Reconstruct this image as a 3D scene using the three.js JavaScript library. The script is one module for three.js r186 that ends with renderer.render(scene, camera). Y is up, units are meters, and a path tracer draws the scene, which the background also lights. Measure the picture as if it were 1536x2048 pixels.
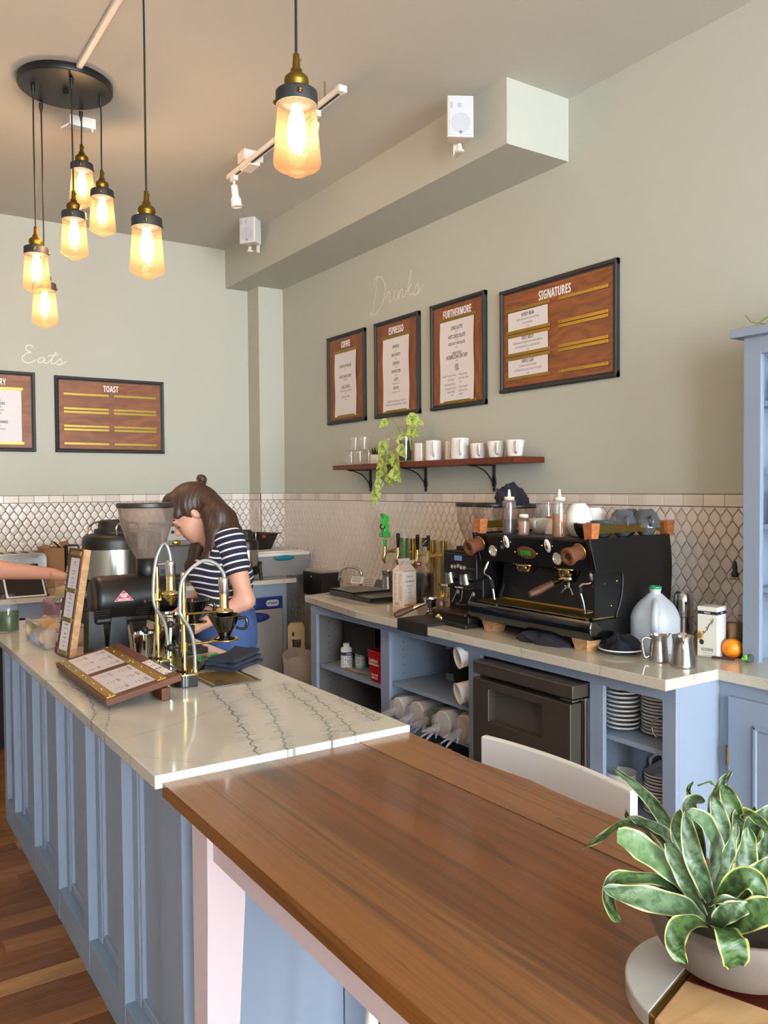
import * as THREE from 'three';
import { mergeGeometries } from 'three/addons/utils/BufferGeometryUtils.js';
import { RoundedBoxGeometry } from 'three/addons/geometries/RoundedBoxGeometry.js';
import { TextGeometry } from 'three/addons/geometries/TextGeometry.js';
import { FontLoader } from 'three/addons/loaders/FontLoader.js';

// ---------- camera, daylight, exposure ----------
const scene = new THREE.Scene();
const camera = new THREE.PerspectiveCamera(63.22, 0.75, 0.03, 60);
camera.position.set(0, 1.52, 0);
camera.rotation.set(-0.0291, -0.5862, -0.0075, 'YXZ');
scene.background = new THREE.Color(0.86, 0.95, 1.0);
scene.backgroundIntensity = 42;
const renderer = new THREE.WebGLRenderer({ antialias: true });
renderer.toneMapping = THREE.LinearToneMapping;
renderer.toneMappingExposure = 0.69;
renderer.shadowMap.enabled = true;
const LAMP = .68;            // candela of one pendant bulb

// ---------- room dimensions (metres) ----------
const W = 2.84, ZB = -5.812, ZP = -5.621, XP = 2.641, YC = 3.286, XL = -2.6, ZF = 4.6;
const CH = 0.915;            // worktop height

// ---------- small helpers ----------
const PI = Math.PI, V = (x, y, z) => new THREE.Vector3(x, y, z);
let seed = 7;
const rnd = (a = 0, b = 1) => { seed = (seed * 1664525 + 1013904223) >>> 0; return a + (b - a) * seed / 4294967296; };
const used = {};
function nm(name) { used[name] = (used[name] ?? -1) + 1; return used[name] ? name + '_' + String(used[name]).padStart(3, '0') : name; }
function info(o, label, category, group) { o.userData.label = label; if (category) o.userData.category = category; if (group) o.userData.group = group; return o; }
function thing(name, label, category, [x, y, z] = [0, 0, 0], ry = 0, group) {
  const o = new THREE.Group(); o.name = nm(name); o.position.set(x, y, z); o.rotation.y = ry; scene.add(o);
  return info(o, label, category, group);
}
function mesh(name, g, m, parent = scene, label) {
  const o = new THREE.Mesh(Array.isArray(g) ? merge(g) : g, m); o.name = nm(name); o.castShadow = o.receiveShadow = true;
  if (label) o.userData.label = label;
  parent.add(o); return o;
}
function solo(name, g, m, label, category, group) { return info(mesh(name, g, m), label, category, group); }
function struct(name, g, m, parent = scene) { const o = mesh(name, g, m, parent); if (parent === scene) o.userData.kind = 'structure'; return o; }
function copy(src, pos, ry, label, sx = 1) {
  const c = src.clone(); c.name = nm(src.name.replace(/_\d{3}$/, '')); c.position.set(...pos); c.rotation.y = ry; c.scale.setScalar(sx);
  c.userData = { ...src.userData }; if (label) c.userData.label = label; scene.add(c); return c;
}
function prep(g) {
  g = g.index ? g.toNonIndexed() : g;
  for (const k of Object.keys(g.attributes)) if (!['position', 'normal', 'uv'].includes(k)) g.deleteAttribute(k);
  if (!g.attributes.normal) g.computeVertexNormals();
  if (!g.attributes.uv) g.setAttribute('uv', new THREE.BufferAttribute(new Float32Array(g.attributes.position.count * 2), 2));
  return g;
}
function merge(list) { return mergeGeometries(list.flat(9).map(prep), false); }
const at = (g, x = 0, y = 0, z = 0, rx = 0, ry = 0, rz = 0) => { if (rx) g.rotateX(rx); if (ry) g.rotateY(ry); if (rz) g.rotateZ(rz); return g.translate(x, y, z); };
const box = (w, h, d, x, y, z, rx, ry, rz) => at(new THREE.BoxGeometry(w, h, d), x, y, z, rx, ry, rz);
const rb = (w, h, d, r, x, y, z, rx, ry, rz) => at(new RoundedBoxGeometry(w, h, d, 2, Math.min(r, w / 2.01, h / 2.01, d / 2.01)), x, y, z, rx, ry, rz);
// box given by its limits
const bb = (x0, x1, y0, y1, z0, z1, r = 0) => { const a = [Math.abs(x1 - x0), Math.abs(y1 - y0), Math.abs(z1 - z0), (x0 + x1) / 2, (y0 + y1) / 2, (z0 + z1) / 2]; return r ? rb(a[0], a[1], a[2], r, a[3], a[4], a[5]) : box(...a); };
const cyl = (r0, r1, h, x, y, z, rx, ry, rz, seg = 24) => at(new THREE.CylinderGeometry(r0, r1, h, seg), x, y, z, rx, ry, rz);
const sph = (r, x, y, z, sx = 1, sy = 1, sz = 1, seg = 20) => { const g = new THREE.SphereGeometry(r, seg, seg * .7 | 0); g.scale(sx, sy, sz); return at(g, x, y, z); };
const tor = (R, r, x, y, z, rx, ry, rz, arc = PI * 2) => at(new THREE.TorusGeometry(R, r, 8, 28, arc), x, y, z, rx, ry, rz);
const lathe = (pts, seg = 32) => new THREE.LatheGeometry(pts.map(([r, y]) => new THREE.Vector2(r, y)), seg);
const curve = (pts, closed = false, tens = .5) => new THREE.CatmullRomCurve3(pts.map((p) => V(...p)), closed, 'catmullrom', tens);
const tube = (pts, r, n = 24, rs = 8, closed = false) => new THREE.TubeGeometry(curve(pts, closed), n, r, rs, closed);
const shape = (pts) => new THREE.Shape(pts.map(([x, y]) => new THREE.Vector2(x, y)));
const ext = (sh, depth, bevel = 0) => new THREE.ExtrudeGeometry(sh, { depth, bevelEnabled: bevel > 0, bevelThickness: bevel, bevelSize: bevel, bevelOffset: -bevel, bevelSegments: 2, curveSegments: 16 });
function rod(a, b, r0, r1 = r0, seg = 10) { const A = V(...a), B = V(...b), d = B.clone().sub(A), g = new THREE.CylinderGeometry(r1, r0, d.length(), seg); g.applyQuaternion(new THREE.Quaternion().setFromUnitVectors(V(0, 1, 0), d.normalize())); const m = A.add(B).multiplyScalar(.5); return g.translate(m.x, m.y, m.z); }
// planar uv in metres chosen by the dominant normal; swap turns the grain
function uvm(g, swap = false, k = 1, ox = 0, oy = 0) {
  g = prep(g); const p = g.attributes.position, n = g.attributes.normal, u = g.attributes.uv;
  for (let i = 0; i < p.count; i++) {
    const ax = Math.abs(n.getX(i)), ay = Math.abs(n.getY(i)), az = Math.abs(n.getZ(i));
    let a, b; if (ay >= ax && ay >= az) { a = p.getX(i); b = p.getZ(i); } else if (ax >= az) { a = p.getZ(i); b = p.getY(i); } else { a = p.getX(i); b = p.getY(i); }
    if (ay >= ax && ay >= az ? swap : false) [a, b] = [b, a];
    u.setXY(i, (a + ox) * k, (b + oy) * k);
  }
  return g;
}
// four-sided tapered block standing on y = 0, flat faces
function sq(rt, rb2, h, open = false) { const g = new THREE.CylinderGeometry(rt, rb2, h, 4, 1, open).toNonIndexed(); g.computeVertexNormals(); return g.rotateY(PI / 4).translate(0, h / 2, 0); }
// ---------- noise ----------
const H2 = (x, y) => { let h = Math.imul(x, 374761393) ^ Math.imul(y, 668265263); h = Math.imul(h ^ (h >>> 13), 1274126177); return ((h ^ (h >>> 16)) >>> 0) / 4294967296; };
function vn(x, y) { const xi = Math.floor(x), yi = Math.floor(y), fx = x - xi, fy = y - yi, sx = fx * fx * (3 - 2 * fx), sy = fy * fy * (3 - 2 * fy); const a = H2(xi, yi), b = H2(xi + 1, yi), c = H2(xi, yi + 1), d = H2(xi + 1, yi + 1); return a + (b - a) * sx + (c - a) * sy + (a - b - c + d) * sx * sy; }
function fbm(x, y, o = 4) { let s = 0, a = .5; for (let i = 0; i < o; i++) { s += a * vn(x, y); x *= 2.03; y *= 2.03; a *= .5; } return s; }
const n3 = (x, y, z) => (vn(x + z * .71, y - z * .37) + vn(y + 13.1, z + x * .53) + vn(z - 7.7, x - y * .41)) / 3;
// ---------- textures ----------
function tex(w, h, f, srgb = true, rep) {
  const d = new Uint8Array(w * h * 4);
  for (let y = 0; y < h; y++) for (let x = 0; x < w; x++) { const c = f(x / w, y / h, x, y), i = (y * w + x) * 4; d[i] = c[0]; d[i + 1] = c[1]; d[i + 2] = c[2]; d[i + 3] = 255; }
  const t = new THREE.DataTexture(d, w, h); t.wrapS = t.wrapT = THREE.RepeatWrapping; t.magFilter = THREE.LinearFilter; t.minFilter = THREE.LinearFilter;
  if (srgb) t.colorSpace = THREE.SRGBColorSpace; if (rep) t.repeat.set(...rep); t.needsUpdate = true; return t;
}
const mix = (a, b, t) => a.map((v, i) => v + (b[i] - v) * t), cl = (x) => Math.max(0, Math.min(1, x));
function print(w, h, draw) {      // a printed surface: canvas of w x h pixels
  const c = document.createElement('canvas'); c.width = w; c.height = h; const g = c.getContext('2d'); draw(g, w, h);
  const t = new THREE.CanvasTexture(c); t.colorSpace = THREE.SRGBColorSpace; t.magFilter = THREE.LinearFilter; t.needsUpdate = true; return t;
}
function word(g, s, x, y, size, o = {}) {  // text with condensed width
  g.save(); g.translate(x, y); if (o.rot) g.rotate(o.rot); g.scale(o.k ?? .62, 1); g.font = (o.w ?? 'bold ') + size + 'px ' + (o.f ?? 'sans-serif'); g.fillStyle = o.c ?? '#222'; g.textAlign = o.a ?? 'center'; g.textBaseline = 'middle'; g.fillText(s, 0, 0); g.restore();
}
const font = await new FontLoader().loadAsync('fonts/droid/droid_sans_bold.typeface.json');
function letters(s, size, k = .62, depth = .0012) { const g = new TextGeometry(s, { font, size, depth, curveSegments: 3, bevelEnabled: false }); g.computeBoundingBox(); const b = g.boundingBox; g.translate(-(b.min.x + b.max.x) / 2, 0, 0); g.scale(k, 1, 1); return g; }

// ---------- materials ----------
const std = (c, r = .6, m = 0, o = {}) => new THREE.MeshStandardMaterial({ color: c, roughness: r, metalness: m, side: THREE.DoubleSide, ...o });
const phy = (c, r, o = {}) => new THREE.MeshPhysicalMaterial({ color: c, roughness: r, side: THREE.DoubleSide, ...o });
function woodTex(w, h, A, B, C, o = {}) { const fu = o.fu ?? 2.2, fv = o.fv ?? 14, am = o.am ?? 2.6, of = o.of ?? 0;
  return tex(w, h, (u, v) => { const warp = fbm(u * fu + of, v * fv * .22 + of, 3) * am, ring = .5 + .5 * Math.sin((v * fv + warp * 3) * 6.283 * .5), fine = fbm(u * 18 + of, v * 320, 3), streak = fbm(u * 3 + of, v * 60, 3), blot = fbm(u * 3 + 9 + of, v * 4, 3); let c = mix(A, B, cl(ring * .45 + streak * .7 - .2)); c = mix(c, C, cl((fine - .5) * 1.5) * .8); c = mix(c, B, cl(blot * 1.6 - .65) * .55); return c; }, true, o.rep); }
const T = {};
T.walnut = woodTex(1024, 512, [138, 84, 50], [92, 54, 30], [72, 42, 26], { fv: 9, rep: [1.1, 1.8] });
T.oakMap = woodTex(512, 256, [196, 156, 112], [150, 108, 70], [120, 84, 54], { fv: 8, rep: [5, 5] });
T.teakMap = woodTex(512, 256, [190, 118, 72], [148, 82, 46], [120, 66, 38], { fv: 7, rep: [5, 5] });
T.plasterBump = tex(512, 512, (u, v, x, y) => { const k = 110 + 60 * fbm(x * .11, y * .11, 4) + 14 * H2(x, y); return [k, k, k]; }, false);
const plaster = (c) => std(c, .92, 0, { bumpMap: T.plasterBump, bumpScale: .0006 });
const M = {
  wall: plaster(0xbcbcb1), wallWarm: plaster(0xbcbdb2), ceiling: plaster(0xc4c2ba), beam: plaster(0xb9bab0),
  grout: std(0x5d5853, .9), tile: phy(0xece5df, .16, { clearcoat: .3, clearcoatRoughness: .05 }),
  blue: std(0x8b99ad, .5), blueDark: std(0x8593a9, .55), pink: std(0xdecfd6, .5), white: std(0xe9e7e4, .42), whiteMatte: std(0xe6e4df, .8),
  black: std(0x121213, .5), blackGloss: phy(0x08090a, .18, { clearcoat: .4 }), blackSatin: std(0x0d0d0e, .38), blackRubber: std(0x17171a, .8), charcoal: std(0x2a2a2c, .6), iron: std(0x161617, .55, .3), frame: std(0x26282a, .55),
  brass: std(0xcdb062, .2, 1), brassPolish: std(0xdfc98a, .1, 1), brassDull: std(0x9c8444, .38, 1), brassAged: std(0x7d6125, .42, .9),
  steel: std(0xb9b8b4, .24, 1), chrome: std(0xd9dadb, .07, 1), door: std(0xb4b4b2, .45, .55), steelDark: std(0x6e6c69, .34, 1), fridge: std(0x5b534b, .4, .6), hose: std(0xa9aaac, .38, .6),
  glass: phy(0xffffff, .01, { transmission: .965, thickness: 0, ior: 1.5 }),
  paper: std(0xe9e4e6, .8), ceramic: phy(0xeeeae6, .14, { clearcoat: .5 }), ceramicGrey: phy(0x4b4f55, .14, { clearcoat: .5 }), plate: phy(0xeceef0, .16, { clearcoat: .4 }),
  walnut: std(0xffffff, .5, 0, { map: T.walnut }), walnutDark: std(0xc4aa92, .5, 0, { map: T.walnut }), walnutRed: std(0xe0946c, .45, 0, { map: T.walnut }), oak: std(0xffffff, .55, 0, { map: T.oakMap }), teak: std(0xffffff, .5, 0, { map: T.teakMap }),
  leather: std(0x63433a, .6), navy: std(0x1c2030, .95), navyCloth: std(0x191c28, .97), cloth: std(0x20202a, .97), cardboard: std(0x9a7450, .9), dark: std(0x18181b, .9),
};
// ---------- the room shell ----------
struct('floor', bb(XL - .2, W + .2, -.14, -.012, ZB - .2, ZF + .2), std(0x2c1c12, .8));
struct('ceiling', bb(XL - .2, W + .2, YC, YC + .14, ZB - .2, ZF + .2), M.ceiling);
const wallRight = struct('wall_right', bb(W, W + .2, -.14, YC, ZB - .2, ZF + .2), M.wallWarm);
const wallBack = struct('wall_back', bb(XL - .2, W, -.14, YC, ZB - .2, ZB), M.wall);
struct('wall_left', bb(XL - .2, XL, -.14, YC, ZB, ZF + .2), plaster(0xb5afa5));
// shop-front wall behind the camera: a low sill, a head, piers and two big openings for daylight
struct('wall_front', [bb(XL, W, -.14, .45, ZF, ZF + .2), bb(XL, W, 3.1, YC, ZF, ZF + .2), bb(XL, -2.1, .45, 3.1, ZF, ZF + .2), bb(-.5, .1, .45, 3.1, ZF, ZF + .2), bb(W - .12, W, .45, 3.1, ZF, ZF + .2)], M.wall);
for (const [i, x0, x1] of [[1, -2.1, -.5], [2, .1, W - .12]]) {
  const f = .06; struct('window_' + i, [bb(x0, x1, .45, .45 + f, ZF + .02, ZF + .1), bb(x0, x1, 3.1 - f, 3.1, ZF + .02, ZF + .1), bb(x0, x0 + f, .45 + f, 3.1 - f, ZF + .02, ZF + .1), bb(x1 - f, x1, .45 + f, 3.1 - f, ZF + .02, ZF + .1), bb(x0 + f, x1 - f, 2.3, 2.35, ZF + .02, ZF + .1)], M.white);
}
struct('ceiling_beam', bb(2.465, W, 3.003, YC, ZB, -2.731), M.beam);
const pillar = struct('wall_pillar', bb(XP, W, 0, 3.003, ZB, ZP), M.wall);

// ---------- wooden floor boards, running across the room ----------
{
  const t = woodTex(1024, 128, [196, 142, 86], [146, 98, 54], [112, 74, 42], { fv: 5, rep: [.9, 4] });
  const tones = [0xffffff, 0xd8c8ba, 0xb49a88, 0xf0d8b8, 0xc6aa92, 0xe6d2c4].map((c) => std(c, .42, 0, { map: t }));
  const floor = scene.getObjectByName('floor'); const fw = .083; let n = 0;
  const rest = [];
  for (let z = -.2, k = 0; z > ZB; z -= fw, k++) {
    let x = -.9 - rnd(0, .6);
    while (x < .9) {
      const L = rnd(.45, 1.3), x1 = x + L, g = () => { const b = rb(L - .0012, .02, fw - .0012, .0012, (x + x1) / 2, -.0105, z - fw / 2); return uvm(b, false, 1, rnd(0, 7), rnd(0, 5)); };
      const seen = z < -1.9 && z > -4.4 && x1 > .1;
      if (seen) { mesh('floor_plank', g(), tones[(rnd() * 6) | 0], floor); n++; } else rest.push(g());
      x = x1;
    }
  }
  for (let z = -.2; z > ZB; z -= fw) rest.push(uvm(bb(.9 + rnd(0, .2), W, -.02, -.0005, z - fw + .0012, z, .001), false, 1, rnd(0, 7), rnd(0, 5)));
  for (let z = ZF; z > -.2; z -= fw * 2) rest.push(uvm(bb(XL, W, -.02, -.0005, z - fw * 2 + .0012, z, .001), false, 1, rnd(0, 7)));
  for (let z = -.2; z > ZB; z -= fw * 2) rest.push(uvm(bb(XL, -1.55, -.02, -.0005, z - fw * 2 + .0012, z, .001), false, 1, rnd(0, 7)));
  const r = mesh('floor_planks_far', rest, tones[1], floor); r.userData.kind = 'stuff';
}
// ---------- tiles: lens-shaped glazed tiles under a band of rectangular ones ----------
{
  const TA = .0508, TH = .0872, TOP = 1.4365, BT = 1.4855;
  const prof = (t) => .5 * TA * Math.pow(Math.sin(PI * t), 2);
  // one tile around (0, 0), clamped to limits; front faces +z
  function tileGeo(x0 = -9, x1 = 9, y0 = -9, y1 = 9) {
    const N = 10, ring = (inset, z) => { const o = []; for (let s = 0; s < 2; s++) for (let i = 0; i < N; i++) { const t = s ? 1 - i / N : i / N, hw = Math.max(0, prof(t) - inset), yy = TH * (.5 - t) * (1 - inset * 14); o.push([Math.min(x1, Math.max(x0, s ? -hw : hw)), Math.min(y1, Math.max(y0, yy)), z]); } return o; };
    const R = [ring(.0019, 0), ring(.0019, .0042), ring(.0034, .0056), ring(.011, .0061)], P = [], I = [], n = N * 2;
    R.forEach((r) => r.forEach((p) => P.push(...p))); const cx = Math.max(x0, Math.min(x1, 0)), cy = Math.max(y0, Math.min(y1, 0)); P.push(cx, cy, .0062);
    for (let k = 0; k < R.length - 1; k++) for (let i = 0; i < n; i++) { const a = k * n + i, b = k * n + (i + 1) % n; I.push(a, a + n, b, b, a + n, b + n); }
    const l = (R.length - 1) * n; for (let i = 0; i < n; i++) I.push(l + i, R.length * n, l + (i + 1) % n);
    const g = new THREE.BufferGeometry(); g.setAttribute('position', new THREE.Float32BufferAttribute(P, 3)); g.setIndex(I); g.computeVertexNormals(); return g;
  }
  const full = prep(tileGeo());
  const tones = [M.tile, phy(0xe7dfd8, .13, { clearcoat: .3 }), phy(0xdcd3cb, .2, { clearcoat: .3 })];
  // lay tiles on a plane: s runs 0..L to the viewer's right, frame = group whose +z leaves the wall
  function lay(host, pos, ry, L, yBottom, want, hidden) {
    const f = new THREE.Matrix4().makeRotationY(ry).setPosition(...pos), near = [], far = [];
    const grout = mesh('grout', bb(0, L, yBottom, BT + .002, 0, .0032).applyMatrix4(f), M.grout, host);
    const cols = Math.ceil(L / (TA / 2)) + 1;
    for (let c = 0; c <= cols; c++) for (let r = -1; r < 30; r++) {
      const x = c * TA / 2, yc = TOP - TH * (r + .5) - (c % 2 ? TH / 2 : 0);
      if (yc + TH / 2 < yBottom + .004 || x - TA / 2 > L - .003 || yc - TH / 2 > TOP - .004) continue;
      const cut = x - TA / 2 < -.001 || x + TA / 2 > L + .001 || yc + TH / 2 > TOP + .001 || yc - TH / 2 < yBottom - .001;
      const g = cut ? prep(tileGeo(.0008 - x, L - .0008 - x, yBottom - yc, TOP - .001 - yc)) : full;
      const wp = V(x, yc, 0).applyMatrix4(f), d = wp.distanceTo(camera.position), hid = hidden(wp);
      near.push({ g, x, yc, d: hid ? d + 50 : d, cut });
    }
    near.sort((a, b) => a.d - b.d);
    const q = new THREE.Quaternion().setFromEuler(new THREE.Euler(0, ry, 0));
    near.forEach((t, i) => {
      const p = V(t.x, t.yc, .003).applyMatrix4(f);
      if (i < want && t.d < 40) { const o = mesh('tile', t.g, tones[i % 3], host); o.position.copy(p); o.quaternion.copy(q); o.rotation.x += rnd(-.008, .008); o.rotation.y += rnd(-.008, .008); }
      else { const g = t.g.clone(); g.applyQuaternion(q); g.translate(p.x, p.y, p.z); far.push(g); }
    });
    if (far.length) { const o = mesh('more_tiles', far, M.tile, host); o.userData.kind = 'stuff'; }
    for (let s = 0, k = 0; s < L - .004; s += .0925, k++) {
      const w = Math.min(.0925, L - s) - .002; if (w < .006) break;
      const o = mesh('border_tile', rb(w, BT - TOP - .003, .007, .002, 0, 0, 0), tones[(k * 7) % 3], host); o.position.copy(V(s + w / 2 + .001, (BT + TOP) / 2 + .0005, .0055).applyMatrix4(f)); o.quaternion.copy(q);
    }
  }
  // right wall: viewer's right is +z, the wall faces -x
  lay(wallRight, [W, 0, ZP], -PI / 2, 4.32, .02, 290, (p) => p.y < .93 || p.z > -1.62 || (p.z > -2.72 && p.z < -2.0 && p.y < 1.30) || p.z < -5.3);
  lay(wallBack, [.55, 0, ZB], 0, XP - .55, .86, 290, (p) => p.y < .93 || (p.x > 1.9 && p.x < 2.2 && p.y < 1.3));
  lay(pillar, [XP, 0, ZP], 0, W - XP, .6, 70, (p) => p.y < .9);
  lay(pillar, [XP, 0, ZB], -PI / 2, ZP - ZB, .86, 40, (p) => p.y < .9);
}
// ---------- island: blue panelled counter, quartz top, walnut table, pink legs ----------
function quartz(w, h, veins, o = {}) {
  return print(w, h, (g) => {
    g.fillStyle = o.base ?? '#dcdad0'; g.fillRect(0, 0, w, h);
    for (let i = 0; i < 260; i++) { const x = rnd(0, w), y = rnd(0, h), r = rnd(.03, .16) * w; const q = g.createRadialGradient(x, y, 0, x, y, r), c = rnd() < .5 ? '196,196,186' : '226,224,216'; q.addColorStop(0, `rgba(${c},.16)`); q.addColorStop(1, `rgba(${c},0)`); g.fillStyle = q; g.fillRect(x - r, y - r, 2 * r, 2 * r); }
    for (const [pts, wd, al, hair] of veins) {
      let [x, y] = pts[0];
      for (let k = 1; k < pts.length; k++) {
        const [x1, y1] = pts[k], L = Math.hypot(x1 - x, y1 - y), n = Math.max(4, L / 2.2 | 0);
        let px = x, py = y;
        for (let i = 1; i <= n; i++) {
          const t = i / n, qx = x + (x1 - x) * t + (fbm(t * 9 + k * 3.1, wd, 2) - .5) * 20, qy = y + (y1 - y) * t + rnd(-1.5, 1.5);
          g.strokeStyle = `rgba(74,84,82,${al * rnd(.35, 1)})`; g.lineWidth = wd * rnd(.7, 2.6); g.beginPath(); g.moveTo(px, py); g.lineTo(qx, qy); g.stroke();
          if (rnd() < hair) { const a = rnd(5, 26) * (rnd() < .5 ? -1 : 1); g.strokeStyle = `rgba(92,100,97,${al * .7})`; g.lineWidth = wd * .6; g.beginPath(); g.moveTo(qx, qy); g.lineTo(qx + a, qy + rnd(-6, 3)); g.stroke(); }
          px = qx; py = qy;
        }
        x = x1; y = y1;
      }
    }
  });
}
const IX0 = .556, IX1 = 1.217, IZ0 = -4.16, IZ1 = -1.719;
{
  const K = 800, w = Math.round((IX1 - IX0) * K), h = Math.round((IZ1 - IZ0) * K);
  const P = (x, z) => [(x - IX0) * K, (z - IZ0) * K];
  const map = quartz(w, h, [
    [[P(.95, -2.36), P(.93, -2.28), P(.905, -2.14), P(.86, -1.95), P(.80, -1.719)], 2.1, .85, .5],
    [[P(1.08, -2.42), P(1.03, -2.26), P(1.0, -2.1), P(.93, -1.88), P(.87, -1.719)], 2.4, .8, .8],
    [[P(1.16, -2.32), P(1.12, -2.17), P(1.09, -2.0), P(1.05, -1.85), P(.99, -1.719)], 2.2, .75, .75],
    [[P(1.19, -2.28), P(1.16, -2.1), P(1.11, -1.9), P(1.06, -1.719)], 1.8, .8, .6],
    [[P(1.21, -2.06), P(1.19, -1.93), P(1.16, -1.8)], 2, .5, .9], [[P(1.215, -1.95), P(1.18, -1.8)], 2, .45, .9],
    [[P(.556, -2.8), P(.6, -2.72), P(.62, -2.52), P(.585, -2.3), P(.556, -2.22)], 1.7, .6, .5], [[P(.66, -2.78), P(.63, -2.6), P(.65, -2.4), P(.6, -2.22), P(.556, -2.1)], 1.4, .5, .5],
    [[P(.58, -2.02), P(.75, -2.08), P(.95, -2.2), P(1.217, -2.36)], 1.2, .3, .2], [[P(.556, -1.9), P(.62, -1.8), P(.7, -1.719)], 1, .25, .2],
    [[P(.9, -4.1), P(.86, -3.8), P(.95, -3.5)], 1.6, .4, .5], [[P(1.18, -3.6), P(1.1, -3.2), P(1.17, -2.9)], 1.6, .4, .5]]);
  const g = prep(rb(IX1 - IX0, .03, IZ1 - IZ0, .003, (IX0 + IX1) / 2, CH - .015, (IZ0 + IZ1) / 2)), p = g.attributes.position;
  for (let i = 0; i < p.count; i++) g.attributes.uv.setXY(i, (p.getX(i) - IX0) / (IX1 - IX0), 1 - (p.getZ(i) - IZ0) / (IZ1 - IZ0));
  solo('island_worktop', g, phy(0xffffff, .1, { map, clearcoat: .35, clearcoatRoughness: .04 }), 'long white quartz island top with dark feathery veins', 'countertop');
}
{
  const t = thing('island_counter', 'blue grey panelled island base under the veined white top', 'counter', [0, 0, 0]);
  mesh('carcass', [bb(.688, 1.17, .0, .885, -4.12, -1.815)], M.blue, t);
  mesh('bottom_rail', bb(.641, .7, 0, .11, -4.12, -1.952, .002), M.blue, t);
  mesh('top_rail', bb(.668, .7, .80, .885, -4.12, -1.82, .002), M.blue, t);
  const fronts = [-4.09, -3.90, -3.478, -3.06, -2.65, -2.265];
  for (const z of fronts) mesh('post', [bb(.64, .7, 0, .885, z - .06, z, .0015)], M.blue, t);
  mesh('corner_post', bb(.64, .7, 0, .885, -1.95, -1.80, .0015), M.blue, t);
  const ends = [...fronts.slice(1), -1.95 + .06];
  for (let i = 0; i < fronts.length; i++) {
    const z0 = fronts[i], z1 = ends[i] - .06, y0 = .11, y1 = .80, m = .045;
    mesh('panel', bb(.683, .69, y0, y1, z0, z1), M.blue, t);
    if (z1 - z0 > .2) {
      mesh('stile', bb(.668, .69, y0, y1, z0, z0 + m, .001), M.blue, t); mesh('stile', bb(.668, .69, y0, y1, z1 - m, z1, .001), M.blue, t);
      const a = z0 + m, b = z1 - m, k = .012;
      mesh('panel_moulding', [bb(.672, .69, y0, y1, a, a + k, .004), bb(.672, .69, y0, y1, b - k, b, .004), bb(.672, .69, y0, y0 + k + .02, a, b, .004), bb(.672, .69, y1 - k, y1, a, b, .004)], M.blue, t);
    }
  }
  // end facing the table
  mesh('end_panel', bb(.70, 1.062, .0, .885, -1.815, -1.803, .001), M.blue, t); mesh('end_panel', bb(1.066, 1.17, .0, .885, -1.815, -1.803, .001), M.blue, t);
}
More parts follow.
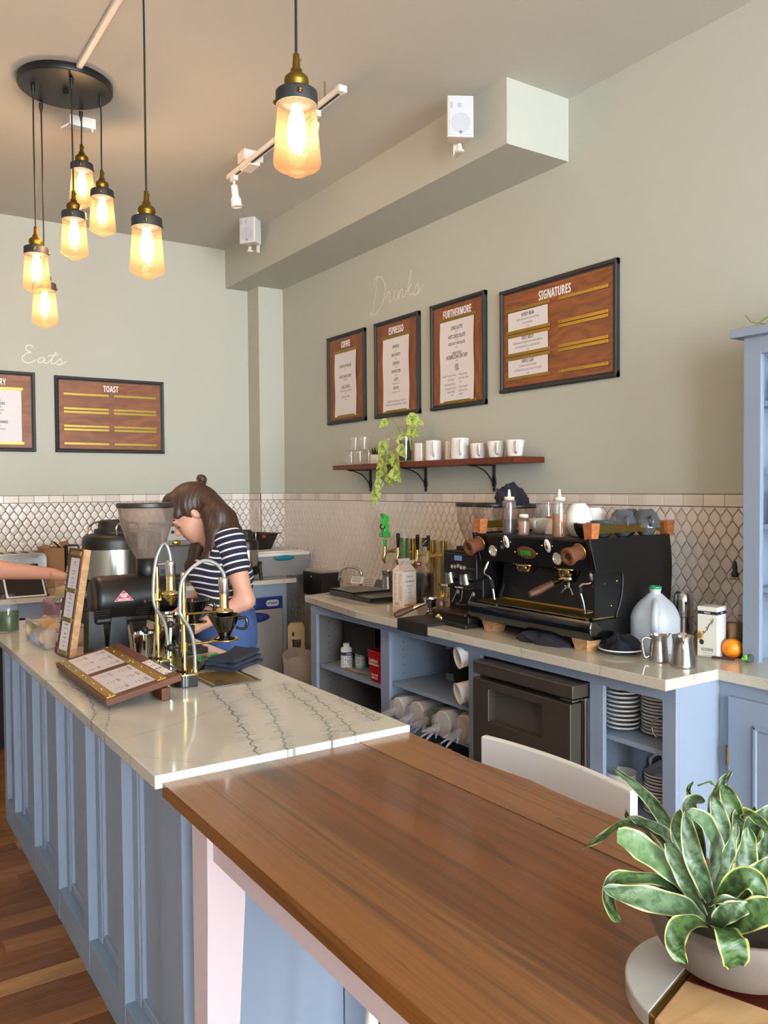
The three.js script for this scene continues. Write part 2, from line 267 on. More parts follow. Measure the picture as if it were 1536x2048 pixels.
{ // walnut table butted against the island
  const tabTex = tex(1024, 1024, (u, v) => { // u along the grain (2 m), v across (.8 m)
    const w = fbm(u * 1.5, v * 3.2, 3), d = (v * 9 + (w - .5) * 4.6) + .12 * fbm(u * 4, v * 26, 3), r = d - Math.floor(d), line = Math.pow(r, 4), fib = fbm(u * 16, v * 460, 2), st = fbm(u * 2.2, v * 90, 3), bl = fbm(u * 3 + 30, v * 4, 3), kn = Math.hypot((u - .33) * 9, (v - .52) * 26);
    let c = mix([142, 91, 46], [99, 61, 29], cl(line * .6 + (st - .45) * 2)); c = mix(c, [78, 43, 23], cl((bl - .5) * 2.6) * .5); c = mix(c, [54, 32, 20], cl(1.2 - kn) * .7); return mix(c, [66, 37, 20], cl((fib - .45) * 2.4) * .5); }, true, [.5, 1.25]);
  const t = thing('walnut_table', 'glossy walnut topped table with pale pink legs joined to the island end', 'table', [0, 0, 0]);
  const tones = [0xffffff, 0xe9dccf, 0xf6e6d8].map((c) => phy(c, .3, { map: tabTex, clearcoat: .4, clearcoatRoughness: .12 }));
  const ZE = .35, xs = [.572, .735, .905, 1.063, 1.213], skew = .02;
  for (let i = 0; i < 4; i++) {
    const a = xs[i] + (i ? (i === 3 ? .0011 : 0) : 0), b = xs[i + 1] - (i < 3 ? (i === 2 ? .0011 : 0) : 0), s0 = i ? skew : 0, s1 = i < 3 ? skew : 0;
    const pts = [[a, -1.722]]; pts.push([b, -1.722]);
    if (i === 3) for (let k = 1; k < 24; k++) { const z = -1.722 + (ZE + 1.722) * k / 24; pts.push([b + .006 * Math.sin(z * 9) + .004 * Math.sin(z * 23), z]); }
    pts.push([b + s1 * 2, ZE], [a + s0 * 2, ZE]);
    const g = ext(shape(pts.map(([x, z]) => [x, -z])), .03, i === 3 ? .0012 : 0); g.rotateX(-PI / 2); g.translate(0, .867, 0);
    mesh('table_board', uvm(g, true, 1, i * .37, i * .43), tones[i % 3], t);
  }
  const X0 = .625, X1 = 1.165, Z0 = -1.69, Z1 = .3, leg = .086;
  for (const [x, z, sx, sz] of [[X0, Z0, 1, 1], [X1, Z0, -1, 1], [X0, Z1, 1, -1], [X1, Z1, -1, -1]]) {
    const g = new THREE.BoxGeometry(leg, .867, leg, 1, 4, 1), p = g.attributes.position;
    for (let i = 0; i < p.count; i++) { const y = p.getY(i) + .4335, k = 1 - .34 * cl((.72 - y) / .72); p.setX(i, ((p.getX(i) + sx * leg / 2) * k)); p.setZ(i, ((p.getZ(i) + sz * leg / 2) * k)); p.setY(i, y); }
    g.computeVertexNormals(); g.translate(x, 0, z); mesh('leg', g, M.pink, t);
  }
  mesh('apron', bb(X0 + .012, X0 + .034, .755, .867, Z0 + leg, Z1 - leg, .001), M.pink, t); mesh('apron', bb(X1 - .034, X1 - .012, .755, .867, Z0 + leg, Z1 - leg, .001), M.pink, t);
  mesh('apron', bb(X0 + leg, X1 - leg, .755, .867, Z0 + .012, Z0 + .034, .001), M.pink, t); mesh('apron', bb(X0 + leg, X1 - leg, .755, .867, Z1 - .034, Z1 - .012, .001), M.pink, t);
}
{ // white stool with a curved back board, tucked under the far side of the table
  const t = thing('white_stool', 'white painted counter chair with a low curved backrest board behind the walnut table', 'chair', [1.14, 0, -1.335]);
  const R = 1.1, h = .24, a = .235 / R, N = 18, pts = [];
  for (let i = 0; i <= N; i++) { const q = -a + 2 * a * i / N; pts.push([R * Math.cos(q), R * Math.sin(q)]); }
  for (let i = N; i >= 0; i--) { const q = -a + 2 * a * i / N; pts.push([(R - .018) * Math.cos(q), (R - .018) * Math.sin(q)]); }
  const g = ext(shape(pts), .17, .004); g.rotateX(PI / 2); g.translate(-R + .225, .903, 0); mesh('backrest', g, M.white, t);
  mesh('seat', rb(.38, .03, .42, .014, 0, .6, 0), M.white, t);
  for (const [x, z] of [[-.15, -.17], [-.15, .17]]) mesh('leg', rod([x, .6, z], [x - .05, 0, z * 1.25], .017, .012, 14), M.white, t);
  for (const z of [-.18, .18]) mesh('back_leg', [rod([.15, .6, z], [.2, 0, z * 1.2], .017, .012, 14), rod([.16, .59, z], [.215, .87, z * 1.06], .014, .012, 12)], M.white, t);
  mesh('foot_rail', [rod([-.18, .22, -.195], [-.18, .22, .195], .01), rod([.185, .22, -.2], [.185, .22, .2], .01)], M.white, t);
}
// ---------- things on the ceiling and walls ----------
const amber = phy(0xffe3c4, .03, { transmission: .96, thickness: 0, ior: 1.4 });
const bulbGlow = new THREE.MeshStandardMaterial({ color: 0x332211, emissive: new THREE.Color(1, .74, .4), emissiveIntensity: 14, roughness: .3 });
function pendant(x, y, z, top, label, lamp = true) {
  const t = thing('pendant_lamp', label, 'pendant lamp', [x, y, z], 0, 'glass pendant lamps over the island');
  const sway = rnd(0, 6);
  mesh('cord', tube([[0, .165, 0], [.0015 * Math.sin(sway), .165 + (top - y - .165) * .35, .001], [-.0015 * Math.cos(sway), .165 + (top - y - .165) * .7, 0], [0, top - y, 0]], .0034, 20, 7), M.black, t);
  const fit = mesh('lamp_holder', lathe([[.0, .185], [.0075, .184], [.0085, .168], [.0095, .150], [.0135, .148], [.0145, .138], [.0215, .134], [.028, .128], [.0295, .12], [.029, .113], [.0255, .11], [.0255, .094], [0, .094]], 28), M.brassAged, t);
  mesh('cord_screw', sph(.0035, .0085, .172, .003), M.brassAged, fit);
  const c = mesh('collar', lathe([[.0, .0965], [.046, .0965], [.0495, .094], [.0502, .088], [.0502, .063], [.048, .0625], [.048, .09], [0, .0905]], 36), M.frame, t);
  for (let k = 0; k < 3; k++) { const a = k * 2.094 + 1.9; mesh('thumb_screw', [sph(.0062, Math.cos(a) * .054, .078, Math.sin(a) * .054)], M.brassAged, c); }
  mesh('glass_shade', lathe([[.0465, .066], [.0475, .05], [.0515, .0], [.0565, -.056], [.0578, -.066], [.0578, -.0715], [.0568, -.0765], [.0545, -.081], [.0505, -.0850], [.044, -.0888], [.035, -.0925], [.027, -.0955], [.0225, -.0985], [.019, -.102], [.013, -.1045], [.006, -.1056], [0, -.106]], 40), amber, t);
  mesh('bulb', lathe([[0, .066], [.013, .064], [.014, .05], [.02, .03], [.0235, 0], [.022, -.025], [.013, -.046], [0, -.052]], 24), bulbGlow, t);
  if (lamp) { const l = new THREE.PointLight(new THREE.Color(1, .79, .56), LAMP, 0, 2); l.castShadow = true; l.shadow.radius = 1; t.add(l); l.position.set(0, -.0, 0); }
  return t;
}
pendant(.757, 2.468, -3.827, 3.245, 'amber glass pendant lamp second lowest of the cluster, on the left');
pendant(.821, 2.356, -3.988, 3.245, 'amber glass pendant lamp hanging lowest of the cluster');
pendant(.881, 2.598, -3.68, 3.245, 'amber glass pendant lamp at middle height of the cluster, its cord crossing the plate');
pendant(.992, 2.92, -3.979, 3.245, 'amber glass pendant lamp hanging highest of the cluster');
pendant(1.025, 2.744, -3.773, 3.245, 'amber glass pendant lamp second highest of the cluster, nearest the right rim of the plate');
pendant(.891, 2.323, -2.751, YC - .006, 'single amber glass pendant lamp over the middle of the island');
pendant(.947, 2.371, -1.79, YC - .006, 'largest looking amber glass pendant lamp, hanging over the near end of the island top');
{
  const t = thing('ceiling_plate', 'round black ceiling plate holding five pendant cords', 'ceiling plate', [.885, YC, -3.8]);
  mesh('disc', lathe([[0, -.034], [.189, -.034], [.195, -.03], [.195, -.003], [.19, 0], [0, 0]], 64), M.blackSatin, t);
  for (const [x, z] of [[.757, -3.827], [.821, -3.988], [.881, -3.68], [.992, -3.979], [1.025, -3.773]]) mesh('cord_grip', lathe([[.009, -.034], [.008, -.055], [.0055, -.06], [.0045, -.075], [0, -.075]], 14).translate(x - .885, 0, z + 3.8), M.black, t);
  mesh('centre_nut', cyl(.009, .011, .02, 0, -.043, 0), M.black, t);
}
solo('cable_cover', [bb(.884, .908, YC - .02, YC - .0005, -3.63, 1.0, .004)], M.white, 'slim white cable cover running along the ceiling from the black plate', 'cable cover');
{ const t = thing('ceiling_bracket', 'small white metal box on the ceiling behind the round black plate', 'ceiling box', [1.02, YC, -4.12]); mesh('box', rb(.12, .05, .05, .004, .01, -.026, 0), M.white, t); mesh('foot', [rod([-.05, -.04, 0], [-.09, -.08, .03], .004), rod([.05, -.04, .02], [.055, -.065, .02], .005)], M.white, t); }
{ // track light
  const t = thing('track_light', 'white ceiling track light with two small spot heads', 'track light', [1.826, YC, -3.65]);
  const y = -.1;
  mesh('track', [bb(-.017, .017, y, y + .022, -.585, .6, .002)], M.white, t); mesh('track_slot', bb(-.006, .006, y - .001, y + .002, -.57, .585), M.charcoal, t); mesh('end_cap', rb(.04, .028, .03, .002, 0, y + .01, .6), M.white, t);
  mesh('junction_box', rb(.11, .055, .09, .005, .05, -.028, -.42), M.white, t); mesh('feed', [rb(.06, .04, .12, .004, .02, -.088, -.36)], M.white, t);
  mesh('hanger', rod([0, -.08, .46], [0, 0, .46], .004), M.steel, t);
  for (const [z, tilt] of [[-.52, .12], [.38, -.25]]) {
    const h = mesh('spot_head', at(lathe([[0, 0], [.017, -.002], [.019, -.01], [.019, -.06], [.028, -.075], [.029, -.115], [.026, -.118], [.024, -.1], [0, -.095]], 26), 0, 0, 0, 0, 0, tilt).translate(0, y - .045, z), M.white, t);
    mesh('spot_arm', [rb(.026, .028, .05, .003, 0, y - .012, z), rod([0, y - .02, z], [0, y - .05, z], .006)], M.white, h);
  }
}
function wallSpeaker(pos, ry, label) {
  const t = thing('wall_speaker', label, 'speaker', pos, ry, 'white wall speakers');
  const b = ext(shape([[-.058, -.09], [.058, -.09], [.058, .09], [-.058, .09]]), .09, .008), p = b.attributes.position;
  for (let i = 0; i < p.count; i++) { const k = p.getZ(i) < .01 ? .8 : 1; p.setX(i, p.getX(i) * k); p.setY(i, p.getY(i) * (k * .5 + .5)); } b.computeVertexNormals(); b.translate(0, 0, -.09); mesh('cabinet', b, M.white, t);
  mesh('grille', rb(.104, .166, .006, .003, 0, 0, .007), std(0xc6c8cc, .8), t);
  mesh('woofer', [tor(.042, .0016, 0, -.03, .0095), cyl(.042, .042, .001, 0, -.03, .0098, PI / 2)], std(0xb9bbc0, .85), t); mesh('tweeter', cyl(.011, .011, .002, -.005, .045, .0095, PI / 2), std(0xb0b2b8, .85), t); mesh('port', rb(.009, .028, .003, .001, -.04, .045, .009), std(0xa4a6ac, .9), t);
  mesh('badge', [tor(.006, .0013, 0, -.072, .0108), sph(.0022, 0, -.072, .011)], std(0x3a3f66, .4), t);
  const br = mesh('bracket', [bb(-.012, .012, -.125, .11, -.135, -.132), bb(-.012, .012, -.127, -.124, -.135, -.02), bb(-.012, .012, .108, .111, -.135, -.05)], M.white, t);
  mesh('knob', lathe([[0, -.145], [.02, -.143], [.021, -.136], [.011, -.13], [.01, -.108], [0, -.108]], 24).translate(0, 0, -.03), M.white, br);
}
wallSpeaker([2.30, 3.215, -5.05], -.98, 'white box speaker on the far end of the ceiling beam');
wallSpeaker([2.345, 3.152, -2.90], -.52, 'white box speaker on the near end of the ceiling beam');

// script lettering painted on the walls
function script(name, label, strokes, pos, ry, k) {
  const g = strokes.map((s) => { const q = tube(s.map(([x, y]) => [x * k, y * k * .8, 0]), .0038, s.length * 7, 6); q.scale(1, 1, .12); return q; });
  const t = solo(name, g, std(0xe6e5de, .8), label, 'wall lettering'); t.position.set(...pos); t.rotation.y = ry; return t;
}
script('wall_lettering', 'white handwritten word Eats on the back wall', [
  [[.26, .93], [.16, 1.0], [.05, .92], [.07, .78], [.2, .72], [.06, .66], [-.06, .5], [-.02, .34], [.14, .3], [.34, .44]],
  [[.6, .52], [.5, .55], [.4, .45], [.42, .34], [.52, .37], [.6, .5], [.58, .35], [.66, .35], [.78, .5]],
  [[.94, .82], [.82, .55], [.78, .38], [.86, .34], [.98, .44]], [[.68, .62], [.84, .66], [1.0, .72]],
  [[.96, .44], [1.06, .54], [1.1, .42], [1.04, .31], [.94, .32], [1.08, .34], [1.24, .46]]], [1.065, 2.30, ZB + .0015], 0, .21);
script('wall_lettering', 'white handwritten word Drinks on the wall above the menu boards', [
  [[.2, 1.0], [.16, .75], [.08, .42], [.02, .18], [-.04, .3], [.06, .22], [.2, .26], [.36, .42], [.44, .68], [.36, .9], [.2, 1.0], [.1, .92], [.12, .8]],
  [[.44, .46], [.52, .56], [.5, .6], [.58, .56], [.56, .4], [.62, .38], [.68, .46]], [[.72, .58], [.7, .42], [.76, .38], [.82, .46]], [[.77, .72], [.775, .715]],
  [[.84, .56], [.83, .38], [.9, .54], [.95, .52], [.94, .4], [1.0, .4], [1.06, .5]], [[1.2, .86], [1.12, .6], [1.07, .38]], [[1.08, .48], [1.2, .6], [1.12, .48], [1.18, .38], [1.26, .42]],
  [[1.26, .42], [1.36, .54], [1.4, .44], [1.34, .34], [1.26, .36], [1.38, .36], [1.52, .48]]], [W - .0015, 2.535, -4.40], -PI / 2, .36);

// framed menu boards
const brassBar = (L, x, y, t, h = .018) => { const b = mesh('brass_bar', rb(L, h, .004, .0012, x, y, .016), M.brassDull, t); mesh('bar_screw', [-1, 0, 1].map((s) => cyl(.0022, .0022, .001, x + s * L * .45, y, .0184, PI / 2)), M.brassAged, b); return b; };
function menuBoard(label, w, h, title, ts, wood) {
  const t = thing('menu_board', label, 'menu board'), f = .026;
  mesh('backing_board', uvm(bb(-w / 2 + .012, w / 2 - .012, -h / 2 + .012, h / 2 - .012, .002, .013), false, 1, rnd(0, 3), rnd(0, 3)), wood, t);
  const prof = shape([[0, 0], [f, 0], [f, .014], [f * .75, .016], [f * .6, .022], [f * .2, .024], [0, .019]]);
  const rail = (L) => { const g = ext(prof, L); g.rotateY(PI / 2); g.rotateX(0); return g; };
  const parts = []; // four mitre-less mouldings
  for (const [sx, sy, L, rz] of [[0, -1, w, 0], [0, 1, w, PI], [-1, 0, h, -PI / 2], [1, 0, h, PI / 2]]) { const g = ext(prof, L); g.applyMatrix4(new THREE.Matrix4().makeBasis(V(0, 1, 0), V(0, 0, 1), V(1, 0, 0))); g.translate(-L / 2, sx ? -w / 2 : -h / 2, 0); g.rotateZ(rz); parts.push(g); }
  mesh('frame', parts, M.frame, t);
  const tl = mesh('title_lettering', letters(title, ts, .58), std(0xf3efe9, .7), t); tl.position.set(0, h / 2 - .026 - ts * 1.55, .0132);
  return t;
}
function sheet(t, w, h, x, y, draw, curl = .004) {
  const g = new THREE.PlaneGeometry(w, h, 12, 12), p = g.attributes.position; for (let i = 0; i < p.count; i++) p.setZ(i, curl * Math.pow(Math.abs(p.getX(i)) * 2 / w, 3) * (.5 + .5 * Math.sin(p.getY(i) * 21)) + .0005); g.computeVertexNormals();
  const m = std(0xffffff, .8, 0, { map: print(Math.round(w * 1500), Math.round(h * 1500), draw) }); const s = mesh('menu_sheet', g, m, t); s.position.set(x, y, .0155); return s;
}
const bg = (g, w, h, c = '#e7e1e4') => { g.fillStyle = c; g.fillRect(0, 0, w, h); };
const rows = (list) => (g, w, h) => { bg(g, w, h); for (const [s, y, size, o] of list) word(g, s, w * (o?.x ?? .5), h * y, w * size, o); };
const sm = (o = {}) => ({ w: '', k: .85, c: '#444', ...o });
const woodV = std(0xffffff, .45, 0, { map: woodTex(512, 512, [150, 88, 46], [108, 60, 30], [86, 46, 24], { fv: 9, rep: [1.6, 2.4] }) });
const woodR = std(0xffffff, .42, 0, { map: woodTex(512, 512, [156, 88, 42], [102, 54, 24], [118, 64, 30], { fv: 12, am: 3.6, rep: [1.4, 2.6] }) });
const vert = woodV.clone(); vert.map = woodV.map.clone(); vert.map.rotation = PI / 2;
{
  let t = menuBoard('narrow framed menu board headed COFFEE with one paper sheet, first on the drinks wall', .47, .585, 'COFFEE', .04, vert); t.position.set(W, 2.24, -4.697); t.rotation.y = -PI / 2;
  sheet(t, .27, .425, 0, -.035, rows([['COFFEE OF THE DAY', .23, .095], ['2.00', .28, .045, sm()], ['POUR OVER COFFEE', .39, .095], ['Market Price', .435, .045, sm()], ['COLD COFFEE', .55, .095], ['Cold Black Iced Coffee', .61, .062, sm()], ['3.25', .65, .045, sm()], ['Oak Nitro Coffee', .70, .062, sm()], ['4.75', .745, .045, sm()]]));
  brassBar(.29, 0, .178, t); brassBar(.29, 0, -.247, t);
  t = menuBoard('narrow framed menu board headed ESPRESSO, second on the drinks wall', .465, .585, 'ESPRESSO', .042, vert); t.position.set(W, 2.24, -4.112); t.rotation.y = -PI / 2;
  sheet(t, .275, .44, 0, -.04, rows([['ESPRESSO', .13, .09], ['2.50', .185, .045, sm()], ['MACCHIATO', .24, .09], ['2.75', .295, .045, sm()], ['CORTADO', .355, .09], ['3.00', .41, .045, sm()], ['CAPPUCCINO', .465, .09], ['3.25', .52, .045, sm()], ['LATTE', .575, .09], ['Hot/Iced - 3.75', .63, .05, sm()], ['MOCHA', .69, .09], ['Hot/Iced - 4.25', .745, .05, sm()], ['Vanilla Simple Syrup - add .50', .865, .062, sm()], ['Oat Milk or Macadamia Milk - add .50', .91, .058, sm()]]));
  brassBar(.295, 0, .185, t); brassBar(.295, 0, -.262, t);
  t = menuBoard('narrow framed menu board headed FURTHERMORE, third on the drinks wall', .468, .585, 'FURTHERMORE', .042, vert); t.position.set(W, 2.242, -3.533); t.rotation.y = -PI / 2;
  sheet(t, .29, .445, 0, -.035, rows([['CHAI LATTE', .11, .1], ['3.75', .155, .045, sm()], ['HOT CHOCOLATE', .215, .1], ['3.25', .26, .045, sm()], ['KIDS HOT CHOCOLATE', .30, .075], ['2.25', .345, .045, sm()], ['SKINNY PIGGY', .415, .065], ['KOMBUCHA ON TAP', .46, .105], ['4.50', .51, .045, sm()], ['RISHI', .56, .06], ['TEA', .605, .11], ['Ancient Yunnan Black', .68, .05, sm({ x: .27 })], ['Earl Grey', .73, .05, sm({ x: .33 })], ['Jade Cloud Green', .785, .05, sm({ x: .29 })], ['Cinnamon Plum', .835, .05, sm({ x: .31 })], ['Mystic Mint', .88, .05, sm({ x: .33 })], ['2.50', .92, .045, sm({ x: .36 })], ['Ruby Oolong', .68, .05, sm({ x: .68 })], ['Quechua Cacao', .725, .05, sm({ x: .7 })], ['3.00', .77, .045, sm({ x: .6 })], ['Silver Needle', .83, .05, sm({ x: .69 })], ['Jasmine Pearl', .875, .05, sm({ x: .69 })], ['Green', .915, .05, sm({ x: .62 })]]));
  brassBar(.32, 0, .19, t); brassBar(.32, 0, -.26, t);
  t = menuBoard('wide framed menu board headed SIGNATURES with three paper cards and empty brass bars', .75, .508, 'SIGNATURES', .043, woodR); t.position.set(W, 2.244, -2.808); t.rotation.y = -PI / 2;
  const cards = [['HONEY BEAR', 'Latte Infused w/ Local Honey', '& Cinnamon', '4.25'], ['HOLY MOLY', 'Bittersweet Cappuccino-sized Mocha', 'w/ Cinnamon & a Cayenne Kick', '3.75'], ['MAPLE LEAF', 'Cortado-sized Cocktail', 'w/ Maple Syrup & a Zest of Orange', '3.50']];
  cards.forEach((c, i) => { const y = .085 - i * .113; sheet(t, .275, .098, -.177, y - .0, rows([[c[0], .2, .085], [c[1], .42, .052, sm()], [c[2], .62, .052, sm()], [c[3], .8, .045, sm()]]), .0015); });
  const ys = [.146, .037, .018, -.074, -.093, -.19]; for (const x of [-.177, .177]) ys.forEach((y) => brassBar(.3, x, y, t, .016));
  t = menuBoard('wide framed menu board headed TOAST with no cards, only brass bars', .735, .507, 'TOAST', .042, woodV); t.position.set(1.612, 2.026, ZB);
  const yt = [.136, .04, .017, -.077, -.1, -.194]; for (const x of [-.165, .165]) yt.forEach((y) => brassBar(.295, x, y, t, .016));
  t = menuBoard('framed menu board headed BAKERY, partly outside the picture, on the back wall', .47, .516, 'BAKERY', .042, woodV); t.position.set(.888, 2.03, ZB);
  sheet(t, .31, .335, -.005, -.03, rows([['PASTRIES', .2, .075], ['& BAKED GOODS', .27, .075], ['Brown Bricks', .33, .05, sm()], ['Wildwood Pastry', .39, .05, sm()], ['Bakery Case', .45, .05, sm()], ['COOKIES & BROWNIES', .62, .072], ["Madonna's", .69, .05, sm()], ['Brownies & Cookies', .75, .05, sm()]])); brassBar(.335, -.005, .145, t); brassBar(.335, -.005, -.205, t);
}
// ---------- wooden wall shelf with glasses, mugs and a trailing plant ----------
const SY = 1.662, SX = 2.735;
{
  const t = thing('wall_shelf', 'reddish wooden wall shelf on three black brackets', 'shelf', [0, 0, 0]);
  mesh('board', uvm(bb(2.645, W - .002, SY - .028, SY, -4.565, -2.885, .002), true), M.walnutRed, t);
  for (const z of [-4.42, -3.835, -3.245]) {
    const b = mesh('bracket', [bb(W - .010, W - .001, SY - .165, SY - .028, z - .008, z + .008, .002), bb(2.665, W - .002, SY - .034, SY - .028, z - .008, z + .008, .001),
      at(ext(shape([[-.008, 0], [.008, 0], [.014, -.03], [.008, -.055], [0, -.062], [-.008, -.055], [-.014, -.03]]), .007, .001), W - .009, SY - .09, z, 0, PI / 2, 0)], M.black, t);
    mesh('brace', tube([[2.675, SY - .034, z], [2.72, SY - .04, z], [2.775, SY - .062, z], [2.812, SY - .10, z], [W - .008, SY - .125, z]], .0035, 20, 6), M.black, b);
    mesh('screw', sph(.003, W - .011, SY - .142, z), M.steel, b);
  }
}
const shotProf = [[0, 0], [.033, 0], [.035, .003], [.036, .01], [.04, .085], [.0385, .0855], [.0335, .014], [0, .012]];
function tumbler(pos, label, s = 1, hs = 1) { return thingMesh('drinking_glass', lathe(shotProf.map(([r, y]) => [r * s, y * hs]), 28), M.glass, label, 'glass', pos, 'clear tumblers on the wall shelf'); }
function thingMesh(name, g, m, label, cat, pos = [0, 0, 0], group, ry = 0) { const o = solo(name, g, m, label, cat, group); o.position.set(...pos); o.rotation.y = ry; return o; }
for (const [z, y, l] of [[-4.49, 0, 'short clear tumbler, bottom row of the stack, at the left end of the wall shelf'], [-4.385, 0, 'short clear tumbler, middle of the bottom row on the wall shelf'], [-4.285, 0, 'short clear tumbler, bottom row, beside the small succulent pot'], [-4.44, .0865, 'short clear tumbler stacked on top of the others, left one'], [-4.335, .0865, 'short clear tumbler stacked on top of the others, right one beside the succulent']]) tumbler([2.735, SY + .0005 + y, z], l);
for (const [z, l] of [[-4.07, 'tall clear glass left of the trailing plant on the wall shelf'], [-3.975, 'tall clear glass half hidden by the trailing plant']]) thingMesh('tall_glass', lathe([[0, 0], [.032, 0], [.033, .006], [.034, .06], [.0405, .075], [.045, .145], [.0435, .1455], [.038, .075], [.0315, .06], [.03, .012], [0, .01]], 24), M.glass, l, 'glass', [2.735, SY + .0005, z], 'tall glasses on the wall shelf');
{ // tiny succulent
  const t = thing('succulent', 'tiny dark succulent in a white pot on the wall shelf', 'plant', [2.73, SY + .0005, -4.19]);
  mesh('pot', lathe([[0, 0], [.032, 0], [.036, .004], [.038, .055], [.036, .056], [.034, .05], [0, .048]], 26), M.ceramic, t);
  const lf = std(0x37472f, .5); for (let i = 0; i < 16; i++) { const a = i * 2.4, r = .006 + .0016 * i, up = .055 - .0019 * i; mesh('leaf', rod([Math.cos(a) * .006, .048, Math.sin(a) * .006], [Math.cos(a) * (r + .018), .05 + up, Math.sin(a) * (r + .018)], .0065, .0012, 7), lf, t); }
}
// leaf blade bent along its length; lies along +x, tip at x = L
function leafGeo(L, wd, droop = 0, fold = .2, n = 12, heart = false, twist = 0) {
  const m = 6, P = [], U = [], I = [];
  for (let i = 0; i <= n; i++) { const t = i / n; const w = heart ? wd * Math.pow(Math.sin(PI * Math.pow(t, .62)), .8) * (1 - .25 * t) : wd * Math.pow(Math.sin(PI * Math.min(1, .06 + .94 * t)), .75); const ang = droop * t; const x = droop ? L * Math.sin(ang) / droop : L * t, y = droop ? -L * (1 - Math.cos(ang)) / droop : 0;
    for (let j = 0; j <= m; j++) { const s = j / m * 2 - 1, zz = s * w / 2, up = fold * Math.abs(s) * w / 2, tw = twist * t; P.push(x + up * Math.sin(ang), y + up * Math.cos(ang) * Math.cos(tw) + zz * Math.sin(tw), zz * Math.cos(tw)); U.push(t, j / m); } }
  for (let i = 0; i < n; i++) for (let j = 0; j < m; j++) { const a = i * (m + 1) + j, b = a + m + 1; I.push(a, a + 1, b, b, a + 1, b + 1); }
  const g = new THREE.BufferGeometry(); g.setAttribute('position', new THREE.Float32BufferAttribute(P, 3)); g.setAttribute('uv', new THREE.Float32BufferAttribute(U, 2)); g.setIndex(I); g.computeVertexNormals(); return g;
}
{ // pothos in a dark glass of water
  const t = thing('pothos_plant', 'trailing variegated pothos plant in a dark water glass on the wall shelf', 'plant', [2.71, SY + .0005, -3.86]);
  mesh('water_glass', lathe([[0, 0], [.034, 0], [.036, .01], [.043, .145], [.042, .145], [.035, .012], [0, .01]], 26), M.glass, t); mesh('green_water', lathe([[0, .011], [.0335, .012], [.04, .125], [0, .125]], 24), std(0x20301c, .3), t);
  const vt = tex(256, 128, (u, v) => { const k = fbm(u * 9, v * 9, 3) + .25 * fbm(u * 30, v * 30, 2); return mix([176, 186, 98], [86, 124, 46], cl((k - .5) * 5 + (Math.abs(v - .5) < .03 ? .5 : 0))); });
  const lm = phy(0xffffff, .42, { map: vt, transmission: 0, side: THREE.DoubleSide }), gm = std(0x7d8f48, .6);
  mesh('stem', [tube([[0, .1, 0], [-.01, .19, .0], [-.03, .2, -.03], [-.07, .12, -.06], [-.085, .0, -.07], [-.09, -.08, -.08], [-.09, -.14, -.12]], .0028, 30, 6), tube([[0, .1, .0], [-.005, .2, .02], [-.01, .26, .05]], .0026, 12, 6), tube([[0, .1, 0], [-.02, .2, -.04], [-.03, .26, -.10], [-.03, .25, -.13]], .0026, 14, 6), tube([[-.085, 0, -.07], [-.09, -.11, -.04], [-.09, -.12, .0]], .0022, 10, 6)], gm, t);
  // [x, y, z, length, width, yaw, pitch]
  const L = [[-.02, .25, .04, .115, .085, -1.1, -.35], [-.03, .16, -.01, .12, .09, -1.2, -.9], [-.02, .19, .06, .10, .08, -1.6, -.5], [-.04, .25, -.12, .07, .05, 1.9, -.7], [-.06, .13, -.12, .115, .075, 1.75, -1.25], [-.07, .06, -.03, .10, .07, 1.5, -.9], [-.08, .05, .01, .13, .10, -1.9, -1.25], [-.08, -.01, -.09, .09, .06, 1.6, -1.1], [-.09, -.035, .0, .10, .085, -1.5, -.9], [-.09, -.06, -.04, .09, .075, -1.8, -1.1], [-.09, -.09, -.12, .085, .06, 2.1, -1.3], [-.09, -.04, -.13, .075, .055, 1.6, -1.4], [-.09, -.15, -.16, .10, .07, 1.8, -1.35], [-.085, .03, -.11, .08, .055, 1.5, -1.0], [-.06, .10, .03, .09, .07, -1.6, -1.1]];
  for (const [x, y, z, l, w, yaw, pit] of L) { const g = leafGeo(l, w, .5, .22, 10, true); g.rotateX(1.25); g.rotateZ(pit); g.rotateY(yaw); mesh('leaf', g.translate(x, y, z), lm, t); }
}
function mug(label, group, pos, ry, o = {}) { // straight mug with a ring handle towards +x
  const r = o.r ?? .041, h = o.h ?? .095, rt = o.rt ?? r * .98, t = thing('coffee_mug', label, 'mug', pos, ry, group);
  mesh('cup', lathe([[0, .003], [r * .7, .0], [r * .86, .001], [r, .008], [(r + rt) / 2 * .985, h * .5], [rt, h - .002], [rt - .002, h], [rt - .005, h - .003], [r - .006, .01], [0, .008]], 32), o.m ?? M.ceramic, t);
  mesh('handle', tube([[rt * .95, h * .82, 0], [r + .02, h * .86, 0], [r + .03, h * .62, 0], [r + .022, h * .34, 0], [r * .96, h * .22, 0]], .006, 22, 8), o.m ?? M.ceramic, t);
  return t;
}
const mg = 'white mugs on the wall shelf';
const hA = -2.2;
mug('white straight mug next to the dark water glass on the wall shelf', mg, [2.73, SY + .0005, -3.735], -1.55, { h: .103, r: .04 });
mug('tall white mug second in the row after the water glass', mg, [2.715, SY + .0005, -3.60], hA, { h: .11, r: .046 });
mug('white mug standing a little behind the two tall mugs', mg, [2.765, SY + .0005, -3.50], hA - .2, { h: .105, r: .04 });
mug('biggest white mug in the middle of the row with a broad handle', mg, [2.725, SY + .0005, -3.385], hA, { h: .112, r: .049 });
mug('small low white cup first of the three tapering cups', mg, [2.735, SY + .0005, -3.25], hA, { h: .078, r: .038, rt: .045 });
mug('small white cup middle of the three tapering cups', mg, [2.735, SY + .0005, -3.115], hA, { h: .083, r: .036, rt: .048 });
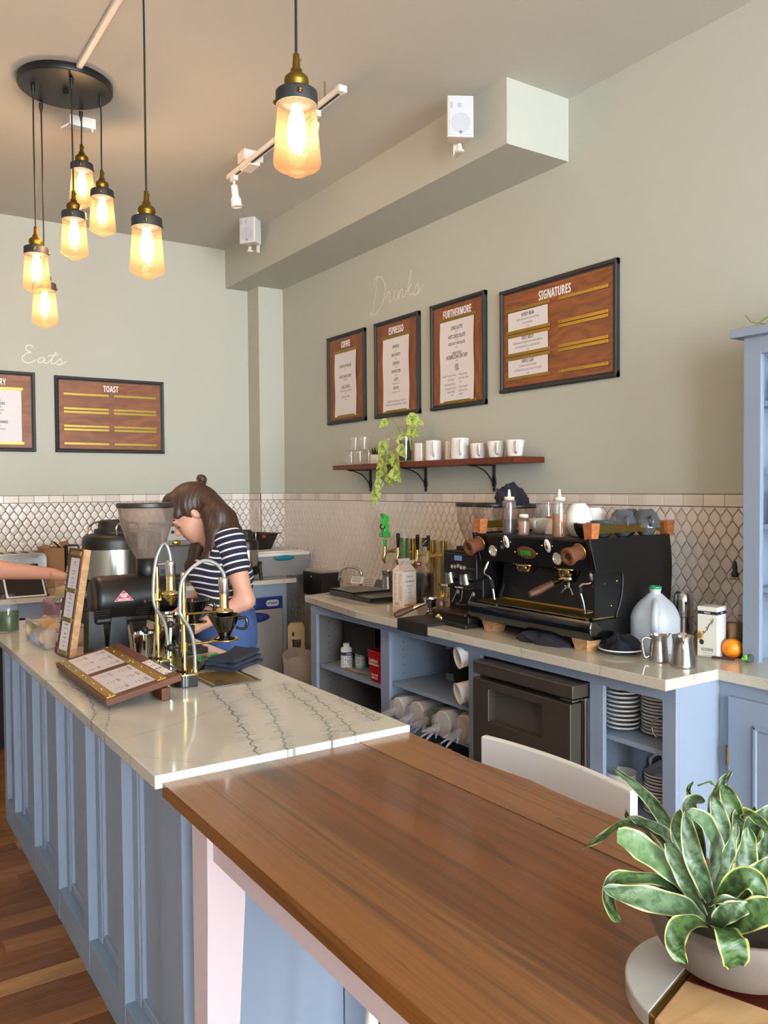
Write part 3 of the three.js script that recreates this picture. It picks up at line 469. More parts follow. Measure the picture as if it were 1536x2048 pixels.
mug('small white cup at the right end of the wall shelf', mg, [2.74, SY + .0005, -2.985], hA, { h: .083, r: .036, rt: .047 });

// ---------- tall narrow cabinet with open shelves at the right edge ----------
{
  const t = thing('shelf_cabinet', 'tall narrow blue grey open cabinet standing on the worktop at the right', 'cabinet', [0, 0, 0]);
  const x0 = 2.60, z0 = -1.692, z1 = -.7, y0 = CH, y1 = 2.02;
  mesh('side_panel', bb(x0 + .018, W, y0, y1, z0, z0 + .02), M.blue, t); mesh('side_panel', bb(x0 + .018, W, y0, y1, z1 - .02, z1), M.blue, t);
  mesh('back_panel', bb(W - .02, W - .008, y0, y1, z0 + .02, z1 - .02), M.blueDark, t);
  mesh('face_stile', bb(x0, x0 + .02, y0, y1, z0, z0 + .062, .001), M.blue, t); mesh('face_stile', bb(x0, x0 + .02, y0, y1, z1 - .062, z1, .001), M.blue, t);
  mesh('face_rail', bb(x0, x0 + .02, y1 - .06, y1, z0 + .062, z1 - .062, .001), M.blue, t);
  mesh('crown', [bb(x0 - .03, W, y1, y1 + .03, z0 - .035, z1 + .03, .003)], M.blue, t);
  for (const y of [1.155, 1.37, 1.555, 1.785]) mesh('shelf', bb(x0 + .022, W - .02, y, y + .018, z0 + .02, z1 - .02, .001), M.blue, t);
}
thingMesh('small_tin', [rb(.05, .085, .05, .004, 0, .0425, 0)], std(0x3b3f45, .4), 'dark square tin on the top shelf of the tall cabinet', 'tin', [2.70, 1.8032, -1.58]);
thingMesh('photo_frame', [rb(.012, .11, .08, .003, 0, .055, 0), rb(.003, .095, .065, .001, -.007, .055, 0)], std(0x54514d, .4), 'small dark framed card on the middle shelf of the tall cabinet', 'frame', [2.68, 1.388, -1.585]);
{ // plant on top of the cabinet
  const t = thing('spider_plant', 'small pale green plant on top of the tall blue cabinet', 'plant', [2.66, 2.051, -1.50]);
  mesh('pot', lathe([[0, 0], [.045, 0], [.055, .07], [.05, .07], [.045, .06], [0, .06]], 20).translate(.05, 0, .14), M.white, t);
  const lm = phy(0x8fae4c, .5, { side: THREE.DoubleSide });
  for (const [x, y, z, l, w, yaw, pit, dr] of [[-.02, .03, .0, .16, .035, 1.95, .25, .9], [-.02, .035, .02, .11, .03, 1.2, .9, .6], [0, .03, .03, .14, .032, 1.6, .55, .8], [.0, .04, .06, .13, .035, -1.1, .8, .9], [-.01, .03, .0, .13, .02, 2.3, .1, 1.1]]) { const g = leafGeo(l, w, dr, .2, 10); g.rotateZ(pit); g.rotateY(yaw); mesh('leaf', g.translate(x, y, z), lm, t); }
  mesh('runner', [tube([[0, .03, .08], [-.02, .05, .1], [-.01, .06, .13], [.03, .065, .14]], .003, 16, 6), tube([[-.03, .0, -.08], [-.04, .02, -.17], [-.04, .05, -.2]], .0015, 10, 5), tube([[-.05, -.06, -.06], [-.06, -.1, -.08], [-.055, -.105, -.11]], .0015, 10, 5)], std(0x6f7a3c, .6), t);
}
// ---------- counter along the right wall ----------
const quartzB = quartz(1024, 512, [[[[100, 0], [180, 160], [150, 330], [230, 512]], 1.6, .4, .4], [[[520, 0], [470, 200], [560, 380], [540, 512]], 1.4, .35, .3], [[[820, 0], [860, 220], [800, 512]], 1.6, .4, .4], [[[0, 240], [400, 300], [1024, 210]], 1, .2, .2]], { base: '#d6d2c8' });
quartzB.wrapS = quartzB.wrapT = THREE.RepeatWrapping;
const qM = phy(0xf4efe8, .1, { map: quartzB, clearcoat: .3, clearcoatRoughness: .05 });
const RF = 2.205, RZ1 = -1.652;
solo('right_worktop', [uvm(ext(shape([[2.138, 1.652], [2.122, 3.45], [2.205, 4.13], [2.39, 4.175], [W - .008, 4.42], [W - .008, .35], [2.405, .35], [2.405, 1.652]]), .03, .003).rotateX(-PI / 2).translate(0, CH - .03, 0), false, .8)], qM, 'pale quartz worktop along the right wall under the espresso machine', 'countertop');
{
  const t = thing('right_counter', 'blue grey open counter base along the right wall', 'counter', [0, 0, 0]), y1 = .8845, xb = 2.83, xi = RF + .018;
  const st = [[-4.066, -4.003], [-3.36, -3.285], [-2.69, -2.615], [-2.022, -1.962], [-1.715, -1.664]];
  mesh('top_rail', bb(RF, xi, .8325, y1, -4.066, -1.664, .001), M.blue, t);
  for (const [a, b] of st) mesh('stile', bb(RF, xi, a < -3.9 || b > -1.7 ? 0 : .0, .832, a, b, .001), M.blue, t);
  mesh('end_panel', bb(xi + .0005, 2.43, 0, y1, -1.682, -1.664, .001), M.blue, t); mesh('end_panel', bb(xi, xb, 0, y1, -4.066, -4.046), std(0x6f6c68, .6), t);
  mesh('back_panel', bb(xb - .01, xb, 0, y1, -4.046, -1.682), M.blueDark, t);
  for (const z of [-3.325, -2.655, -2.03]) mesh('divider', bb(xi, xb, 0, y1, z - .007, z + .007), M.blue, t);
  const sh = (x, y, z0, z1) => mesh('shelf', bb(x, xb, y - .018, y, z0, z1, .001), M.blue, t);
  sh(2.235, .547, -4.046, -3.334); sh(2.235, .585, -3.316, -2.664); sh(2.235, .429, -3.316, -2.664); sh(2.23, .659, -2.022, -1.682); sh(2.23, .379, -2.022, -1.682); sh(2.235, .065, -4.046, -3.334); sh(2.235, .065, -3.316, -2.664); sh(2.235, .065, -2.022, -1.682);
  const pins = []; for (const [z, sx] of [[-3.3155, 1], [-4.0455, 1]]) for (const x of [2.31, 2.65]) for (let k = 0; k < 18; k++) pins.push(cyl(.0028, .0028, .001, x, .16 + k * .038, z, PI / 2, 0, 0, 8)); const pm = mesh('peg_holes', pins, M.dark, t);
  mesh('kick_board', bb(2.25, 2.265, 0, .047, -4.046, -2.664), M.dark, t);
  // the lower part round the corner with a panelled door
  mesh('corner_face', bb(2.43, 2.45, 0, y1, -1.664, -.4), M.blue, t);
  const d = mesh('door', [bb(2.412, 2.43, .08, .835, -1.62, -.9, .002)], M.blue, t), z0 = -1.53, z1 = -1.0, a = .15, b = .76;
  mesh('door_moulding', [bb(2.404, 2.413, a, b, z0, z0 + .014, .004), bb(2.404, 2.413, b - .014, b, z0, z1, .004), bb(2.404, 2.413, a, a + .014, z0, z1, .004), bb(2.404, 2.413, a, b, z1 - .014, z1, .004)], M.blue, d);
  mesh('hinge', [rb(.006, .06, .012, .002, 2.418, .64, -1.626), rod([2.412, .61, -1.622], [2.412, .67, -1.622], .004)], M.brassAged, d);
}
{ // under-counter refrigerator with a recessed door pull
  const t = thing('undercounter_fridge', 'dark stainless under counter fridge with a recessed door handle', 'refrigerator', [0, 0, 0]);
  mesh('cabinet', bb(2.19, 2.80, .06, .775, -2.545, -2.03, .004), M.steelDark, t);
  mesh('lid', rb(.66, .048, .54, .004, 2.46, .801, -2.302), M.fridge, t);
  const sh = shape([[-.265, .05], [.265, .05], [.265, .757], [-.265, .757]]), hole = new THREE.Path([[-.17, .60], [-.17, .725], [.125, .725], [.125, .60]].map(([x, y]) => new THREE.Vector2(x, y))); sh.holes.push(hole);
  const door = mesh('door', at(ext(sh, .05, .003), 2.135, 0, -2.31, 0, -PI / 2, 0).translate(.05, 0, 0), M.fridge, t);
  mesh('handle_recess', [bb(2.172, 2.178, .598, .728, -2.483, -2.182)], std(0x6a625a, .4, .5), door);
  mesh('door_gasket', bb(2.186, 2.192, .06, .75, -2.54, -2.04), M.black, t);
  mesh('side_trim', [bb(2.2, 2.245, .06, .775, -2.03, -2.024), bb(2.26, 2.30, .06, .775, -2.03, -2.025)], M.steel, t);
  mesh('hinge_plate', rb(.05, .008, .06, .002, 2.17, .766, -2.075), M.steel, t);
}
// --- crockery and stores on the lower shelves ---
const saucerGeo = lathe([[0, .002], [.034, .0], [.036, .002], [.062, .0075], [.076, .0115], [.0785, .015], [.0788, .0205], [.0775, .0225], [.06, .0145], [.035, .006], [.032, .0045], [0, .0045]], 40);
const cupRing = tor(.026, .0012, 0, .0052, 0, PI / 2, 0, 0);
const darkPlate = M.plate;
function stack(name, group, n, x, z, y, s, dy, lab, m = M.plate) { for (let i = 0; i < n; i++) { const o = solo(name, saucerGeo, m, lab(i, n), 'saucer', group); o.position.set(x + rnd(-.0015, .0015), y + i * dy, z + rnd(-.0015, .0015)); o.scale.setScalar(s); if (i === n - 1) mesh('well_ring', cupRing, m, o); } }
const ord = ['lowest', 'second', 'third', 'fourth', 'fifth', 'sixth', 'seventh', 'eighth', 'ninth', 'tenth', 'eleventh', 'twelfth', 'thirteenth', 'fourteenth', 'fifteenth', 'sixteenth', 'seventeenth', 'eighteenth'];
const nth = (i, n) => i === 0 ? 'lowest' : i === n - 1 ? 'topmost' : ord[i] + ' from the bottom';
stack('saucer', 'left stack of saucers on the plate shelf', 10, 2.327, -1.98, .6595, .765, .0155, (i, n) => `white saucer in the left stack on the plate shelf, ${nth(i, n)}`);
stack('dark_saucer', 'right stack of dark saucers on the plate shelf', 17, 2.378, -1.86, .6595, .80, .0117, (i, n) => `grey saucer with pale rim in the taller right stack, ${nth(i, n)}`, M.plate);
stack('small_saucer', 'stack of small saucers on the bottom plate shelf', 12, 2.388, -1.864, .3795, .72, .0115, (i, n) => `small white saucer in the stack on the bottom shelf, ${nth(i, n)}`);
{ const t = thing('chrome_hook', 'small chrome hook hanging beside the taller saucer stack', 'hook', [2.276, 0.6899, -1.795]); mesh('loop', tube([[0, 0, .03], [-.02, 0, .015], [-.022, .03, .0], [-.02, .06, .015], [0, .06, .03]], .0035, 20, 8), M.chrome, t); }
mug('white tapering cup standing on the bottom plate shelf', 'cups on the bottom plate shelf', [2.322, 0.3798, -1.979], 2.2, { h: .125, r: .042, rt: .056 });
{ const t = mug('grey bowl shaped cup lying tilted on the bottom plate shelf', 'cups on the bottom plate shelf', [2.516, 0.4322, -2.006], 2.2, { h: .09, r: .045, rt: .055, m: M.plate }); t.rotation.z = 1.1; const u = mug('grey cup lying behind the small saucer stack', 'cups on the bottom plate shelf', [2.585, .432, -1.91], 2.0, { h: .09, r: .045, rt: .055, m: M.plate }); u.rotation.z = 1.2; }
{ // hand-wash basin shell hanging under the counter
  const t = thing('sink_basin', 'dark steel sink basin hanging under the left end of the worktop', 'sink basin', [0, 0, 0]);
  mesh('bowl', [bb(2.335, 2.78, .624, .884, -3.93, -3.61, .012)], std(0x35322f, .5, .5), t); mesh('side_flange', bb(2.33, 2.345, .63, .884, -3.615, -3.60), M.steelDark, t);
}
function jarBottle(pos, label, c, cap, r = .03, h = .12) { const t = thing('chemical_bottle', label, 'bottle', pos); mesh('body', lathe([[0, 0], [r, 0], [r, h * .72], [r * .92, h * .8], [r * .5, h * .88], [r * .5, h * .92], [0, h * .92]], 24), std(c, .5), t); mesh('cap', cyl(r * .56, r * .56, h * .1, 0, h * .95, 0), std(cap, .5), t); return t; }
{
  const lab = (dark) => std(0xffffff, .6, 0, { map: print(512, 256, (g, w, h) => { bg(g, w, h, '#e6e9ee'); g.fillStyle = dark; g.fillRect(0, 0, w, 60); word(g, 'CLEANER', w * .2, 30, 40, { c: '#fff' }); for (let i = 0; i < 12; i++) { g.fillStyle = '#33425f'; for (let k = 0; k < 16; k++) if (rnd() < .7) g.fillRect(k * 32, 78 + i * 14, rnd(8, 26), 7); } }) });
  let b = jarBottle([2.312, 0.5478, -3.86], 'white round bottle with navy label on the cleaning shelf', 0xe4e6ea, 0xd8dade, .032, .13); mesh('label', cyl(.0326, .0326, .075, 0, .048, 0).rotateY(-1.2), lab('#1d2848'), b);
  b = jarBottle([2.373, 0.5478, -3.814], 'pale blue white bottle beside the navy labelled one', 0xb9c6d4, 0x9fb6c8, .03, .115); mesh('label', cyl(.0306, .0306, .06, 0, .045, 0).rotateY(-1.2), lab('#8aa3b8'), b);
}
{
  const t = thing('red_pail', 'red plastic sanitizer pail with white lettering on the cleaning shelf', 'pail', [2.297, 0.5478, -3.463]);
  const k = sq(.088, .07, .155, true).translate(0, .001, 0); mesh('bucket', [k, box(.098, .003, .098, 0, .003, 0)], phy(0xb3121f, .4), t); const rm = new THREE.TorusGeometry(.088, .004, 6, 4); rm.rotateX(PI / 2); rm.rotateY(PI / 4); rm.translate(0, .156, 0); mesh('rim', rm, phy(0xb3121f, .4), t);
  const l = mesh('lettering', [letters('Sanitizer', .018, .8, .0006).translate(0, .105, 0), letters('Disinfectant', .014, .8, .0006).translate(0, .088, 0), letters('Keep Full', .013, .8, .0006).translate(0, .035, 0), letters('Red Pail', .012, .8, .0006).translate(0, .02, 0)], std(0xe9d5d6, .7), t); l.rotation.set(0, -PI / 2, 0); l.position.set(-.0585, 0, 0); l.rotation.order = 'YXZ'; l.rotation.x = .08;
}
{ const t = thing('scrub_brush', 'wooden handled brush lying on the cleaning shelf', 'brush', [2.276, 0.5478, -3.728]); mesh('handle', rod([0, .008, -.08], [.0, .008, .05], .006, .005), M.oak, t); mesh('head', rod([0, .008, .05], [.03, .008, .16], .004, .003), M.steel, t); mesh('bristles', sph(.03, .05, .018, .2, 1, .6, 1.2), M.dark, t); }
{ // coils and a dark container low down
  const t = thing('black_tub', 'round black lidded tub low in the left bay', 'tub', [2.383, 0.06405, -3.483]); mesh('body', lathe([[0, 0], [.1, 0], [.11, .3], [0, .3]], 28), M.dark, t); mesh('lid', [tor(.108, .012, 0, .30, 0, PI / 2), tor(.085, .01, 0, .315, 0, PI / 2), cyl(.1, .1, .02, 0, .305, 0)], M.black, t);
}
{ // middle bay
  let t = thing('black_jug', 'black and grey banded plastic jug on the upper middle shelf', 'jug', [2.516, 0.5855, -3.157]); mesh('body', lathe([[0, 0], [.052, 0], [.055, .01], [.055, .19], [.045, .2], [.04, .22], [0, .22]], 28), std(0x221d1c, .35), t); mesh('band', [cyl(.0558, .0558, .04, 0, .175, 0), cyl(.0558, .0558, .035, 0, .02, 0)], std(0x8d8a88, .5), t);
  t = thing('waste_bin', 'tall black plastic bin on the upper middle shelf', 'bin', [2.465, 0.5855, -2.974]); mesh('bucket', lathe([[0, 0], [.085, 0], [.108, .235], [.112, .236], [.11, .242], [.1, .238], [.08, .006], [0, .006]], 32), M.blackRubber, t);
}
function paperCup(p, q, label) { const t = thing('paper_cup_stack', label, 'paper cups', p, 0, 'stacks of paper cups beside the fridge'); const d = V(q[0] - p[0], q[1] - p[1], q[2] - p[2]), L = d.length(); const g = lathe([[.034, L], [.0445, .006], [.0455, .002], [.045, -.001], [.043, .001], [.042, .006], [.030, .09], [0, .09]], 30); g.applyQuaternion(new THREE.Quaternion().setFromUnitVectors(V(0, 1, 0), d.normalize())); const m = mesh('cups', g, std(0xefedeb, .6), t); const r = tor(.0455, .002, 0, 0, 0, PI / 2); r.applyQuaternion(new THREE.Quaternion().setFromUnitVectors(V(0, 1, 0), d)); mesh('rolled_rim', r, std(0xe8e6e4, .5), t); }
paperCup([2.195, 0.7969, -2.75], [2.404, 0.8325, -2.679], 'stack of white paper cups lying beside the fridge top, upper one');
paperCup([2.195, 0.6441, -2.75], [2.404, 0.6899, -2.679], 'stack of white paper cups lying beside the fridge, lower one');
{ // bagged cups and lids on the lower middle shelf
  const film = phy(0xf4f4f6, .08, { transmission: .82, thickness: 0, ior: 1.3 });
  const bag = (pos, r, L, ry, label, inner, cn) => { const t = thing('bagged_cups', label, 'bagged cups', pos, ry, 'plastic wrapped cups on the lower middle shelf'); mesh('sleeve', [cyl(r, r * .86, L, 0, r, 0, 0, 0, PI / 2, 28), ...[0, 1, 2, 3].map((k) => tor(r * (1 - .03 * k), .0025, -L / 2 + .004 + k * .018, r, 0, 0, PI / 2))], std(inner, .6), t);
    const g = new THREE.CylinderGeometry(r * 1.12, r * 1.12, L + .05, 22, 14), p = g.attributes.position; for (let i = 0; i < p.count; i++) { const y = p.getY(i), e = Math.abs(y) / (L / 2 + .025), k = (1 + .09 * (fbm(p.getX(i) * 60 + cn, y * 45 + p.getZ(i) * 60, 3) - .5) * 2) * (e > .85 ? .72 : 1); p.setX(i, p.getX(i) * k); p.setZ(i, p.getZ(i) * k); } g.computeVertexNormals(); g.rotateZ(PI / 2); g.translate(0, r * 1.12, 0); mesh('plastic_bag', g, film, t);
    const knot = []; for (let k = 0; k < 5; k++) { const a = k * 1.25; knot.push(rod([-L / 2 - .02, r, 0], [-L / 2 - .07 - .01 * k, r - .04 + .02 * Math.sin(a), .04 * Math.cos(a)], .012, .003, 5)); } mesh('bag_end', knot, film, t); };
  bag([2.343, 0.4297, -3.229], .047, .26, 0, 'plastic wrapped white cups at the left of the lower middle shelf', 0xdedcd9, 1);
  bag([2.343, 0.4297, -3.106], .05, .24, .1, 'plastic wrapped pale lids second on the lower middle shelf', 0xcfc9c0, 2);
  bag([2.373, 0.4297, -2.999], .042, .25, -.1, 'plastic wrapped dark green sleeve between the pale ones', 0x1f5a34, 3);
  bag([2.332, 0.4297, -2.882], .054, .25, .05, 'plastic wrapped white lids third on the lower middle shelf', 0xd8d4ce, 4);
  bag([2.343, 0.4297, -2.745], .058, .24, 0, 'plastic wrapped beige cups nearest the fridge', 0xc3b4a4, 5);
}
for (const [x, z, c, l] of [[2.26, -2.98, 0x2b1f26, 'dark little bottle with white cap left on the lowest middle shelf'], [2.26, -2.90, 0x5a4a4c, 'brownish little bottle with grey cap on the lowest middle shelf'], [2.25, -2.83, 0x2a2230, 'dark little bottle with white cap right on the lowest middle shelf']]) jarBottle([x * 1.018, .0655, z * 1.018], l, c, l.includes('grey') ? 0x77737a : 0xe4e6ea, .034, .27);
// ---------- two-group espresso machine ----------
{
  const t = thing('espresso_machine', 'large black two group espresso machine with wooden knobs, feet and brass rails', 'espresso machine', [0, 0, 0]);
  const ZL = -2.715, ZR = -2.06;
  const prof = (pts, z0, z1, bev = 0) => { const g = ext(shape(pts), Math.abs(z1 - z0) - 2 * bev, bev); return g.translate(0, 0, Math.min(z0, z1) + bev); };
  const arc = (a, c, b, n = 8) => { const o = []; for (let i = 0; i <= n; i++) { const s = i / n, q = 1 - s; o.push([q * q * a[0] + 2 * q * s * c[0] + s * s * b[0], q * q * a[1] + 2 * q * s * c[1] + s * s * b[1]]); } return o; };
  const shell = [[2.246, 1.33], ...arc([2.252, 1.30], [2.266, 1.26], [2.276, 1.225], 5), ...arc([2.278, 1.217], [2.282, 1.206], [2.296, 1.204], 4), [2.418, 1.202], ...arc([2.421, 1.195], [2.428, 1.12], [2.388, 1.05], 8), [2.40, .972], [2.67, .968], ...arc([2.69, 1.05], [2.722, 1.2], [2.69, 1.335], 10)];
  const body = mesh('body', [prof([[2.43, .97], [2.66, .97], [2.68, 1.32], [2.43, 1.32]], ZL + .02, ZR - .02), prof([[2.25, 1.318], [2.268, 1.262], [2.283, 1.214], [2.30, 1.208], [2.45, 1.208], [2.45, 1.318]], ZL + .012, ZR - .012)], M.blackSatin, t);
  mesh('splash_back', prof([[2.405, 1.045], [2.43, 1.045], [2.45, 1.21], [2.425, 1.21]], ZL + .01, ZR - .01), std(0x0a0a0b, .3), t);
  for (const [a, b] of [[ZL, ZL + .018], [ZR - .018, ZR]]) { mesh('side_shell', prof(shell, a, b, .003), M.blackSatin, t); }
  mesh('side_plate', prof([[2.28, 1.21], [2.425, 1.21], ...arc([2.425, 1.19], [2.42, 1.1], [2.385, 1.045], 6), [2.28, 1.045]], ZR - .014, ZR - .008), M.blackSatin, t);
  mesh('plate_screw', [sph(.0045, 2.395, 1.172, ZR - .006), sph(.0045, 2.365, 1.083, ZR - .006), sph(.002, 2.33, 1.165, ZR - .006)], M.brass, t);
  mesh('cup_tray', prof([[2.262, 1.316], [2.69, 1.316], [2.69, 1.325], [2.262, 1.325]], ZL + .02, ZR - .02), M.black, t);
  // drip tray with brass grate
  const tray = mesh('drip_tray', [prof([[2.258, 1.040], ...arc([2.246, 1.036], [2.228, 1.005], [2.25, .966], 8), [2.42, .966], [2.42, 1.036]], -2.735, -2.052, .006)], M.blackGloss, t);
  const gr = mesh('brass_grate', [bb(2.262, 2.27, 1.0385, 1.0435, -2.72, -2.068), bb(2.40, 2.412, 1.0385, 1.0475, -2.72, -2.068), bb(2.262, 2.412, 1.0385, 1.0435, -2.72, -2.712), bb(2.262, 2.412, 1.0385, 1.0435, -2.076, -2.068)], M.brassPolish, tray);
  const slats = []; for (let i = 0; i < 62; i++) slats.push(bb(2.27, 2.40, 1.0385, 1.042, -2.708 + i * .0102, -2.7035 + i * .0102)); mesh('grate_bars', slats, M.brassDull, tray);
  for (const [x, z] of [[2.305, -2.64], [2.305, -2.13], [2.62, -2.64], [2.62, -2.13]]) { const g = sq(.056, .038, .053).translate(x, .915, z); mesh('foot', uvm(g), M.oak, t); }
  // rails with wooden corner blocks
  const rail = (a, b) => mesh('rail', bb(...a, ...b), M.brassDull, t);
  rail([2.29, 2.70], [1.347, 1.378, -2.085, -2.079]); rail([2.29, 2.70], [1.347, 1.378, -2.70, -2.694]); rail([2.697, 2.703], [1.347, 1.378, -2.70, -2.08]);
  for (const [x, z] of [[2.28, -2.083], [2.70, -2.083], [2.28, -2.697], [2.70, -2.697]]) { const g = sq(.031, .024, .06).translate(x, 1.326, z); mesh('corner_block', uvm(g), M.teak, t); }
  // front controls: local frame on the sloping front
  const ctl = (name, g, m, z, y, par = t, lift = 0) => { const o = mesh(name, g, m, par); const x = 2.246 + (1.33 - y) * .28; o.position.set(x - .004 - lift, y, z); o.rotation.set(0, -PI / 2, 0); o.rotation.order = 'YXZ'; o.rotation.x = .27; return o; };
  for (const [z, y] of [[-2.665, 1.287], [-2.112, 1.285]]) {
    const k = ctl('steam_knob', at(lathe([[0, 0], [.027, 0], [.0275, .03], [.030, .052], [.033, .056], [.034, .066], [.030, .072], [.018, .073], [.012, .062], [0, .062]], 32), 0, 0, 0, PI / 2), M.leather, z, y); k.material = std(0x66381f, .7);
    mesh('knob_ring', tor(.028, .004, 0, 0, .006), M.brassDull, k); mesh('knob_boss', sph(.011, 0, 0, .064, 1, 1, .5), M.charcoal, k);
  }
  const face = std(0xffffff, .4, 0, { map: print(256, 256, (g, w) => { bg(g, w, w, '#e7e6dc'); g.strokeStyle = '#333'; g.lineWidth = 4; for (let i = 0; i < 28; i++) { const a = 2.4 + i * .17; g.beginPath(); g.moveTo(128 + 96 * Math.cos(a), 128 + 96 * Math.sin(a)); g.lineTo(128 + (i % 4 ? 84 : 72) * Math.cos(a), 128 + (i % 4 ? 84 : 72) * Math.sin(a)); g.stroke(); } word(g, 'bar', 128, 176, 26, { w: '', k: .9 }); g.lineWidth = 8; g.strokeStyle = '#1c1c1c'; g.beginPath(); g.moveTo(98, 88); g.lineTo(158, 172); g.stroke(); }) });
  for (const [z, y] of [[-2.585, 1.262], [-2.225, 1.253]]) { const g = ctl('gauge', [lathe([[.019, 0], [.0245, 0], [.025, .012], [.023, .016], [.0205, .014], [.019, .01]], 32).rotateX(PI / 2)], M.chrome, z, y); mesh('dial', at(new THREE.CircleGeometry(.0205, 28), 0, 0, .010), face, g); }
  for (const [z, y] of [[-2.505, 1.30], [-2.275, 1.296]]) { const e = sph(.019, 0, 0, 0, .82, 1.42, .32, 28); const o = ctl('porcelain_badge', e, M.ceramic, z, y); mesh('gold_emblem', [sph(.006, 0, -.003, .005, 1, 1.7, .4), sph(.003, 0, .010, .005, 1, 1.2, .5)], M.brassDull, o); for (const s of [-1, 1]) mesh('badge_screw', sph(.004, s * .027, 0, .001), M.brassPolish, o); }
  { const o = ctl('display_plate', sph(.05, 0, 0, 0, 1.08, .5, .12, 32), std(0x6d4a26, .4, .4), -2.40, 1.262); mesh('green_screen', rb(.052, .02, .004, .001, 0, 0, .006), new THREE.MeshStandardMaterial({ color: 0x2c7a2a, roughness: .4, emissive: 0x2f8a2c, emissiveIntensity: .25 }), o); for (const s of [-1, 1]) mesh('plate_bolt', sph(.0045, s * .062, 0, .002), M.brassPolish, o);
    mesh('screen_text', [letters('GB', .005, .8, .0004).translate(-.01, 0, .0082), rb(.03, .002, .0005, .0001, 0, -.005, .0083)], std(0x174a17, .6), o); }
  // groups
  for (const [i, z] of [[0, -2.475], [1, -2.245]]) {
    const g = mesh('group_head', lathe([[0, 1.215], [.046, 1.215], [.047, 1.203], [.042, 1.202], [.043, 1.192], [.039, 1.191], [.04, 1.181], [.035, 1.18], [0, 1.18]], 36).translate(2.335, 0, z), M.brassPolish, t);
    mesh('group_lug', [sph(.005, 2.29, 1.213, z - .03), rb(.02, .012, .018, .003, 2.292, 1.2, z + .04)], M.brass, g);
  }
  { // portafilter locked in the right group
    const p = mesh('portafilter', [lathe([[0, 1.155], [.028, 1.157], [.034, 1.166], [.035, 1.182], [0, 1.182]], 30).translate(2.335, 0, -2.245), rod([2.335, 1.158, -2.245], [2.335, 1.135, -2.245], .008), tube([[2.335, 1.14, -2.265], [2.335, 1.135, -2.245], [2.335, 1.13, -2.235], [2.335, 1.108, -2.225]], .005, 12, 8), tube([[2.335, 1.135, -2.245], [2.33, 1.132, -2.255], [2.325, 1.112, -2.272]], .005, 12, 8)], M.steel, t);
    mesh('ferrule', rod([2.30, 1.166, -2.252], [2.262, 1.152, -2.262], .010, .0125, 16), M.brassPolish, p);
    mesh('wood_handle', tubeTaper([[2.264, 1.153, -2.2615], [2.24, 1.144, -2.268], [2.205, 1.128, -2.277], [2.17, 1.116, -2.287]], [.0125, .014, .0165, .0115]), std(0x4f2d1a, .55), p);
  }
  // steam wands
  mesh('steam_wand', tube([[2.30, 1.205, -2.672], [2.285, 1.17, -2.675], [2.28, 1.155, -2.665], [2.285, 1.14, -2.64], [2.288, 1.10, -2.63], [2.29, 1.052, -2.622]], .006, 30, 10), M.chrome, t); mesh('wand_grip', rod([2.286, 1.135, -2.637], [2.2885, 1.095, -2.629], .0085), M.blackRubber, t);
  mesh('steam_wand', [tube([[2.32, 1.205, -2.10], [2.315, 1.175, -2.10], [2.30, 1.165, -2.11], [2.285, 1.16, -2.13], [2.282, 1.14, -2.14], [2.29, 1.10, -2.133], [2.297, 1.052, -2.127]], .006, 30, 10), lathe([[0, 1.205], [.010, 1.205], [.011, 1.175], [0, 1.175]], 18).translate(2.32, 0, -2.115)], M.chrome, t); mesh('wand_grip', rod([2.282, 1.15, -2.137], [2.284, 1.128, -2.139], .0095), M.blackRubber, t);
  mesh('spray_lever', tube([[2.30, 1.052, -2.13], [2.315, 1.056, -2.115], [2.345, 1.06, -2.09], [2.36, 1.068, -2.075]], .0028, 14, 8), M.chrome, t);
  // rating plate on the back wall
  const plate = mesh('rating_plate', new THREE.PlaneGeometry(.085, .06), std(0xffffff, .35, 0, { map: print(340, 240, (g, w, h) => { bg(g, w, h, '#141414'); g.strokeStyle = '#cfcfcf'; g.lineWidth = 5; g.strokeRect(6, 6, w - 12, h - 12); for (const [s, y] of [['TYPE', 70], ['S/N', 110], ['VOLT', 150], ['WATT', 190]]) { word(g, s, 60, y, 24, { w: '', k: .8, c: '#ddd' }); g.fillStyle = '#c9c9c9'; g.fillRect(100, y - 9, 90, 18); g.fillRect(220, y - 9, 90, 14); } word(g, 'GB/5', w / 2, 34, 28, { c: '#ddd', k: .8 }); }) }), t); plate.position.set(2.408, 1.165, -2.155); plate.rotation.y = -PI / 2; plate.rotation.order = 'YXZ'; plate.rotation.x = .06;
}
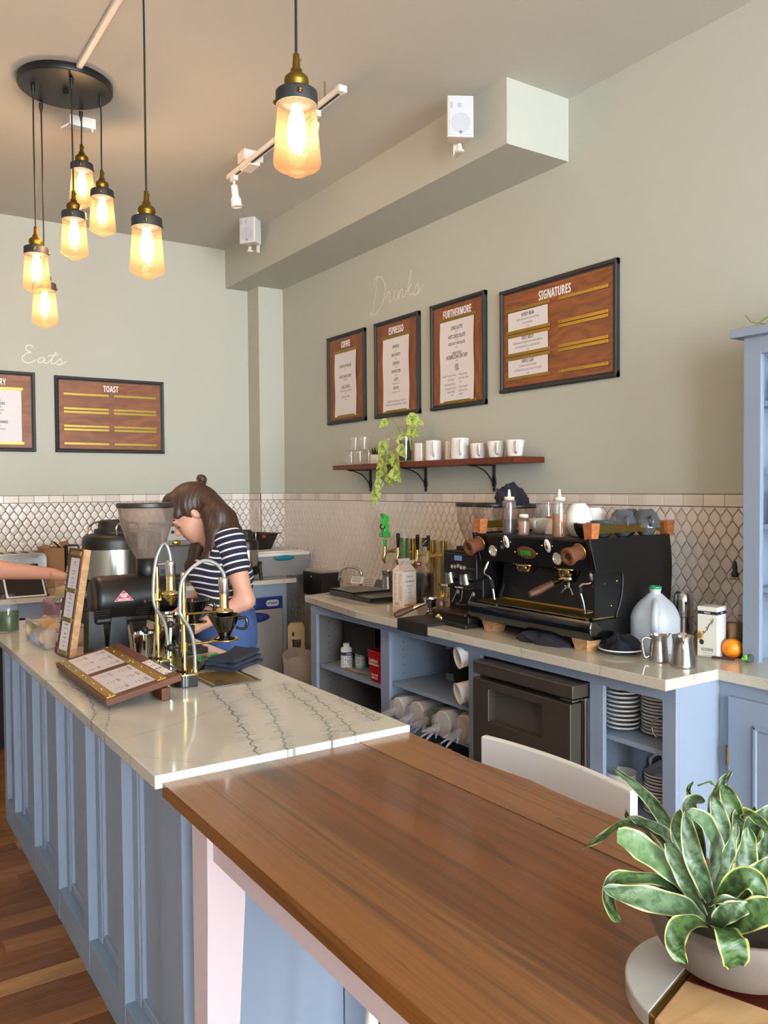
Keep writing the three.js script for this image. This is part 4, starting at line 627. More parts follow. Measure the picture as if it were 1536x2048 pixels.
function tubeTaper(pts, rad, n = 24, rs = 12) { // tube whose radius follows rad, with closed rounded ends
  const c = curve(pts), f = c.computeFrenetFrames(n, false), P = [], I = [];
  for (let i = 0; i <= n; i++) { const t = i / n, p = c.getPointAt(t), k = t * (rad.length - 1), a = Math.min(rad.length - 2, Math.floor(k)), r = (rad[a] + (rad[a + 1] - rad[a]) * (k - a)); for (let j = 0; j < rs; j++) { const q = j / rs * PI * 2, N = f.normals[i], B = f.binormals[i]; P.push(p.x + r * (Math.cos(q) * N.x + Math.sin(q) * B.x), p.y + r * (Math.cos(q) * N.y + Math.sin(q) * B.y), p.z + r * (Math.cos(q) * N.z + Math.sin(q) * B.z)); } }
  const e0 = P.length / 3, a = c.getPointAt(0), b = c.getPointAt(1), ta = c.getTangentAt(0), tb = c.getTangentAt(1); P.push(a.x - ta.x * rad[0] * .35, a.y - ta.y * rad[0] * .35, a.z - ta.z * rad[0] * .35, b.x + tb.x * rad.at(-1) * .35, b.y + tb.y * rad.at(-1) * .35, b.z + tb.z * rad.at(-1) * .35);
  for (let i = 0; i < n; i++) for (let j = 0; j < rs; j++) { const q = i * rs + j, r = i * rs + (j + 1) % rs; I.push(q, r, q + rs, r, r + rs, q + rs); }
  for (let j = 0; j < rs; j++) { I.push(e0, (j + 1) % rs, j); const q = n * rs; I.push(e0 + 1, q + j, q + (j + 1) % rs); }
  const g = new THREE.BufferGeometry(); g.setAttribute('position', new THREE.Float32BufferAttribute(P, 3)); g.setIndex(I); g.computeVertexNormals(); return g;
}
// ---------- things standing on the machine's cup tray (y 1.3255) ----------
const TY = 1.3255;
function squeeze(x, z, label, fillC, fillH, tint, smear) {
  const t = thing('squeeze_bottle', label, 'squeeze bottle', [x, TY, z], 0, 'squeeze bottles on the espresso machine');
  mesh('bottle', lathe([[0, 0], [.026, 0], [.028, .003], [.028, .13], [.026, .137], [.0215, .139], [0, .139]], 28), phy(tint, .12, { transmission: .9, thickness: 0 }), t);
  mesh('sauce', lathe([[0, .002], [.0265, .003], [.0268, fillH], [0, fillH]], 28), std(fillC, .35), t);
  mesh('cap', lathe([[0, .139], [.0215, .139], [.0215, .152], [.02, .154], [0, .154]], 24), std(0xe6d9cd, .5), t); mesh('nozzle', lathe([[.0075, .154], [.004, .183], [0, .184]], 14), M.white, t);
  if (smear) { const s = []; for (let i = 0; i < 7; i++) { const a = 2.4 + i * .32, y0 = fillH + .005; s.push(tube([[Math.cos(a) * .0272, y0 - .01, Math.sin(a) * .0272], [Math.cos(a + .12) * .0272, y0 + .02 + rnd(0, .02), Math.sin(a + .12) * .0272], [Math.cos(a - .05) * .0272, y0 + .03 + rnd(.01, .035), Math.sin(a - .05) * .0272]], rnd(.0008, .0026), 10, 5)); } mesh('sauce_smear', s, std(0x4a2f33, .4), t); }
}
squeeze(2.33, -2.574, 'squeeze bottle with dark chocolate sauce smeared inside, on the left of the espresso machine top', 0x2a2a35, .062, 0xe6dcda, true);
squeeze(2.33, -2.29, 'squeeze bottle two thirds full of amber caramel syrup on the espresso machine top', 0xa8692c, .088, 0xe9e9e4, false);
{ const t = thing('spice_jar', 'small glass jar with white lid between the two squeeze bottles', 'jar', [2.33, TY, -2.487]); mesh('jar', lathe([[0, 0], [.022, 0], [.0235, .003], [.0235, .058], [.017, .068], [.017, .072]], 24), M.glass, t); mesh('contents', lathe([[0, .002], [.0222, .003], [.0222, .055], [0, .052]], 20), std(0x9d7d6d, .8), t); mesh('lid', lathe([[0, .069], [.0185, .069], [.0185, .08], [.016, .084], [0, .085]], 22), M.white, t); }
// upside-down or upright cups
const cupPts = [[0, .002], [.022, 0], [.024, .003], [.034, .014], [.044, .036], [.047, .058], [.0455, .059], [.042, .038], [.032, .017], [0, .009]];
function cup(label, m, pos, ry, o = {}) { const s = o.s ?? 1, t = thing('cappuccino_cup', label, 'cup', pos, ry, o.group); const inn = (g) => { g.scale(s, s, s); if (o.up) { g.rotateX(PI); g.translate(0, .0595 * s, 0); } if (o.tilt) { g.rotateZ(o.tilt); } return g; }; mesh('bowl', inn(lathe(cupPts, 36)), m, t); mesh('handle', inn(tube([[.043, .048, 0], [.062, .05, 0], [.068, .038, 0], [.06, .024, 0], [.04, .024, 0]], .0052, 20, 8)), m, t); return t; }
const gw = 'white cups on the espresso machine', gg = 'grey cups on the espresso machine';
cup('white cup turned upside down behind the spice jar, its ring handle facing left', M.ceramic, [2.45, TY, -2.515], 3.6, { s: 1.05, group: gw, up: false });
cup('white upturned cup between the spice jar and the caramel bottle', M.ceramic, [2.47, TY, -2.44], 1.2, { s: 1.1, group: gw, up: true });
cup('white cup standing under the tilted upturned one, right of the caramel bottle', M.ceramic, [2.40, TY, -2.262], 1.0, { s: 1.1, group: gw });
cup('white upturned cup stacked tilted on another white cup right of the caramel bottle', M.ceramic, [2.405, TY + .062, -2.262], 1.0, { s: 1.15, group: gw, up: true });
cup('cream upturned cup lying behind the tilted white one', M.ceramic, [2.53, TY + .04, -2.30], .8, { s: 1.2, group: gw, up: true });
cup('white cup standing below the cream upturned one', M.ceramic, [2.53, TY, -2.30], .8, { s: .95, group: gw });
cup('dark grey cup upright just behind the front wooden corner block', M.ceramicGrey, [2.46, TY, -2.19], 2.4, { s: 1.05, group: gg });
cup('black cup standing low beside the front wooden corner block', M.blackGloss, [2.36, TY, -2.185], 1.3, { s: .95, group: gg });
for (const [x, z, l, u, ry] of [[2.52, -2.145, 'grey upturned cup with its handle toward the room, front one of the three', 1, -2.2], [2.60, -2.18, 'grey upturned cup half hidden behind the front grey one', 1, -2.0], [2.60, -2.10, 'grey upturned cup at the right end, by the back corner block', 1, -2.15]]) cup(l, M.ceramicGrey, [x, TY + .035, z], ry, { s: 1.18, group: gg, up: true, tilt: 0 });
for (const [x, z, l] of [[2.52, -2.145, 'grey cup standing right way up under the front upturned grey cup'], [2.60, -2.10, 'grey cup standing under the right upturned grey cup'], [2.60, -2.19, 'grey cup standing under the half hidden upturned grey cup']]) cup(l, M.ceramicGrey, [x, TY, z], 2.5, { s: .88, group: gg });
for (const [x, z, y, l] of [[2.55, -2.58, .0, 'faceted clear glass behind the left white cups on the machine'], [2.55, -2.58, .068, 'faceted clear glass stacked upside down on another behind the caramel bottle'], [2.58, -2.475, .065, 'faceted clear glass stacked right behind the caramel bottle'], [2.58, -2.475, .0, 'faceted clear glass at the bottom, right behind the caramel bottle'], [2.60, -2.42, .065, 'faceted clear glass stacked rightmost on the machine'], [2.60, -2.42, .0, 'faceted clear glass at the bottom of the rightmost pair on the machine']]) thingMesh('faceted_glass', lathe([[0, .066], [.024, .067], [.026, .06], [.028, .03], [.033, 0], [.0315, 0], [.0265, .03], [.024, .056], [0, .056]], 9), M.glass, l, 'glass', [x, TY + y, z], 'faceted glasses on the espresso machine');
// ---------- right worktop, left end: dispenser, rinser, taps, carton, growler ----------
const Y0 = CH + .0006;
{
  const t = thing('towel_dispenser', 'dark steel paper towel dispenser on the tiled wall beyond the worktop end', 'dispenser', [0, 0, 0]);
  mesh('case', bb(2.69, W - .01, .80, .955, -5.06, -4.80, .004), std(0x3c3c3e, .38, .7), t); mesh('front_cover', bb(2.684, 2.692, .80, .95, -5.05, -4.81, .002), std(0x2b2c30, .4, .5), t); mesh('lock', sph(.007, 2.682, .925, -4.93), M.chrome, t);
  const ps = []; for (let i = 0; i < 5; i++) ps.push(rb(.13, .0025, .24, .001, 2.765 + rnd(-.006, .006), .9575 + i * .003, -4.93 + rnd(-.006, .006), 0, rnd(-.03, .03), 0)); mesh('paper_towels', ps, std(0xcdbfb9, .85), t);
}
{
  const t = thing('rinser_sink', 'stainless drop-in rinse station with a raised lid on the left end of the right worktop', 'sink', [0, Y0, 0]);
  mesh('base_plate', rb(.36, .004, .54, .002, 2.50, .002, -3.86), M.steelDark, t);
  mesh('raised_lid', [bb(2.355, 2.60, .028, .034, -4.11, -3.86), bb(2.355, 2.361, .004, .034, -4.11, -3.86), bb(2.355, 2.60, .004, .034, -3.866, -3.86)], M.steelDark, t);
  mesh('lower_tray', [bb(2.345, 2.62, .018, .022, -3.86, -3.665), bb(2.345, 2.35, .004, .022, -3.86, -3.665), bb(2.345, 2.62, .004, .022, -3.669, -3.665)], M.steelDark, t);
  mesh('tray_opening', bb(2.355, 2.60, .0045, .0165, -3.8595, -3.6695), M.black, t);
  const bk = mesh('back_ledge', at(box(.005, .06, .30, 0, 0, 0), 2.70, .03, -4.02, 0, 0, -.5), M.steelDark, t);
}
{
  const t = thing('gooseneck_faucet', 'small chrome gooseneck faucet over the rinse station', 'faucet', [2.66, Y0, -4.26]);
  mesh('spout', tube([[0, 0, 0], [0, .085, 0], [-.01, .112, -.012], [-.05, .126, -.045], [-.088, .112, -.075], [-.10, .08, -.085], [-.10, .062, -.085]], .0085, 36, 12), M.chrome, t);
  mesh('aerator', cyl(.0105, .0105, .025, -.10, .055, -.085), M.chrome, t); mesh('flange', cyl(.02, .022, .008, 0, .004, 0), M.chrome, t); mesh('button', sph(.012, -.07, .03, -.02, 1, .7, 1), M.chrome, t);
}
for (const [x, y, z, ry, l, s] of [[2.715, Y0 + .005, -4.27, -1.15, 'white printed notice card leaning behind the gooseneck faucet', 1], [2.60, Y0 + .035, -4.22, -1.15, 'small white card at the foot of the gooseneck faucet', .8]]) { const c = thing('notice_card', l, 'card', [x, y, z], ry); const g = rb(.11 * s, .055 * s, .0015, .0005, 0, .0275 * s, 0); g.rotateX(-.5); mesh('card', g, M.paper, c); const ln = []; for (let i = 0; i < 4; i++) ln.push(box(.08 * s, .003, .0005, -.004, .012 * s + i * .011 * s, .0012)); const q = merge(ln); q.rotateX(-.5); mesh('print_lines', q, std(0x5b4a48, .8), c); }
function pitcher(label, pos, ry, h, r, group = 'steel milk pitchers') {
  const t = thing('milk_pitcher', label, 'pitcher', pos, ry, group);
  const g = lathe([[0, 0], [r * .97, 0], [r, .006], [r * .98, h * .15], [r * .80, h * .72], [r * .78, h * .86], [r * .86, h], [r * .84, h], [r * .765, h * .86], [r * .785, h * .72], [r * .95, h * .1], [0, .006]], 40), p = g.attributes.position;
  for (let i = 0; i < p.count; i++) { const y = p.getY(i), x = p.getX(i); if (y > h * .84 && x < 0 && Math.abs(p.getZ(i)) < r * .45) { const k = (y - h * .84) / (h * .16) * (1 - Math.abs(p.getZ(i)) / (r * .45)); p.setX(i, x - .014 * k); p.setY(i, y + .005 * k); } } g.computeVertexNormals();
  mesh('body', g, M.steel, t); mesh('handle', tube([[r * .8, h * .86, 0], [r + .014, h * .9, 0], [r + .024, h * .74, 0], [r + .018, h * .35, 0], [r + .012, h * .18, 0], [r * .97, h * .22, 0]], .0042, 26, 8), M.steel, t); return t;
}
pitcher('plain steel pitcher standing behind the milk carton at the rinse station', [2.635, Y0 + .004, -3.93], 1.2, .125, .042, 'steel pitcher at the sink');
{ // four brass tap columns
  const zs = [-4.035, -3.90, -3.71, -3.612], yt = 1.226;
  zs.forEach((z, i) => {
    const t = thing('beverage_tap', ['brass tap column with a tall bright green carved handle', 'second brass tap column, black handle, green liquid glass in front', 'third brass tap column with a black handle, behind the growler', 'brass tap column nearest the grinder, its black handle rising above the growler neck'][i], 'tap', [2.79, Y0, z], 0, 'brass beverage taps on the right wall counter');
    mesh('column', lathe([[0, 0], [.034, 0], [.034, .008], [.022, .012], [.0215, .04], [.02, .042], [.02, .305], [.0215, .306], [.0215, .311], [0, .311]], 26), M.brass, t);
    mesh('faucet', [rod([-.02, .235, 0], [-.055, .235, 0], .0135, .013, 16), tubeTaper([[-.05, .235, 0], [-.08, .232, 0], [-.105, .236, 0]], [.012, .009, .013]), rod([-.108, .215, 0], [-.106, .262, 0], .0125, .0095, 14), tubeTaper([[-.108, .222, 0], [-.115, .19, 0], [-.105, .165, 0]], [.011, .009, .0065])], M.brassPolish, t);
    if (i === 0) {
      const h = mesh('green_handle', [rod([-.106, .262, 0], [-.106, .30, 0], .008, .013, 12), rb(.05, .028, .05, .004, -.106, .33, 0), rb(.036, .03, .036, .006, -.106, .358, .0), ext(shape([[-.024, 0], [.02, 0], [.024, .02], [.014, .03], [.02, .05], [.022, .065], [.008, .072], [-.012, .085], [-.026, .08], [-.014, .06], [-.022, .04], [-.024, .02]]), .03, .004).translate(-.106, .37, -.015).rotateY(0)], phy(0x35c04a, .3, { clearcoat: .6 }), t);
      const m = mesh('round_badge', cyl(.017, .017, .003, 0, 0, 0, PI / 2), M.black, h); m.position.set(-.128, .378, .008); m.rotation.y = -1.0; mesh('badge_print', [rb(.016, .011, .001, .0004, 0, 0, .002)], std(0xc8b69a, .7), h).position.set(-.1295, .378, .009);
      const b = mesh('name_plate', rb(.03, .014, .002, .0006, 0, 0, 0), M.black, h); b.position.set(-.1325, .328, .006); b.rotation.y = -PI / 2; const l = mesh('plate_lettering', letters('piggy', .008, .75, .0006), M.white, h); l.position.set(-.1338, .325, .006); l.rotation.y = -PI / 2;
    } else mesh('black_handle', lathe([[0, .262], [.007, .262], [.0085, .272], [.0115, .335], [.0105, .345], [0, .346]], 18).translate(-.106, 0, 0), M.blackGloss, t);
  });
}
{ const t = thing('green_juice_glass', 'tall narrow glass of green liquid standing between the brass taps', 'glass', [2.725, Y0, -3.895]); mesh('glass', lathe([[0, 0], [.024, 0], [.026, .005], [.0275, .355], [.026, .355], [.0245, .01], [0, .008]], 24), M.glass, t); mesh('green_liquid', lathe([[0, .008], [.024, .01], [.0255, .315], [0, .315]], 20), std(0x3c7a35, .3), t); }
function carton(t, w, h, art, gable) { // gable-top or brick carton with print on all four sides
  const m = std(0xffffff, .5, 0, { map: art }), g = rb(w, h, w, .002, 0, h / 2, 0), p = g.attributes.position, n = g.attributes.normal, u = g.attributes.uv;
  for (let i = 0; i < p.count; i++) { const X = p.getX(i) / w + .5, Z = p.getZ(i) / w + .5, yv = p.getY(i) / h, nx = n.getX(i), nz = n.getZ(i); let a; if (Math.abs(nx) > Math.abs(nz)) a = nx < 0 ? Z * .5 : (1 - Z) * .5; else a = nz > 0 ? .5 + X * .5 : .5 + (1 - X) * .5; if (Math.abs(n.getY(i)) > .8) u.setXY(i, .02, .99); else u.setXY(i, a, yv); }
  mesh('box', g, m, t);
}
{
  const t = thing('cream_carton', 'white opened half and half gable top carton with orange band', 'carton', [2.415, Y0, -3.455], .12), w = .085, h = .185;
  carton(t, w, h, print(640, 700, (g, W2, Hh) => { bg(g, W2, Hh, '#ece4dd'); const c = W2 / 4, f = W2 * .75; g.fillStyle = '#4a6f2c'; g.fillRect(W2 / 2, 0, W2 / 2, 10); word(g, 'HALF & HALF', f, 200, 50, { c: '#5d4a42', k: .75 }); word(g, 'ORGANIC', f, 110, 40, { c: '#6b5a50', k: .8, f: 'serif' }); g.fillStyle = '#c0392b'; g.beginPath(); g.arc(f, 200, 16, 0, 7); g.fill(); const ys = [280, 305, 330, 355, 410, 435, 480, 505, 530, 580, 605]; ys.forEach((y, i) => word(g, ['ultra pasteurized cream', 'from cows that graze', 'on open pasture', 'all year round', 'INGREDIENTS', 'milk and cream', 'Premium Non-Homogenized', 'keep refrigerated', 'use within seven days', 'No Preservatives', 'one quart'][i], f, y, i % 4 ? 17 : 20, { w: i % 4 ? '' : 'bold ', c: '#5b514b', k: .75 })); const q = g.createLinearGradient(0, 620, 0, 680); g.fillStyle = '#e0a040'; g.beginPath(); g.moveTo(W2 / 2, 640); g.bezierCurveTo(W2 * .6, 600, W2 * .85, 650, W2, 610); g.lineTo(W2, 672); g.lineTo(W2 / 2, 672); g.fill(); word(g, 'Grade A Pasteurized', f, 652, 24, { c: '#8a5b14', k: .7 });
    for (let k = 0; k < 2; k++) { g.fillStyle = '#b59486'; for (let i = 0; i < 26; i++) g.fillRect(30 + k * 150, 60 + i * 20, rnd(40, 110), 9); } g.fillStyle = '#a9705f'; for (let i = 0; i < 14; i++) g.fillRect(60 + i * 9, 600, rnd(3, 6), 70); }));
  const hw = w / 2; const roof = (pts, I) => { const g = new THREE.BufferGeometry(); g.setAttribute('position', new THREE.Float32BufferAttribute(pts.flat(), 3)); g.setIndex(I); const q = g.toNonIndexed(); q.computeVertexNormals(); return q; };
  mesh('gable_top', roof([[-hw, h, -hw], [hw, h, -hw], [hw, h, hw], [-hw, h, hw], [-hw * .9, h + .035, 0], [hw * .9, h + .035, 0], [-hw * .4, h + .01, 0]], [3, 2, 5, 3, 5, 4, 1, 0, 4, 1, 4, 5, 0, 3, 6, 3, 4, 6, 0, 6, 4, 1, 5, 2]), std(0xe4d6cc, .6), t);
  mesh('opened_spout', [box(w * .95, .03, .0015, 0, h + .045, .0, -.25), box(.05, .028, .0015, -.03, h + .04, .018, .5, .5), box(.05, .025, .0015, .02, h + .042, .022, .7, -.2)], std(0xe7d8d2, .6), t);
}
{
  const t = thing('growler_bottle', 'clear swing top bottle of black cold brew beside the cream carton', 'bottle', [2.54, Y0, -3.445]);
  mesh('glass', lathe([[0, 0], [.045, 0], [.05, .005], [.05, .155], [.047, .18], [.03, .22], [.0175, .25], [.0165, .29], [.0185, .294], [.0185, .305], [.0145, .306]], 32), M.glass, t);
  mesh('cold_brew', lathe([[0, .004], [.0475, .005], [.0475, .158], [.046, .166], [0, .166]], 28), phy(0x0a0708, .2), t);
  mesh('stopper', lathe([[0, .30], [.017, .30], [.018, .31], [.0165, .345], [0, .346]], 20), M.black, t);
  mesh('wire_bail', [tor(.0185, .0014, 0, .275, 0, PI / 2), tube([[.018, .275, 0], [.02, .31, .006], [0, .335, .018], [-.02, .31, .006], [-.018, .275, 0]], .0014, 20, 6), tube([[-.018, .275, 0], [-.03, .25, .01], [-.042, .22, .012]], .001, 12, 5)], M.steel, t);
  const b = mesh('red_white_ball', sph(.013, -.046, .215, .014, .8, 1, 1), std(0xb3202a, .4), t); mesh('ball_band', rb(.02, .008, .02, .003, -.047, .215, .016), M.white, b);
}
{ // twin grinder with display
  const t = thing('twin_grinder', 'black twin coffee grinder with blue display and two clear hoppers', 'coffee grinder', [0, Y0, 0]);
  const z0 = -2.985, z1 = -2.75, zc = (z0 + z1) / 2;
  mesh('body', [bb(2.335, 2.60, .05, .31, z0, z1, .008), bb(2.30, 2.36, .20, .315, z0, z1, .008)], M.blackSatin, t);
  mesh('top_deck', [bb(2.30, 2.60, .315, .322, z0 + .004, z1 - .004, .002), bb(2.36, 2.56, .322, .338, z0 + .02, z1 - .02, .004)], M.black, t);
  mesh('base', bb(2.245, 2.60, 0, .05, z0 - .01, z1 + .01, .006), M.black, t); mesh('catch_tray', bb(2.235, 2.33, .05, .062, z0, z1, .003), std(0x33211c, .4), t); mesh('fine_tray', bb(2.22, 2.30, .0, .022, z0 + .06, z1 + .02, .004), M.black, t);
  const dsp = mesh('display', rb(.004, .022, .05, .001, 2.298, .292, zc - .005), new THREE.MeshStandardMaterial({ color: 0x223040, emissive: new THREE.Color(.22, .38, .7), emissiveIntensity: .55, roughness: .3 }), t);
  for (let i = 0; i < 5; i++) { const b = mesh('button', cyl(.0085, .0085, .006, 2.298, .252 + (i === 2 ? .006 : 0), zc - .045 + i * .021, 0, 0, PI / 2), std(0xb8b2aa, .4), t); mesh('button_ring', tor(.0085, .0014, 2.2955, .252 + (i === 2 ? .006 : 0), zc - .045 + i * .021, 0, PI / 2), M.steelDark, b); }
  mesh('name_badge', rb(.003, .006, .06, .001, 2.298, .25, z1 - .04), M.steelDark, t);
  for (const z of [zc - .062, zc + .045]) {
    mesh('chute', at(new THREE.CylinderGeometry(.022, .03, .045, 4), 2.30, .205, z, 0, PI / 4, .25), M.steel, t);
    const f = mesh('portafilter_fork', [tube([[2.33, .165, z - .03], [2.28, .165, z - .032], [2.262, .17, z - .034]], .005, 10, 8), tube([[2.33, .165, z + .03], [2.28, .165, z + .032], [2.262, .17, z + .034]], .005, 10, 8), rod([2.285, .165, z - .03], [2.285, .165, z + .03], .006)], M.chrome, t);
    mesh('fork_frame', [tube([[2.31, .15, z - .035], [2.30, .105, z - .035], [2.27, .095, z - .03], [2.26, .098, z + .03], [2.28, .10, z + .036], [2.31, .15, z + .036]], .0022, 26, 6)], M.steelDark, f); mesh('sensor', sph(.01, 2.332, .135, z + .012, .5, 1, 1), std(0xaaa49c, .4), f);
  }
  const lidM = M.blackSatin;
  for (const [x, z] of [[2.46, zc - .10], [2.46, zc + .025]]) {
    mesh('hopper', lathe([[.034, .335], [.036, .36], [.06, .415], [.072, .47], [.0745, .515], [.073, .515], [.0705, .47], [.058, .415], [.034, .362]], 32).translate(x, 0, z), phy(0xf6f2ee, .04, { transmission: .96, thickness: 0 }), t);
    mesh('hopper_lid', lathe([[0, .515], [.077, .515], [.078, .519], [.078, .529], [.074, .532], [0, .532]], 34).translate(x, 0, z), lidM, t); mesh('hopper_neck', cyl(.034, .04, .04, x, .34, z), M.black, t);
  }
}
{ // third grinder behind, only its hopper shows
  const t = thing('single_grinder', 'wide hopper grinder behind the espresso machine with a dark cloth on its lid', 'coffee grinder', [2.675, Y0, -2.93]);
  mesh('body', rb(.16, .30, .2, .02, .04, .15, 0), M.blackSatin, t); mesh('hopper', lathe([[.04, .30], [.06, .36], [.098, .46], [.105, .505], [.103, .505], [.096, .46], [.058, .362], [.038, .30]], 36), phy(0xf3ece6, .06, { transmission: .94, thickness: 0 }), t);
  mesh('lid', lathe([[0, .505], [.108, .505], [.11, .509], [.11, .520], [.105, .524], [0, .524]], 40), M.blackSatin, t);
}
// crumpled cloths: a noisy mound sitting on a surface
function mound(rx, ry, rz, amp, s, pts = 40) { const g = new THREE.SphereGeometry(1, pts, pts / 2 | 0), p = g.attributes.position; for (let i = 0; i < p.count; i++) { let x = p.getX(i), y = p.getY(i), z = p.getZ(i); const n = fbm(x * 2.2 + s, z * 2.2 + y * 1.7 + s, 4) - .5, f = Math.abs(Math.sin(x * 5 + s + n * 8)) * .14 + Math.abs(Math.sin(z * 6.5 + y * 3 + n * 6)) * .1; const k = 1 + n * amp * 2 - f * amp; p.setXYZ(i, x * k * rx, Math.max(0, y * k * ry), z * k * rz); } g.computeVertexNormals(); return g; }
thingMesh('bar_cloth', mound(.105, .085, .085, .5, 3.1), M.cloth, 'dark bar cloth heaped on the wide grinder lid behind the machine', 'cloth', [2.665, Y0 + .5245, -2.93], undefined, .6);
thingMesh('bar_cloth', mound(.06, .042, .13, .5, 8.4), M.cloth, 'black cloth stuffed under the front of the espresso machine', 'cloth', [2.275, Y0, -2.33], undefined, .1);
{ // tamping corner mat + tamper + portafilter
  const t = thing('tamping_mat', 'dark rubber tamping mat hooked over the worktop edge', 'mat', [0, Y0, 0]); mesh('pad', rb(.19, .014, .23, .006, 2.222, .008, -2.985), M.blackRubber, t); mesh('lip', rb(.014, .055, .23, .005, 2.131, -.013, -2.985), M.blackRubber, t); mesh('wear_patch', rb(.15, .001, .19, .0004, 2.222, .0153, -2.985), std(0x2e1f18, .7), t);
  const p = thing('tamper', 'brass tamper with a turned wooden knob on the mat', 'tamper', [2.255, Y0 + .0165, -2.945]); mesh('base', lathe([[0, 0], [.024, 0], [.024, .012], [.022, .014], [.0155, .022], [.0125, .03], [0, .03]], 32), M.brassPolish, p); mesh('steel_foot', lathe([[.0242, 0], [.0245, .001], [.0245, .010], [.0242, .0105]], 32), M.chrome, p); mesh('wood_knob', lathe([[0, .03], [.012, .03], [.013, .04], [.0205, .056], [.022, .07], [.0185, .084], [.011, .091], [0, .092]], 28), std(0x4f2f20, .4), p);
}
{
  const t = thing('loose_portafilter', 'steel portafilter with brown wooden handle resting behind the tamping mat', 'portafilter', [2.30, Y0, -3.075]);
  mesh('basket', lathe([[.0, .05], [.022, .05], [.03, .056], [.031, .085], [.035, .088], [.0355, .094], [.032, .0945], [.029, .09], [.028, .06], [0, .057]], 34), M.chrome, t); mesh('spout', [rod([0, .05, 0], [0, .028, 0], .01), tube([[0, .032, 0], [.01, .024, .018], [.012, .0, .026]], .006, 12, 8), tube([[0, .032, 0], [-.01, .024, -.018], [-.012, .002, -.026]], .006, 12, 8)], M.steel, t);
  mesh('neck', rod([-.03, .07, -.002], [-.058, .063, -.01], .007), M.steel, t); mesh('ferrule', rod([-.055, .064, -.009], [-.09, .052, -.02], .0095, .012, 16), M.brassPolish, t); mesh('wood_handle', tubeTaper([[-.088, .053, -.0195], [-.12, .042, -.03], [-.15, .03, -.04], [-.172, .021, -.048]], [.0125, .0145, .0165, .013]), std(0x4a2b1a, .55), t);
}
// ---------- right worktop, right end ----------
{
  const t = thing('saucer_with_cloth', 'white rimmed dark saucer holding the crumpled black cloth', 'saucer', [2.365, Y0, -2.02]);
  mesh('dish', lathe([[0, 0], [.038, 0], [.05, .004], [.079, .018], [.0785, .021], [.05, .008], [0, .006]], 40), std(0x474c55, .35), t); mesh('rim', tor(.078, .0026, 0, .0195, 0, PI / 2), M.ceramic, t);
}
thingMesh('bar_cloth', mound(.066, .062, .066, .42, 5.7), M.navyCloth, 'crumpled black cloth sitting in the saucer by the milk jug', 'cloth', [2.365, Y0 + .009, -2.02], undefined, .9);
pitcher('smaller steel milk pitcher, left of the pair at the front edge', [2.352, Y0, -1.845], 2.55, .094, .034);
pitcher('larger steel milk pitcher, right of the pair at the worktop corner', [2.347, Y0, -1.745], -2.5, .106, .041);
{ // translucent gallon jug
  const t = thing('milk_jug', 'big translucent plastic milk jug with green neck ring', 'jug', [2.50, Y0, -1.977], .1);
  const prof = (y) => y < .012 ? .92 + y * 6 : y < .12 ? 1 : y < .185 ? 1 - .36 * Math.pow((y - .12) / .065, 1.6) : .64 * (1 - (y - .185) / .03) + .27 * cl((y - .185) / .03);
  const N = 44, Mv = 36, P = [], I = []; const H = .212;
  for (let j = 0; j <= N; j++) { const y = H * j / N, s = prof(Math.min(y, .215)); for (let i = 0; i < Mv; i++) { const a = i / Mv * PI * 2, e = 5, q = Math.pow(Math.pow(Math.abs(Math.cos(a)), e) + Math.pow(Math.abs(Math.sin(a)), e), -1 / e), rr = (y < .15 ? q : q + (1 - q) * cl((y - .15) / .05)); let r = .0775 * s * Math.min(rr, 1.12); P.push(r * Math.cos(a), y, r * Math.sin(a)); } }
  for (let j = 0; j < N; j++) for (let i = 0; i < Mv; i++) { const a = j * Mv + i, b = j * Mv + (i + 1) % Mv; I.push(a, a + Mv, b, b, a + Mv, b + Mv); }
  const c0 = P.length / 3; P.push(0, 0, 0); for (let i = 0; i < Mv; i++) I.push(c0, i, (i + 1) % Mv);
  const g = new THREE.BufferGeometry(); g.setAttribute('position', new THREE.Float32BufferAttribute(P, 3)); g.setIndex(I); g.computeVertexNormals();
  const pl = phy(0xe6ecf2, .38, { transmission: .5, thickness: 0 }); mesh('body', g, pl, t);
  mesh('milk', rb(.14, .006, .14, .002, 0, .006, 0), M.white, t);
  mesh('neck', lathe([[.021, .208], [.019, .214], [.019, .222], [.0215, .224], [.0215, .228], [.018, .229], [.017, .21]], 28), pl, t); mesh('green_ring', lathe([[.0195, .228], [.0222, .229], [.0222, .236], [.0205, .238], [.018, .238], [.018, .229]], 28), std(0x0f8f56, .4), t);
  mesh('handle', tubeTaper([[-.062, .075, .045], [-.078, .10, .05], [-.075, .14, .047], [-.055, .17, .036], [-.03, .19, .02]], [.013, .014, .0145, .014, .01]), pl, t); mesh('handle_gap', at(sph(.016, 0, 0, 0, .5, 2, .4), -.056, .125, .052, 0, -.7), std(0x9fa3b2, .6), t);
}
{ const t = thing('cocktail_shaker', 'tall polished steel shaker with a rounded top behind the milk jug', 'shaker', [2.70, Y0, -2.005]); mesh('body', lathe([[0, 0], [.03, 0], [.032, .004], [.037, .10], [.037, .108]], 32), M.chrome, t); mesh('top', lathe([[.0375, .106], [.038, .112], [.036, .165], [.033, .19], [.024, .203], [0, .206]], 32), M.chrome, t); mesh('band', tor(.0378, .0016, 0, .108, 0, PI / 2), M.steelDark, t); }
